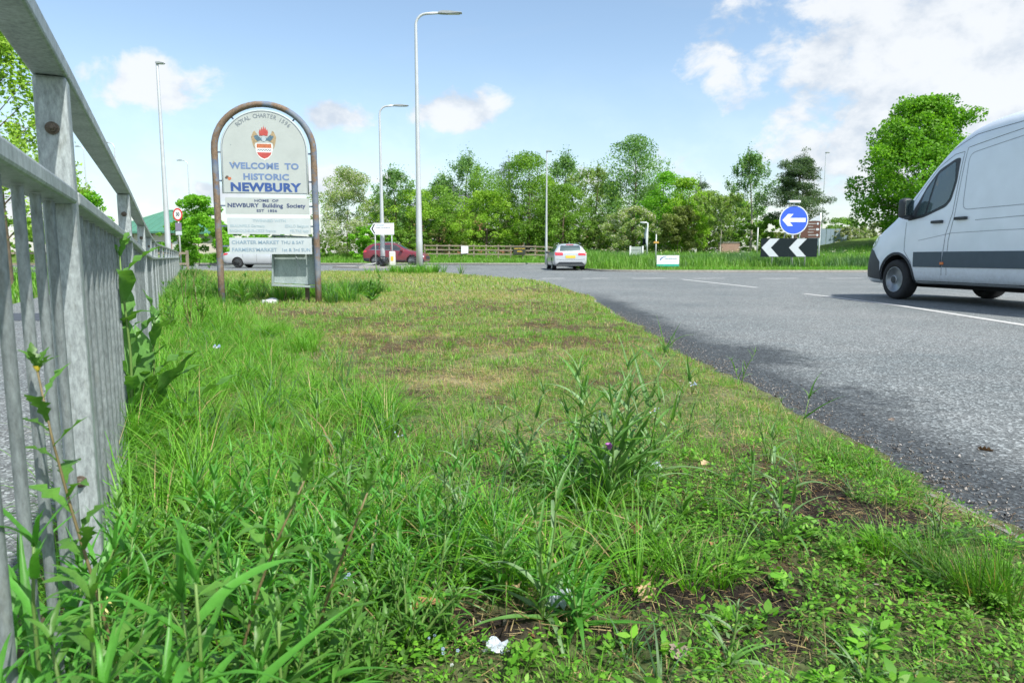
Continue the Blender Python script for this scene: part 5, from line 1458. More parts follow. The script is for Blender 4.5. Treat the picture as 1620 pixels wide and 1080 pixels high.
        for _ in range(m_):
            s = rs.uniform(low * .6 if kind != 'shrub' else .02, 1) ** .85
            e = env(s); rr_ = e * math.sqrt(rs.uniform(.12, 1)); a = rs.uniform(0, 2 * PI)
            bulge = .86 + .22 * math.sin(a * 3 + s * 7 + NTREE[0])
            rad = (.085 if kind != 'broad' else .07) * H * rs.uniform(.6, 1.25)
            cl.append((math.cos(a) * rr_ * bulge, math.sin(a) * rr_ * bulge * .9, min(s * H, H - rad * .8), rad))
        for (b0, mm, tip, s) in tips: cl.append((tip.x, tip.y, tip.z, .06 * H * rs.uniform(.6, 1.1)))
    for q in (.99, .9, .8): cl.append((at_trunk(q * .999).x, at_trunk(q * .999).y, at_trunk(q * .999).z, .035 * H))
    cl = np.array(cl); m = len(cl)
    per = rs.multinomial(int(n * dens), (cl[:, 3] ** 2) / (cl[:, 3] ** 2).sum())
    idx = np.repeat(np.arange(m), per)
    d = rs.normal(size=(len(idx), 3)); d /= np.linalg.norm(d, axis=1)[:, None]
    rr = rs.uniform(.25, 1.12, len(idx)) ** .5
    sc_ = np.array([1, 1, .50]) if kind == 'pine' else np.array([.75, .75, 1.5]) if kind in ('birch', 'sparse') else np.array([1.05, 1.05, .78])
    if kind in ('birch', 'sparse'): rr = np.abs(rs.normal(size=len(idx))) * .65
    C = cl[idx, :3] + d * (rr * cl[idx, 3])[:, None] * sc_
    if kind == 'birch': C[:, 2] -= rs.uniform(0, .07 * H, len(idx)) * rs.uniform(0, 1, len(idx))
    C = C[C[:, 2] > .1]; idx = idx[:len(C)]
    w = rs.dirichlet((1.2, .9, .8), m)[idx[:len(C)] % m] if m else 0
    col = w @ pal_ * rs.uniform(.75, 1.25, (len(C), 1))
    if blossom > 0:
        bl_ = rs.uniform(size=len(C)) < blossom * (.5 + rs.uniform(0, 1, m)[idx[:len(C)]])
        col[bl_] = np.array([.58, .57, .50]) * rs.uniform(.75, 1.1, (bl_.sum(), 1))
    leafmesh('crown', C, leaf, col, M_TREELEAF, t, rs, asp=.62 if kind != 'pine' else .35)
    return t
G = 'trees on the bank and island behind the roundabout'
T = grow
T('hedge_bush', 'dense bright green bush between the railing end and the town sign', 314, 307, 40, 50, 'bright', 'shrub', n=11000, leaf=.20, zb=0.1, cat='bush')
T('hedge_bush', 'lower green bush seen through the arch of the town sign', 392, 345, 48, 56, 'bright', 'shrub', n=8000, leaf=.20, zb=0.3, cat='bush')
T('hedge_bush', 'low dark green bush behind the right post of the town sign', 470, 375, 45, 60, 'green', 'shrub', n=5000, zb=.6, cat='bush')
T('hawthorn', 'white-blossomed hawthorn at the left end of the tree row', 550, 262, 42, 64, 'olive', 'shrub', n=13000, leaf=.17, blossom=.36, group=None)
T('shrub', 'fresh green low shrub in front of the blossoming hawthorn', 590, 355, 30, 61, 'bright', 'shrub', n=5000, leaf=.2, cat='shrub')
T('tree', 'rounded fresh green tree filling the row between hawthorn and maple', 608, 305, 36, 70, 'green', 'round', n=6500)
T('tree', 'fresh green tree between the slate roof and the narrow pine', 765, 262, 40, 76, 'green', 'round', n=6500)
T('tree', 'yellow-green tree just left of the thin lamp post', 858, 275, 36, 70, 'yellow', 'round', n=6500)
T('tree', 'light olive tree filling the gap right of the estate car', 962, 285, 40, 74, 'lime', 'round', n=6500)
T('tree', 'fresh green tree between the tallest tree and the bright bushy one', 1030, 290, 34, 72, 'green', 'round', n=6000)
T('tree', 'olive green tree right of the yellow-tinged bushy tree', 1118, 300, 34, 70, 'olive', 'round', n=6000)
T('tree', 'thin teal-green tree rising between the two tall lamp poles', 627, 240, 30, 66, 'teal', 'sparse', n=5000, leaf=.2)
T('tree', 'yellow-green maple directly behind the maroon car', 655, 298, 46, 67, 'yellow', 'round', n=8500)
T('tree', 'mid-green tree whose crown frames the slate roof on its left', 695, 292, 36, 68, 'green', 'round', n=6500)
T('tree', 'tall thin-leaved tree with two upright tops above the slate roof', 738, 214, 34, 78, 'teal', 'sparse', n=5500, leaf=.22)
T('tree', 'thin-leaved smaller tree left of the twin-topped tall one', 700, 252, 28, 80, 'teal', 'sparse', n=3500, leaf=.22)
T('tree', 'broad yellow-green tree above the white notice on the timber fence', 770, 300, 50, 67, 'yellow', 'round', n=9000)
T('pine_tree', 'dark narrow pine top standing above the middle of the tree row', 802, 222, 20, 80, 'pine', 'pine', n=5000, leaf=.22)
T('tree', 'bright mid-green tree above the black and yellow banner', 835, 238, 46, 67, 'green', 'round', n=9500)
T('shrub', 'overhanging light green shrub low behind the banner', 838, 335, 42, 69, 'yellow', 'shrub', n=5000, cat='shrub')
T('tree', 'tall teal-green tree right behind the thin lamp post', 893, 212, 32, 74, 'teal', 'sparse', n=7500, leaf=.22)
T('tree', 'green rounded tree directly above the silver estate car', 890, 290, 44, 66, 'green', 'round', n=8000)
T('tree', 'half-bare twiggy tree with olive leaves right of the estate car', 940, 238, 42, 70, 'olive', 'sparse', n=5500, leaf=.19)
T('tree', 'tallest rounded tree of the row with an open green crown', 1000, 212, 44, 66, 'teal', 'round', n=8000, leaf=.22)
T('shrub', 'olive scrub below the half-bare twiggy tree', 945, 345, 40, 66, 'olive', 'shrub', n=5500, cat='shrub', blossom=.08)
T('hawthorn', 'cream-blossomed hawthorn behind the grey sign back', 1003, 325, 40, 60, 'olive', 'shrub', n=7500, leaf=.18, blossom=.33)
T('tree', 'bright green bushy tree behind the yellow marker post', 1050, 270, 34, 62, 'bright', 'round', n=8000)
T('tree', 'yellow-tinged bushy tree directly behind the sponsor board', 1085, 280, 34, 60, 'yellow', 'round', n=7000)
T('shrub', 'brownish dark shrub low between two bright bushy trees', 1072, 325, 26, 58, 'brown', 'shrub', n=5500, cat='shrub')
T('pine_tree', 'dark pine top peering over the bright bushy trees', 1105, 262, 22, 86, 'pine', 'pine', n=4000, leaf=.24)
T('birch_tree', 'pale-trunked young birch left of the leaning trunk', 1139, 296, 34, 56, 'olive', 'birch', n=6500, leaf=.17, pale=True, low=.25)
T('birch_tree', 'tall sparse birch whose top reaches above the pine', 1187, 208, 28, 66, 'teal', 'birch', n=6000, leaf=.19, pale=True, low=.3)
T('tree', 'mid-green tree behind the two birches', 1160, 310, 40, 72, 'green', 'round', n=7500)
T('pine_tree', 'wide dark pine with layered boughs behind the blue arrow sign', 1256, 220, 60, 60, 'pine', 'pine', n=15000, leaf=.20, low=.24)
T('shrub', 'dark green shrub below the wide pine', 1225, 345, 50, 64, 'green', 'shrub', n=7000, cat='shrub')
T('maple_tree', 'large bright green domed maple behind the white van', 1452, 150, 88, 50, 'bright', 'broad', n=46000, leaf=.25, low=.10)
T('shrub', 'grey-green scrub at the left foot of the big maple', 1395, 350, 50, 70, 'grey', 'shrub', n=6000, cat='shrub')
T('shrub', 'pale blossoming scrub right of the metal hoarding', 1342, 358, 24, 66, 'grey', 'shrub', n=3000, cat='shrub', blossom=.25)
T('shrub', 'green hedge shrub on the horizon right of the pine', 1330, 343, 36, 80, 'green', 'shrub', n=4000, cat='shrub')
T('shrub', 'low dark undergrowth behind the fence under the maples', 700, 365, 60, 68, 'brown', 'shrub', n=6000, cat='shrub')
T('shrub', 'low dark undergrowth behind the fence under the yellow-green tree', 790, 362, 60, 70, 'green', 'shrub', n=6000, cat='shrub')
T('shrub', 'low dark undergrowth behind the silver estate car', 900, 362, 60, 72, 'green', 'shrub', n=6000, cat='shrub')
T('shrub', 'low dark undergrowth behind the sponsor board', 1030, 362, 60, 66, 'green', 'shrub', n=6000, cat='shrub')
T('shrub', 'low dark undergrowth behind the birches', 1150, 365, 60, 70, 'pine', 'shrub', n=6000, cat='shrub')
T('shrub', 'low green undergrowth right of the hawthorn row end', 625, 362, 45, 64, 'green', 'shrub', n=5000, cat='shrub')
for i, (hx, ht) in enumerate(((520, 372), (575, 380), (640, 370), (705, 366), (770, 368), (835, 364), (900, 368), (965, 366), (1030, 368), (1095, 364), (1160, 366), (1225, 368), (1290, 362), (1350, 362))):
    T('hedge', ('dark hedge mass', 'mid-green hedge mass', 'olive hedge mass')[i % 3] + ' far behind the tree row ' + ('below the white blossom', 'behind the arrow direction sign', 'behind the maroon car roof', 'at the brick house foot', 'behind the white notice', 'behind the banner', 'behind the estate car', 'right of the estate car', 'behind the sponsor board lamp pole', 'behind the brownish shrub', 'behind the two birches', 'behind the chevron board', 'behind the tourist sign', 'right of the hoarding')[i], hx, ht, 42, 84, ('green', 'olive', 'brown')[i % 3], 'shrub', n=3200, leaf=.3, cat='hedge', group='hedge behind the trees')
T('tree', 'sparse yellow-green tree rising behind the railing at the left edge', 12, -60, 70, 20, 'lime', 'sparse', n=5500, leaf=.12, zb=0, low=.15)
T('shrub', 'green leafy shrub behind the railing between its first two posts', 138, 298, 26, 40, 'bright', 'shrub', n=3500, leaf=.18, zb=0, cat='shrub')
T('shrub', 'dark hedge at the far left behind the railing bars', 40, 345, 95, 48, 'green', 'shrub', n=9000, leaf=.2, zb=0, cat='hedge')
T('tree', 'sparse light green tree just left of the first railing post top', 95, 205, 45, 34, 'lime', 'sparse', n=2000, leaf=.15, zb=0, low=.2)
# ---------------------------------------------------------------- grass and weeds
def blades(name, x, y, z, L, W, az, tilt, curl, col, prof, mat=M_GRASS, twist=None, parent=None, kind='stuff', fold=0.0):
    """ribbons growing from (x,y,z): az = direction they lean to, tilt from vertical at the root, curl added along the length"""
    n = len(x); S = len(prof) - 1
    p = np.stack([x, y, z], 1).astype(float)
    hx, hy = np.cos(az), np.sin(az)
    tw = rng.uniform(-.9, .9, n) if twist is None else twist
    side = np.stack([-hy * np.cos(tw), hx * np.cos(tw), np.sin(tw) * .6], 1)
    rows = []
    for s in range(S + 1):
        w = (W * prof[s] * .5)[:, None]
        if s == S and prof[s] == 0: rows.append(p[:, None, :].copy())
        else: rows.append(np.stack([p - side * w, p + side * w], 1))
        a = tilt + curl * (s + .5) / S
        step = (L / S)[:, None]
        p = p + np.stack([hx * np.sin(a), hy * np.sin(a), np.cos(a)], 1) * step
    v = np.concatenate(rows, 1); nv = v.shape[1]; v = v.reshape(-1, 3)
    base = np.arange(n) * nv
    tri = []
    tipped = prof[-1] == 0
    for s in range(S):
        i0 = 2 * s; i1 = 2 * s + 2
        if s == S - 1 and tipped: tri.append(np.stack([base + i0, base + i0 + 1, base + i1], 1))
        else:
            tri.append(np.stack([base + i0, base + i0 + 1, base + i1 + 1], 1)); tri.append(np.stack([base + i0, base + i1 + 1, base + i1], 1))
    q = np.concatenate(tri, 0)
    grad = []
    for s in range(S + 1): grad += [s / S] * (1 if (s == S and tipped) else 2)
    grad = np.array(grad)
    root = np.array([1.25, 1.1, .9])
    cc = col[:, None, :] * (1 + (root - 1)[None, None, :] * (1 - grad)[None, :, None] * .6)
    return arrmesh(name, v, q, mat, cc.reshape(-1, 3), kind, parent, smooth=False)
GP = {'lush': np.array([(.09, .30, .018), (.15, .39, .03), (.06, .21, .018), (.22, .44, .06)]), 'mow': np.array([(.11, .31, .03), (.17, .37, .05), (.075, .23, .025), (.27, .39, .10)]),
      'straw': np.array([(.42, .36, .18), (.34, .27, .13), (.50, .43, .25), (.26, .19, .10)]), 'brown': np.array([(.12, .08, .045), (.17, .12, .07), (.08, .055, .035), (.22, .17, .10)]),
      'pale': np.array([(.30, .36, .10), (.38, .38, .14), (.22, .32, .07), (.42, .40, .20)]), 'deep': np.array([(.06, .16, .02), (.085, .21, .035), (.045, .13, .02), (.11, .24, .05)]), 'blue': np.array([(.06, .16, .06), (.09, .20, .08), (.05, .13, .05), (.12, .22, .10)])}
def pick(pal, n, var=.18):
    P_ = GP[pal]; w = rng.dirichlet((1, 1, .8, .7), n)
    return (w @ P_) * rng.uniform(1 - var, 1 + var, (n, 1))
def sample(y0, y1, dens, margin=.25, accept=None):
    """uniform points on the verge between y0 and y1 that the view could see"""
    ylist = []
    xs_ = lambda y: np.maximum(fence_x(y) - .1, -.80 * y - margin); xe_ = lambda y: np.minimum(edge_x(y), .80 * y + margin)
    ys_ = np.linspace(y0, y1, 60); wd_ = np.maximum(0, xe_(ys_) - xs_(ys_)); area = np.trapezoid(wd_, ys_) if hasattr(np, 'trapezoid') else np.trapz(wd_, ys_)
    n = int(area * dens)
    cdf = np.cumsum(wd_); cdf = cdf / cdf[-1]
    y = np.interp(rng.uniform(size=n), cdf, ys_); x = xs_(y) + (xe_(y) - xs_(y)) * rng.uniform(size=n)
    return x, y
def keep(m, *a): return [v[m] for v in a]
P4 = [1, .95, .7, .35, 0]; P3 = [1, .85, .5, 0]; P2 = [1, .7, 0]

# mown sward, several distance bands -------------------------------------
for (y0, y1, dens, wmul, Lm) in ((.75, 2.3, 6000, .0022, .030), (2.3, 4.2, 7500, .0027, .034), (4.2, 8, 3300, .0045, .042), (8, 15, 900, .009, .055), (15, VEND, 200, .020, .07)):
    x, y = sample(y0, y1, dens)
    br, st, so, lush, near = zones(x, y)
    clump = fbm(x, y, 5.0, 3, 9); clump2 = fbm(x, y, 1.3, 3, 12)
    pr_ = (1 - .90 * br) * (1 - .96 * so) * (1 - .5 * st) * (1 - .45 * near) * np.clip(.35 + 2.4 * (clump - .32), .12, 1)
    m = rng.uniform(size=len(x)) < pr_
    x, y, br, st, lush, near, clump, clump2 = keep(m, x, y, br, st, lush, near, clump, clump2)
    n = len(x)
    far = sstep(y, 6, 22)
    col = pick('mow', n); lc = pick('lush', n); pc = pick('pale', n)
    a = np.clip(lush + (clump2 - .47) * 4, 0, 1)[:, None]; col = col * (1 - a) + lc * a
    a = (np.clip(far * .75 + st * .5, 0, .9))[:, None] * (rng.uniform(size=(n, 1)) < .75); col = col * (1 - a) + pc * a
    dead = rng.uniform(size=n) < .05 + .35 * st + .25 * br
    col[dead] = pick('straw', int(dead.sum()))
    L = Lm * rng.uniform(.5, 1.6, n) * (1 + 1.0 * lush + .7 * np.clip(clump - .55, 0, 1) * 3)
    blades('mown_grass', x, y, vz(x, y) - .003, L, np.full(n, wmul) * rng.uniform(.6, 1.4, n), rng.uniform(0, 2 * PI, n), rng.uniform(.05, .8, n), rng.uniform(.1, 1.1, n), col, P3 if y0 < 4 else P2)
# thatch and clippings lying about --------------------------------------
for (y0, y1, dens, w, Lm) in ((.8, 2.6, 5200, .0018, .035), (2.6, 6, 3200, .0028, .045), (6, 14, 700, .006, .06)):
    x, y = sample(y0, y1, dens)
    br, st, so, lush, near = zones(x, y)
    m = rng.uniform(size=len(x)) < np.clip(.32 + .9 * st + .55 * br + .2 * near + .3 * so, 0, 1) * (1 - .7 * lush)
    x, y, br, st, near = keep(m, x, y, br, st, near); n = len(x)
    col = pick('straw', n, .3); b = rng.uniform(size=n) < np.clip(.22 + .7 * br + .3 * near - .4 * st, 0, 1); col[b] = pick('brown', int(b.sum()), .3)
    blades('dry_thatch', x, y, vz(x, y) + rng.uniform(.001, .02, n), Lm * rng.uniform(.4, 1.5, n), w * rng.uniform(.5, 1.5, n), rng.uniform(0, 2 * PI, n), rng.uniform(1.2, 1.75, n), rng.uniform(-.5, .5, n), col, P2)
# lush long grass by the railing -----------------------------------------
def tuft_grass(name, cx, cy, nb, L, W, spread, pal, splay=.55, curl=1.5, prof=P4, zoff=0, var=.2, direction=None):
    """many tufts at once: cx, cy arrays of tuft centres"""
    m = len(cx); idx = np.repeat(np.arange(m), nb); n = len(idx)
    az = rng.uniform(0, 2 * PI, n)
    if direction is not None: az = direction + rng.normal(0, .9, n)
    r_ = spread * rng.uniform(0, 1, n) ** .6
    x = cx[idx] + np.cos(az) * r_; y = cy[idx] + np.sin(az) * r_
    ts = rng.uniform(.7, 1.25, m)[idx]
    col = pick(pal, n, var) * rng.uniform(.82, 1.15, m)[idx][:, None]
    dead = rng.uniform(size=n) < .05; col[dead] = pick('straw', int(dead.sum()))
    return blades(name, x, y, vz(x, y) - .004 + zoff, L * ts * rng.uniform(.45, 1.15, n), W * rng.uniform(.6, 1.3, n), az, rng.uniform(.05, splay, n), curl * rng.uniform(.4, 1.3, n), col, prof)
x, y = sample(1.35, 6.5, 42); dfv = dfence(x, y)
n_ = fbm(x, y, 2.0, 3, 21)
m = (dfv < .98 + (n_ - .5) * 1.4) & (rng.uniform(size=len(x)) < .95)
x, y = x[m], y[m]
tuft_grass('long_grass', x, y, 62, .20, .0038, .045, 'lush', .6, 1.6)
x, y = sample(1.3, 6.0, 14); m = dfence(x, y) < 1.15; x, y = x[m], y[m]
tuft_grass('long_grass', x, y, 10, .30, .0052, .05, 'blue', .6, 1.7)
x, y = sample(6.5, 14, 16); m = dfence(x, y) < .75 + .5 * (fbm(x, y, 1., 2, 3) - .5); x, y = x[m], y[m]
tuft_grass('long_grass', x, y, 32, .26, .008, .08, 'lush', .45, 1.2, P3)
x, y = sample(14, 31, 6); m = dfence(x, y) < .9; x, y = x[m], y[m]
tuft_grass('long_grass', x, y, 20, .32, .018, .15, 'deep', .45, 1.0, P2)
# scattered stronger tussocks in the mown part
x, y = sample(1.5, 8, 2.6); m = (dfence(x, y) > .9) & (fbm(x, y, 1.2, 2, 33) > .5); x, y = x[m], y[m]
tuft_grass('grass_tussocks', x, y, 60, .085, .0032, .05, 'lush', .8, 1.4)
x, y = sample(.85, 2.6, 38); br, st, so, lush, near = zones(x, y); m = (so < .35) & (fbm(x, y, 3.0, 2, 71) > .40); x, y = x[m], y[m]
tuft_grass('grass_tussocks', x, y, 26, .085, .0024, .03, 'lush', .9, 1.3)
x, y = sample(.75, 2.3, 30); m = (x < -.05 - .12 * y + .3 * (fbm(x, y, 2.5, 2, 72) - .5)); x, y = x[m], y[m]
tuft_grass('long_grass', x, y, 24, .24, .0048, .05, 'lush', .65, 1.7)
x, y = sample(1.6, 4.2, 60); m = dfence(x, y) < .28; x, y = x[m], y[m]
tuft_grass('long_grass', x, y, 40, .30, .005, .05, 'lush', .5, 1.3)
x, y = sample(.85, 2.2, 16); m = (x > -.2) & (fbm(x, y, 3.5, 2, 73) > .47); x, y = x[m], y[m]
tuft_grass('grass_tussocks', x, y, 14, .13, .0042, .02, 'blue', .75, 1.5)
x, y = sample(.9, 4.0, 60); n = len(x)
blades('dead_stalks', x, y, vz(x, y), rng.uniform(.04, .14, n), rng.uniform(.001, .0022, n), rng.uniform(0, 2 * PI, n), rng.uniform(.3, 1.4, n), rng.uniform(-.3, .5, n), pick('straw', n, .3), P2)
for (y0, y1, dn, nb_, L_, W_, sp_, pl_) in ((2.4, 5, 16, 22, .050, .0030, .03, 'mow'), (2.4, 5, 7, 26, .055, .0030, .035, 'pale'), (5, 11, 6, 26, .070, .0055, .07, 'mow'), (5, 11, 4, 26, .060, .0055, .08, 'straw'), (2.2, 6, 9, 20, .045, .0026, .06, 'straw'), (11, 30, 1.1, 26, .09, .016, .2, 'pale')):
    x, y = sample(y0, y1, dn); q_ = fbm(x, y, 1.6, 3, int(dn * 7 + y0)); m = (q_ > .47) & (dfence(x, y) > .7); x, y = x[m], y[m]
    tuft_grass('grass_tussocks', x, y, nb_, L_, W_, sp_, pl_, .9 if pl_ != 'straw' else 1.5, 1.2 if pl_ != 'straw' else .3, P3)
# particular tussocks
def tuss(pxs, nb, L, W, spread, pal, **kw):
    c = [P(*p) for p in pxs]
    return tuft_grass('grass_tussocks', np.array([p.x for p in c]), np.array([p.y for p in c]), nb, L, W, spread, pal, **kw)
tuss([(1330, 745), (1300, 735), (1365, 760), (1400, 775), (1345, 755), (1430, 790), (1290, 720)], 120, .09, .0026, .05, 'deep', splay=1.25, curl=1.0)
tuss([(1330, 748), (1370, 765), (1300, 735)], 90, .09, .0026, .05, 'lush', splay=1.1, curl=1.2)
tuss([(1520, 950), (1560, 935), (1590, 960), (1480, 925), (1600, 985), (1545, 975)], 110, .15, .0029, .03, 'deep', splay=1.45, curl=.4, direction=PI * .95)
tuss([(1530, 960), (1570, 965)], 170, .12, .0027, .03, 'lush', splay=1.35, curl=.5)
tuss([(1590, 880), (1560, 870), (1610, 890), (1470, 870), (1500, 880)], 200, .05, .002, .05, 'blue', splay=.9)
tuss([(1440, 905), (1400, 900), (1360, 915)], 160, .10, .002, .04, 'lush', splay=1.2, curl=.8, direction=PI)
# rank growth at the sign foot and lamp foot
sx_, sy_ = [], []
for (px, py, r_, n2_) in ((365, 470, .28, 8), (420, 476, .25, 5), (455, 480, .2, 5), (480, 474, .25, 7), (520, 476, .35, 12), (555, 470, .35, 14), (585, 468, .22, 9), (400, 462, .3, 5), (540, 484, .3, 6), (300, 478, .35, 14), (320, 462, .5, 14)):
    c = P(px, py)
    for _ in range(n2_ * 2): sx_.append(c.x + rng.normal() * r_ * .6); sy_.append(c.y + rng.normal() * r_ * .6)
tuft_grass('rank_grass', np.array(sx_), np.array(sy_), 34, .36, .009, .05, 'lush', .38, 1.0, P3)
tuft_grass('rank_grass', np.array(sx_[::2]), np.array(sy_[::2]), 22, .34, .012, .06, 'blue', .45, .8, P3)
c = P(655, 434)
tuft_grass('rank_grass', c.x + rng.normal(0, .75, 44), c.y + rng.normal(0, .45, 44), 40, .5, .022, .1, 'lush', .35, .8, P2)

# small-leaved ground weeds in the foreground ----------------------------
P_OV = [.25, 1.0, .75, 0]
for (dens, Lm, pal, y0, y1, seed) in ((1200, .009, 'lush', .85, 2.6, 41), (420, .015, 'lush', .85, 2.5, 42), (520, .011, 'mow', .85, 2.6, 43), (900, .010, 'deep', .85, 2.8, 45), (90, .026, 'lush', .85, 2.5, 44)):
    x, y = sample(y0, y1, dens)
    br, st, so, lush, near = zones(x, y)
    cl_ = fbm(x, y, 4.5, 3, seed)
    m = rng.uniform(size=len(x)) < np.clip((cl_ - .38) * 5, 0, 1) * (1 - .85 * so) * np.clip(near + .3, 0, 1) * (1 - .5 * lush)
    x, y, cl_ = keep(m, x, y, cl_); k_ = 11
    n = len(x); idx = np.repeat(np.arange(n), k_); N = len(idx)
    r_ = rng.uniform(0, .022, N); az = rng.uniform(0, 2 * PI, N); hh = rng.uniform(.004, .035, N) * (.5 + cl_[idx])
    X_ = x[idx] + np.cos(az) * r_; Y_ = y[idx] + np.sin(az) * r_
    col = pick(pal, N, .25) * rng.uniform(.75, 1.2, n)[idx][:, None]
    L = Lm * rng.uniform(.6, 1.4, N)
    blades('ground_weeds', X_, Y_, vz(X_, Y_) + hh, L, L * .52, az, rng.uniform(.7, 1.5, N), rng.uniform(.1, .7, N), col, P_OV)
    # their little stalks
    if Lm > .015:
        blades('ground_weeds', x, y, vz(x, y) - .002, np.full(n, .03), np.full(n, .0015), rng.uniform(0, 6, n), rng.uniform(0, .4, n), rng.uniform(0, .4, n), pick(pal, n) * .9, P2)
# soil crumbs and grit on the bare patches and along the kerb
x, y = sample(.85, 4.5, 900); br, st, so, lush, near = zones(x, y)
ed = edge_x(y) - x
m = rng.uniform(size=len(x)) < np.clip(.08 + so * .9 + (ed < .12) * .6, 0, 1); x, y = x[m], y[m]; n = len(x)
s_ = rng.uniform(.0015, .005, n)
off_ = rng.normal(size=(n, 4, 3)) * s_[:, None, None]
v = (np.stack([x, y, vz(x, y) + s_ * .6], 1)[:, None, :] + off_).reshape(-1, 3); i = np.arange(n) * 4
q = np.concatenate([np.stack([i, i + 1, i + 2], 1), np.stack([i, i + 2, i + 3], 1), np.stack([i, i + 3, i + 1], 1), np.stack([i + 1, i + 3, i + 2], 1)])
cg = np.where(rng.uniform(size=(n, 1)) < .8, np.array([[.05, .038, .03]]), np.array([[.22, .20, .17]])) * rng.uniform(.6, 1.5, (n, 1))
arrmesh('soil_crumbs', v, q, leafmat('crumbs', trans=0.0, rough=.95), np.repeat(cg, 4, 0), 'stuff', None, False)
# loose chippings and blown debris on the road margin
n = 4500; y = 1.4 + 8 * rng.uniform(0, 1, n) ** 1.4; x = edge_x(y) + .02 + np.abs(rng.normal(0, .16, n)); s_ = rng.uniform(.002, .007, n)
off_ = rng.normal(size=(n, 4, 3)) * s_[:, None, None] * .7
v = (np.stack([x, y, s_ * .5], 1)[:, None, :] + off_).reshape(-1, 3); i = np.arange(n) * 4
q = np.concatenate([np.stack([i, i + 1, i + 2], 1), np.stack([i, i + 2, i + 3], 1), np.stack([i, i + 3, i + 1], 1), np.stack([i + 1, i + 3, i + 2], 1)])
arrmesh('loose_chippings', v, q, MATS['crumbs'], np.repeat(rng.uniform(.05, .4, (n, 1)) * np.array([[1, .95, .88]]), 4, 0), 'stuff', None, False)

# grass on island and far bank, ground behind the footpath ------------------
def field(name, x0, x1, y0, y1, n, zf, L, W, pal, mask=None, splay=.35, pal2=None):
    y = rng.uniform(y0, y1, n) ; x = rng.uniform(0, 1, n); x = x0 + (x1 - x0) * x
    if mask is not None:
        m = mask(x, y); x, y = x[m], y[m]
    n = len(x); cl_ = fbm(x, y, .35, 3, 51); c2 = fbm(x, y, 1.6, 3, 52)
    col = pick(pal, n, .25)
    if pal2: a = np.clip((cl_ - .42) * 5, 0, 1)[:, None]; col = col * (1 - a) + pick(pal2, n, .25) * a
    col *= (.7 + .6 * c2)[:, None]
    blades(name, x, y, zf(x, y) - .02, L * rng.uniform(.5, 1.3, n) * (.6 + .9 * c2), np.full(n, W) * rng.uniform(.7, 1.3, n), rng.uniform(0, 2 * PI, n), rng.uniform(0, splay, n), rng.uniform(.1, .8, n), col, P2)
inisl = lambda x, y: (x > np.interp(y, [34, 38, 60], [8, 3.6, 5])) & (y > np.interp(x, [p[0] for p in IF_], [p[1] for p in IF_]) + .25)
field('island_tall_grass', 3, 40, 36.5, 52, 60000, zi, .50, .035, 'mow', lambda x, y: inisl(x, y) & (y > np.interp(x, [p[0] for p in IF_], [p[1] for p in IF_]) + 1.6), pal2='blue')
field('island_edge_grass', 3, 40, 34, 40, 26000, zi, .16, .03, 'mow', lambda x, y: inisl(x, y) & (y < np.interp(x, [p[0] for p in IF_], [p[1] for p in IF_]) + 2.4), pal2='lush')
field('bank_grass', -34, 4, 56.2, 66, 36000, zl, .28, .05, 'mow', lambda x, y: y > np.interp(x, [p[0] for p in LF], [p[1] for p in LF]) + .2, pal2='lush')
field('path_side_grass', -44, -6, 9, 44, 34000, lambda x, y: gz(x, y) - .08, .22, .04, 'lush', lambda x, y: (x < fence_x(y) - 2.5) & (x > -.85 * y - 2), pal2='mow')
# cow parsley heads in the tall grass
n = 260; y = rng.uniform(38, 50, n); x = rng.uniform(8, 36, n); Z_ = zi(x, y) + rng.uniform(.45, .75, n)
blades('wildflower_heads', x, y, Z_, np.full(n, .05), np.full(n, .09), rng.uniform(0, 6, n), np.full(n, 1.2), np.full(n, .1), np.tile([[.7, .7, .62]], (n, 1)), [1, 1, 0])

# ---------------------------------------------------------------- single plants
def leafme(name, n, width, profile, droop, fold, mat, wav=0.0, seed=0, lobes=0):
    """leaf of unit length along +x with a folded midrib; three vertices per section"""
    bm = bmesh.new(); prev = None; r_ = random.Random(seed)
    ang = 0.0; p = Vector((0, 0, 0)); ph = r_.uniform(0, 6)
    for i in range(n + 1):
        s = i / n
        w = width * .5 * np.interp(s, [q[0] for q in profile], [q[1] for q in profile])
        if lobes: w *= 1 + .38 * (1 if i % 2 else -1) * math.sin(PI * s)
        lat = math.sin(s * 5 + ph) * wav * .03
        up = fold * w
        a = bm.verts.new((p.x, p.y + lat - w, p.z + up + math.sin(s * 19 + ph) * wav * w * .3)); b = bm.verts.new((p.x, p.y + lat, p.z)); c_ = bm.verts.new((p.x, p.y + lat + w, p.z + up - math.sin(s * 17 + ph) * wav * w * .3))
        if prev:
            bm.faces.new((prev[0], prev[1], b, a)); bm.faces.new((prev[1], prev[2], c_, b))
        prev = (a, b, c_)
        ang = droop * s ** 1.3
        p = p + Vector((math.cos(ang), 0, -math.sin(ang))) / n
    me = bpy.data.meshes.new(name); bmesh.ops.recalc_face_normals(bm, faces=bm.faces); bm.to_mesh(me); bm.free()
    me.polygons.foreach_set('use_smooth', [True] * len(me.polygons)); me.materials.append(mat)
    return me
M_SAL = leafmat('linear_leaf', False, (.12, .27, .065), .38, .42, .5); M_SALP = leafmat('silvery_linear_leaf', False, (.18, .30, .13), .3, .45, .4)
M_WEED = leafmat('weed_leaf', False, (.10, .24, .04), .40, .4, .5); M_DOCK = leafmat('dock_leaf', False, (.12, .28, .06), .38, .38, .4)
M_STEM = leafmat('green_stem', False, (.14, .24, .06), .15, .5, .3); M_STEMR = plain('reddish_stem', (.15, .12, .05), .6, var=.3, scale=30)
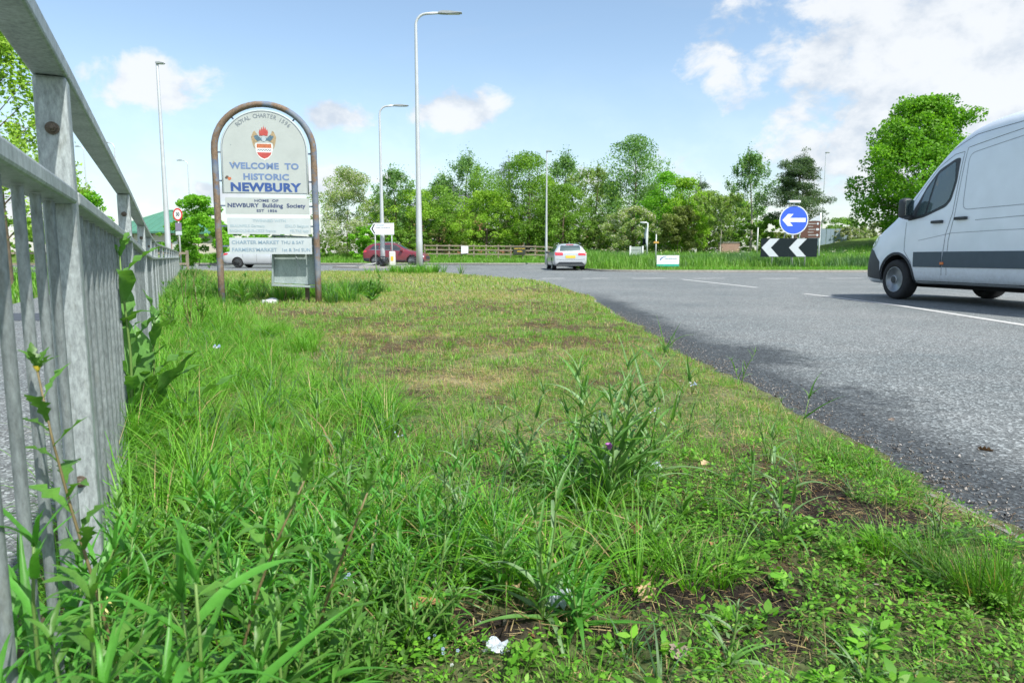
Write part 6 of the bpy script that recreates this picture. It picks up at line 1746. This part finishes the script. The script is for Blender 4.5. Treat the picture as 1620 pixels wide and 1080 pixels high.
LIN = [leafme('linear_leaf', 12, .078, [(0, .9), (.08, 1), (.5, .62), (1, .02)], d, .75, m_, .5, i) for i, (d, m_) in enumerate([(.4, M_SAL), (.9, M_SAL), (1.5, M_SAL), (2.2, M_SALP), (.15, M_SAL), (1.2, M_SALP)])]
M_GRB = leafmat('broad_grass_leaf', False, (.09, .29, .04), .4, .4, .45)
GRB = [leafme('grass_leaf', 12, .085, [(0, .8), (.1, 1), (.5, .8), (1, .02)], d, .5, M_GRB, .5, i + 80) for i, d in enumerate((.4, .9, 1.5, 2.1, .2))]
LOB = [leafme('toothed_leaf', 10, .25, [(0, .25), (.12, .35), (.5, 1), (.8, .7), (1, .03)], d, .35, M_WEED, .8, i + 20, 1) for i, d in enumerate((.3, .8, 1.2, .6))]
LAN = [leafme('lance_leaf', 10, .15, [(0, .25), (.15, .6), (.45, 1), (.8, .55), (1, .02)], d, .35, M_WEED, .8, i + 40) for i, d in enumerate((.3, .9, 1.4, .6))]
DOC = [leafme('dock_leaf', 12, .24, [(0, .2), (.12, .55), (.4, 1), (.75, .75), (1, .02)], d, .4, M_DOCK, 1.6, i + 60) for i, d in enumerate((.3, .9, 1.6, .5))]
def plant(name, label, x, y, h, stems, lib, nleaf, llen, spread=.35, stem_r=.003, seed=1, group=None, cat='plant', flower=None, stemmat=None, rosette=0, z=None, leanv=(0, 0), top=5, updir=.8, taper=.5):
    r_ = random.Random(seed)
    zb = float(vz(x, y)) - .01 if z is None else z
    t = thing(name, label, cat, (x, y, zb), 0, group)
    def put(me, at, az, el, L, roll=0.0):
        o = bpy.data.objects.new('leaf', me); COL.objects.link(o); o.parent = t
        o.location = at; o.rotation_euler = Euler((roll, -el, az), 'XYZ'); o.scale = (L, L * r_.uniform(.8, 1.2), L)
    for i in range(rosette):
        a = i * 2.4 + r_.uniform(-.3, .3); put(r_.choice(lib), (0, 0, .01), a, r_.uniform(.2, 1.0), llen * r_.uniform(.8, 1.3))
    for s in range(stems):
        a = 2 * PI * s / max(1, stems) + r_.uniform(-.6, .6); sp = spread * (r_.uniform(.3, 1) if stems > 1 else .25)
        hh = h * (r_.uniform(.68, 1.0) if s else 1.0)
        pts = []
        for k in range(7):
            q = k / 6; off = sp * hh * q ** 1.2
            wb = .02 * hh * math.sin(q * 5 + seed)
            pts.append(Vector((math.cos(a) * off + leanv[0] * q ** 1.6 * hh + wb, math.sin(a) * off + leanv[1] * q * hh, hh * q)))
        tubeobj('stem', pts, [stem_r * (1 - .6 * k / 6) for k in range(7)], stemmat or M_STEM, t, 6)
        for j in range(nleaf):
            q = .06 + .90 * (j + r_.uniform(0, .6)) / nleaf
            i0 = min(5, int(q * 6)); at = pts[i0].lerp(pts[i0 + 1], q * 6 - i0)
            put(r_.choice(lib), at, a + j * 2.35 + r_.uniform(-.5, .5), updir + r_.uniform(-.25, .35), llen * (1 - taper * q) * r_.uniform(.75, 1.25), r_.uniform(-.3, .3))
        for j in range(top):
            put(r_.choice(lib), pts[-1], a + j * 2 * PI / max(1, top) + r_.uniform(-.3, .3), r_.uniform(.9, 1.4), llen * .38 * r_.uniform(.7, 1.2))
        if flower and s == 0:
            bm = bmesh.new()
            for j in range(14):
                aa = 2 * PI * j / 14; L_ = flower[1]
                b0 = Vector((math.cos(aa) * .002, math.sin(aa) * .002, 0)); tip = Vector((math.cos(aa) * L_ * .6, math.sin(aa) * L_ * .6, L_)); sd_ = Vector((-math.sin(aa), math.cos(aa), 0)) * L_ * .16
                bm.faces.new([bm.verts.new(v_) for v_ in (b0, tip - sd_, tip + sd_ * .2, tip + sd_)])
            bm_obj('flower', bm, flower[0], t, loc=pts[-1] if not flower[2:] else Vector(flower[2]))
    return t
M_PURPLE = plain('purple_petal', (.34, .10, .36), .5, var=.2, scale=200); M_WPET = plain('white_petal', (.75, .76, .78), .5); M_BPET = plain('pale_blue_petal', (.36, .46, .68), .5, var=.15, scale=200); M_YPET = plain('yellow_petal', (.65, .52, .05), .5)
SG = 'linear-leaved salsify plants on the verge'
def S_(px, py, top, stems, nleaf, ll, label, seed, **kw):
    c = P(px, py, .03); k = c.y / FPX; h = (py - top) * k * 1.03
    plant('salsify_plant', label, c.x, c.y, h, stems, LIN, nleaf, ll * h, seed=seed, group=SG, stem_r=kw.pop('sr', .0035), **kw)
S_(965, 808, 562, 6, 10, .62, 'largest salsify clump, many stems, one small purple flower, centre of the verge', 11, spread=.48, flower=(M_PURPLE, .019, (-.012, -.05, .19)), sr=.0042, rosette=8)
S_(1010, 775, 590, 4, 8, .60, 'salsify clump right behind the purple-flowered one', 12, spread=.45, rosette=5)
S_(905, 795, 600, 3, 8, .60, 'salsify stems leaning left beside the purple-flowered clump', 16, spread=.48, rosette=5)
S_(822, 770, 615, 3, 7, .62, 'narrow salsify plant standing left of the purple-flowered clump', 13, spread=.30, rosette=4)
S_(722, 900, 722, 3, 8, .62, 'salsify plant left of centre with arching dark leaves', 14, spread=.3, rosette=5)
S_(650, 850, 722, 2, 7, .65, 'salsify plant just left of the arching dark-leaved one', 15, spread=.3, rosette=4)
S_(862, 1005, 775, 2, 9, .62, 'salsify plant beside the crumpled clear plastic in the foreground', 17, spread=.22, rosette=7)
S_(790, 960, 790, 2, 8, .6, 'salsify plant between the plastic scrap and the arching dark-leaved one', 27, spread=.25, rosette=5)
S_(1182, 825, 720, 1, 8, .75, 'silvery salsify rosette near the tall thin stem on the right', 18, spread=.3, rosette=8)
S_(1236, 870, 618, 2, 9, .42, 'tall thin stemmed salsify near the kerb', 19, spread=.18, rosette=3, sr=.002)
S_(1215, 740, 640, 2, 6, .5, 'small salsify sprig at the kerb behind the tall thin stem', 20, spread=.3)
S_(1172, 600, 548, 2, 5, .6, 'slim grassy sprout at the road edge above the kerb stones', 21, spread=.45)
S_(1060, 565, 530, 2, 5, .6, 'tiny slim sprout at the road edge behind the big clump', 22, spread=.5)
S_(1152, 1065, 960, 1, 7, .95, 'silvery salsify rosette at the bottom edge on bare soil', 23, spread=.4, rosette=9)
S_(1366, 1085, 985, 1, 7, .95, 'silvery salsify rosette at the bottom edge right of the other', 24, spread=.4, rosette=9)
S_(1480, 872, 795, 2, 6, .8, 'bluish salsify tuft beside the bare gravelly kerb corner', 25, spread=.3, rosette=6)
S_(1030, 870, 745, 2, 7, .7, 'salsify seedling right below the purple-flowered clump', 26, spread=.3, rosette=5)
S_(500, 800, 640, 1, 3, .8, 'single broad upright grass-like shoot in the long grass on the left', 28, spread=.1, rosette=4)
S_(610, 760, 655, 2, 7, .6, 'thin salsify plant at the right edge of the long grass', 61, spread=.3, rosette=4)
S_(760, 720, 640, 2, 7, .6, 'small salsify plant on the mown part left of the narrow one', 62, spread=.3, rosette=3)
S_(930, 900, 770, 2, 8, .6, 'salsify plant with broad arching leaf below the purple flower', 63, spread=.35, rosette=6)
S_(1085, 700, 625, 2, 6, .6, 'faint salsify sprig between the big clump and the road', 64, spread=.3)
S_(745, 840, 740, 2, 8, .65, 'salsify plant in the middle of the left-of-centre group', 65, spread=.35, rosette=6)
S_(695, 975, 850, 1, 8, .8, 'short bright salsify near the broad olive-brown leaf', 66, spread=.3, rosette=6)
S_(840, 860, 720, 2, 8, .6, 'slender salsify plant between the arching group and the big clump', 67, spread=.3, rosette=5)
S_(1130, 690, 640, 1, 6, .7, 'single salsify shoot close to the kerb, left of the kerb sprig', 68, spread=.3)
S_(545, 870, 700, 1, 6, .8, 'tall bluish grass-like shoot in front of the long grass', 69, spread=.2, rosette=4)
# dock by the railing
c = P(208, 712, 0)
plant('dock_plant', 'tall broad-leaved dock growing against the railing beyond the first post', c.x, c.y, .72, 2, DOC, 7, .32, .12, .007, 31, top=3, rosette=6, updir=1.05)
c = P(243, 690, 0)
plant('dock_plant', 'lower broad-leaved dock at the foot of the tall one', c.x, c.y, .45, 2, DOC, 7, .34, .2, .006, 32, top=2, rosette=6, updir=.9)
c = P(300, 540, 0)
plant('campion_plant', 'white-flowered campion with one open bloom near the railing', c.x, c.y, .62, 3, LAN, 8, .14, .2, .004, 33, flower=(M_WPET, .035), stemmat=M_STEMR, top=3)
c = P(320, 520, 0)
plant('willowherb_plant', 'dark-stemmed leafy weed in front of the left sign post', c.x, c.y, .60, 4, LAN, 12, .16, .22, .004, 34, stemmat=M_STEMR)
c = P(272, 530, 0)
plant('willowherb_plant', 'bushy leafy weed hugging the railing behind the dock', c.x, c.y, .62, 4, LAN, 12, .16, .25, .004, 35)
c = P(590, 482, 0)
plant('thistle_plant', 'dark green jagged-leaved thistle right of the town sign', c.x, c.y, .36, 3, LOB, 8, .26, .4, .006, 36, rosette=8)
c = P(385, 490, 0)
plant('thistle_plant', 'jagged-leaved thistle between the sign post and concrete lump', c.x, c.y, .42, 3, LOB, 8, .24, .3, .006, 37, rosette=6)
# big near weeds at the bottom left
def N_(x, y, h, label, seed, lib=LOB, stems=1, nl=12, ll=.15, **kw):
    plant('leafy_weed', label, x, y, h, stems, lib, int(nl * 1.3), ll * 1.12, kw.pop('spread', .15), kw.pop('sr', .0036), seed, cat='plant', **kw)
def XY(px, Y): return ray_at(px, 540, Y).x
N_(XY(140, .86) , .86, .56, 'tallest leaning weed before the first railing post with yellow bud', 51, leanv=(-.16, .03), flower=(M_YPET, .008), ll=.085, nl=18, top=7, stemmat=M_STEMR, sr=.003)
N_(XY(318, .80), .80, .41, 'leafy weed rising at bottom left, second from the railing', 52, leanv=(.22, .05), ll=.10, nl=18, top=7, stemmat=M_STEMR, sr=.003)
N_(XY(470, .95), .95, .36, 'leafy weed with reddish stem at the bottom, left of the blue flowers', 53, leanv=(.20, .0), ll=.10, nl=18, top=7, stemmat=M_STEMR)
N_(XY(60, .62), .62, .36, 'blurred weed at the bottom left corner', 54, LAN, 2, 9, .12)
N_(XY(215, .62), .66, .36, 'blurred broad grass-like weed between the two leafy weeds', 55, GRB, 3, 6, .22, rosette=5)
N_(XY(380, .72), .76, .27, 'low narrow-leaved weed at the bottom edge below the reddish stem', 56, LAN, 3, 8, .10, rosette=5)
N_(XY(-20, .70), .72, .40, 'blurred narrow-leaved weed at the left frame edge', 57, GRB, 2, 7, .22)
N_(XY(520, 1.05), 1.05, .17, 'bushy light green weed at the bottom, right of the blue flowers', 58, LAN, 5, 9, .07, rosette=8, spread=.5)
N_(XY(640, 1.1), 1.12, .13, 'low spreading light green weed near the bottom centre-left', 59, LAN, 5, 8, .06, rosette=8, spread=.7)
N_(XY(590, 1.35), 1.40, .20, 'upright grassy weed above the blue flowers', 60, GRB, 3, 6, .14, rosette=6)
N_(XY(300, 1.1), 1.12, .24, 'mid-sized lance-leaved weed behind the second leafy weed', 61, LAN, 3, 9, .09, rosette=6)
N_(XY(420, 1.3), 1.30, .20, 'narrow-leaved weed in front of the bare leaf litter patch', 62, LAN, 3, 8, .09, rosette=6)
N_(XY(235, 1.75), 1.75, .14, 'ferny pale green weed by the foot of the railing', 63, LOB, 4, 9, .07, rosette=10, spread=.5)
N_(XY(205, 1.95), 1.98, .13, 'round-leaved cranesbill patch by the railing foot', 64, LOB, 5, 6, .07, rosette=10, spread=.7)
N_(XY(1000, 1.5), 1.52, .08, 'broad pale rosette weed below the big salsify clump', 65, LAN, 1, 5, .10, rosette=12, spread=.3)
N_(XY(1090, 1.75), 1.76, .08, 'upright pale green leaf weed right of the big salsify clump', 66, LAN, 1, 4, .08, rosette=8, spread=.3)
N_(XY(930, 1.42), 1.44, .07, 'toothed rosette weed left of the large brown leaves', 67, LOB, 1, 4, .09, rosette=12, spread=.3)
fr = random.Random(77)
kinds = ('narrow-leaved', 'toothed-leaved', 'grassy')
for i, (px, Y_, h_, lb, st_, nl_, ll_, lab) in enumerate((
    (95, .78, .30, GRB, 4, 12, .11, 'dense lance-leaved weed in front of the railing foot'), (10, .60, .30, GRB, 5, 9, .20, 'blurred grassy tuft in the bottom left corner'), (180, .72, .24, LOB, 3, 10, .08, 'dense toothed weed between corner and second leafy weed'),
    (260, .70, .24, GRB, 5, 9, .16, 'dense bottom-edge weed under the second leafy weed'), (345, .90, .24, LOB, 2, 11, .09, 'toothed weed touching the reddish stemmed weed on its left'), (410, .85, .24, GRB, 5, 9, .15, 'dense narrow-leaved weed at bottom below the reddish stem'),
    (480, .90, .20, LAN, 5, 12, .08, 'light green bushy weed left of the forget-me-nots'), (560, .98, .14, LAN, 6, 10, .07, 'light green bushy weed under the forget-me-nots'), (150, 1.0, .28, GRB, 4, 8, .17, 'weed in front of the yellowish wrapper'),
    (60, .95, .30, GRB, 4, 7, .22, 'arching grassy weed left of the leaning weed'), (380, 1.15, .20, GRB, 4, 7, .17, 'arching grassy weed behind the bottom-edge toothed weeds'), (500, 1.25, .18, GRB, 4, 7, .15, 'arching grassy weed right of the leaf litter patch'),
    (620, 1.2, .13, LAN, 5, 9, .06, 'small bushy weed above the bottom edge, centre-left'), (700, 1.15, .10, LAN, 5, 8, .05, 'small bushy weed below the broad olive-brown leaf'), (330, 1.5, .22, GRB, 4, 7, .16, 'lance-leaved weed at the front of the long grass'), (230, 1.35, .22, LAN, 4, 9, .10, 'lance-leaved weed just right of the railing foot'))):
    N_(XY(px, Y_), Y_, h_, lab, 200 + i, lb, st_, nl_, ll_, rosette=8, spread=.38, sr=.0024)
for i, (px, Y_, h_, lab) in enumerate(((545, 1.55, .24, 'broad-bladed weed below the end of the long grass'), (600, 1.75, .24, 'broad-bladed weed left of the salsify pair'), (690, 1.45, .22, 'broad-bladed weed under the arching dark-leaved salsify'), (760, 1.6, .22, 'broad-bladed weed between salsify stems, centre'),
    (640, 1.25, .18, 'broad-bladed weed above the olive-brown leaf'), (800, 1.35, .17, 'broad-bladed weed left of the plastic scrap'), (880, 1.75, .20, 'broad-bladed weed at the left foot of the big salsify clump'), (470, 1.45, .26, 'broad-bladed weed at the front of the lush grass'), (400, 1.65, .28, 'broad-bladed weed inside the lush long grass'), (920, 1.2, .12, 'short broad-bladed weed between plastic scrap and tan leaves'))):
    N_(XY(px, Y_), Y_, h_, lab, 300 + i, GRB, 3, 6, .125, rosette=9, spread=.35, sr=.003)
# dead leaf fragments and bark bits in the litter
x, y = sample(.85, 3.2, 260); br, st, so, lush, near = zones(x, y)
m = rng.uniform(size=len(x)) < np.clip(.25 + so, 0, 1); x, y = x[m], y[m]; n = len(x)
blades('leaf_litter', x, y, vz(x, y) + rng.uniform(.001, .006, n), rng.uniform(.008, .026, n), rng.uniform(.004, .012, n), rng.uniform(0, 6.3, n), rng.uniform(1.2, 1.6, n), rng.uniform(-.6, .8, n), pick('brown', n, .4) * np.array([1.25, 1.0, .85]), [.4, 1, .8, 0])
# forget-me-nots: tiny blue flower sprays
def fmn(px, py, label, seed, nfl=6, s=.006, h=.05):
    s *= .62
    c = P(px, py, .05); r_ = random.Random(seed)
    t = thing('forget_me_not', label, 'flower', (c.x, c.y, float(vz(c.x, c.y))))
    for j in range(nfl):
        ox, oy, oz = r_.uniform(-.02, .02), r_.uniform(-.02, .02), h + r_.uniform(-.012, .012)
        tubeobj('stem', [(0, 0, -.01), (ox * .6, oy * .6, oz * .6), (ox, oy, oz)], .0008, M_STEM, t, 4)
        bm = bmesh.new()
        for q in range(5):
            aa = q * 2 * PI / 5; pc = Vector((math.cos(aa) * s * .6, math.sin(aa) * s * .35 - s * .1, math.sin(aa) * s * .5)); n_ = 5
            bm.faces.new([bm.verts.new((ox + pc.x + s * .45 * math.cos(2 * PI * k_ / n_), oy + pc.y - .001, oz + pc.z + s * .42 * math.sin(2 * PI * k_ / n_))) for k_ in range(n_)])
        bm_obj('flower', bm, M_BPET if r_.random() < .7 else M_WPET, t)
fmn(560, 985, 'pale blue forget-me-not spray at the bottom, left of centre', 1, 6, .006, .07); fmn(675, 1040, 'tiny forget-me-not spray at the bottom edge', 2, 3, .004, .03); fmn(712, 1075, 'forget-me-not cut by the bottom edge', 3, 4, .005)
fmn(1095, 622, 'forget-me-not cluster near the road edge right of the big clump', 4, 9, .006, .05); fmn(1035, 660, 'forget-me-nots hidden behind the big salsify clump', 5, 5, .006); fmn(345, 585, 'pale blue flowers in the long grass by the sign', 6, 7, .012, .16)
fmn(145, 690, 'small white flowers at the railing foot by the cranesbill', 7, 8, .007, .08)
fmn(635, 738, 'tiny yellow and white flowers left of the salsify', 8, 4, .005, .12)
# fallen leaves ---------------------------------------------------------
M_DL = plain('dead_leaf_brown', (.30, .16, .07), .75, var=.4, scale=60); M_DL2 = plain('dead_leaf_tan', (.42, .30, .17), .75, var=.3, scale=60); M_DL3 = plain('dead_leaf_grey', (.24, .19, .15), .8, var=.3, scale=60)
def dleaf(px, py, s, mat, label, seed, h=.012):
    c = P(px, py, .03); r_ = random.Random(seed)
    bm = bmesh.new(); N = 12; ring = []; mid = []
    for i in range(9):
        q = i / 8; w = math.sin(PI * min(1, q * .95 + .03)) ** .7 * .36 * (1 + .22 * (-1) ** i)
        zc_ = .22 * math.sin(q * 3 + seed) ; cu = r_.uniform(.3, .7)
        ring.append([bm.verts.new(((q - .5) * s, -w * s, (zc_ + cu * w) * s)), bm.verts.new(((q - .5) * s, 0, zc_ * s)), bm.verts.new(((q - .5) * s, w * s, (zc_ + cu * w * .8) * s))])
    for a, b in zip(ring, ring[1:]):
        bm.faces.new((a[0], a[1], b[1], b[0])); bm.faces.new((a[1], a[2], b[2], b[1]))
    o = bm_obj('dead_leaf', bm, mat, None, smooth=True, loc=(c.x, c.y, float(vz(c.x, c.y)) + h), rot=(r_.uniform(-.7, .7), r_.uniform(-.5, .5), r_.uniform(0, 6)))
    tag(o, label, 'leaf')
for a in ((1003, 870, .055, M_DL, 'rust-orange curled dead leaf below the big salsify clump', 1, .03), (965, 905, .06, M_DL2, 'large tan dead leaf left of the rust-orange one', 2, .015), (955, 925, .05, M_DL3, 'grey-brown dead leaf overlapping the large tan one', 3),
          (1022, 960, .05, M_DL2, 'tan dead leaf right of the plastic scrap on dark soil', 4), (1115, 755, .035, M_DL2, 'small pale leaf in weeds right of the big salsify clump', 5, .03), (820, 975, .03, M_DL2, 'small pale tan leaf beside the salsify at the plastic scrap', 6, .03),
          (680, 1003, .07, M_DL, 'broad olive-brown dead leaf near the bottom centre-left', 7, .02), (440, 872, .06, M_DL2, 'pale torn dead leaf by the reddish stemmed weed', 8, .02), (192, 858, .06, M_DL2, 'upright tan dead leaf beside the railing foot', 9, .04),
          (1478, 868, .035, M_DL2, 'tan curled leaf by the bluish tuft near the kerb', 10, .02), (1195, 905, .03, M_DL, 'red-brown leaf among weeds left of the pebble', 11), (1130, 872, .03, M_DL, 'dark red-brown leaf between weeds, centre right', 12),
          (1252, 650, .04, M_DL2, 'orange-tan leaf lying on the kerb edge', 13), (1075, 1060, .04, M_DL3, 'grey-brown leaf at the bottom on bare soil', 14), (1560, 700, .05, M_DL, 'brown leaf scrap on the asphalt at the right', 15, 0), (1410, 655, .045, M_DL3, 'dark leaf scrap on the asphalt margin', 16, 0)):
    dleaf(*a)
# stray stick and leaf litter pieces along the kerb margin are part of the debris
n = 1500; y = 1.5 + 7 * rng.uniform(0, 1, n) ** 1.4
xx = edge_x(y) + .01 + np.abs(rng.normal(0, .10, n))
blades('kerb_litter', xx, y, np.full(n, .006), rng.uniform(.01, .05, n), rng.uniform(.001, .003, n), rng.uniform(0, 6, n), rng.uniform(1.45, 1.62, n), rng.uniform(-.1, .1, n), pick('brown', n, .3) * 1.2, P2)
# litter -----------------------------------------------------------------
def crumple(name, px, py, s, mat, label, cat, seed, flatz=.25, h=.01, Yat=None):
    c = P(px, py, .03) if Yat is None else ray_at(px, py, Yat); r_ = random.Random(seed)
    bm = bmesh.new(); bmesh.ops.create_grid(bm, x_segments=9, y_segments=7, size=.5)
    for v in bm.verts:
        u_, w_ = v.co.x, v.co.y
        v.co = Vector((u_ * s * (1 + .2 * math.sin(w_ * 9 + seed)), w_ * s * .7 * (1 + .2 * math.cos(u_ * 7)), s * flatz * (math.sin(u_ * 8 + seed) * math.cos(w_ * 7 + seed) + r_.uniform(-.25, .25))))
    bmesh.ops.solidify(bm, geom=bm.faces[:], thickness=.0006)
    o = bm_obj(name, bm, mat, None, smooth=False, loc=(c.x, c.y, float(vz(c.x, c.y)) + h), rot=(r_.uniform(-.3, .3), r_.uniform(-.3, .3), r_.uniform(0, 6)))
    return tag(o, label, cat)
def plastic():
    m, nt, b = nmat('clear_plastic_film'); b.inputs['Base Color'].default_value = (.62, .70, .78, 1); setp(b, rough=.18, spec=.8, coat=.5)
    t = nd(nt, 'ShaderNodeBsdfTransparent'); mx = nd(nt, 'ShaderNodeMixShader'); mx.inputs[0].default_value = .45
    nt.links.new(b.outputs[0], mx.inputs[1]); nt.links.new(t.outputs[0], mx.inputs[2]); nt.links.new(mx.outputs[0], nt.nodes['Material Output'].inputs[0]); return m
M_FILM = plastic()
crumple('plastic_scrap', 882, 990, .05, M_FILM, 'crumpled clear plastic scrap beside a salsify plant near the bottom', 'litter', 3, .4, .02)
crumple('plastic_scrap', 785, 1045, .045, M_FILM, 'flat dull plastic film scrap at the bottom centre', 'litter', 5, .2, .01)
crumple('plastic_scrap', 1035, 755, .035, M_FILM, 'small clear plastic shred right of the big salsify clump', 'litter', 6, .4, .03)
o = crumple('crisp_packet', 150, 985, .09, plain('packet_yellow', (.55, .48, .20), .35, var=.3, scale=25), 'yellowish snack wrapper lying at the railing foot behind weeds', 'litter', 8, .18, .03)
stp = crumple('wrapper_stripe', 152, 962, .03, plain('packet_blue', (.05, .16, .50), .4), None, None, 9, .1, .055); stp.parent = None
stp['label'] = 'blue striped wrapper scrap just behind the yellowish one'; stp['category'] = 'litter'
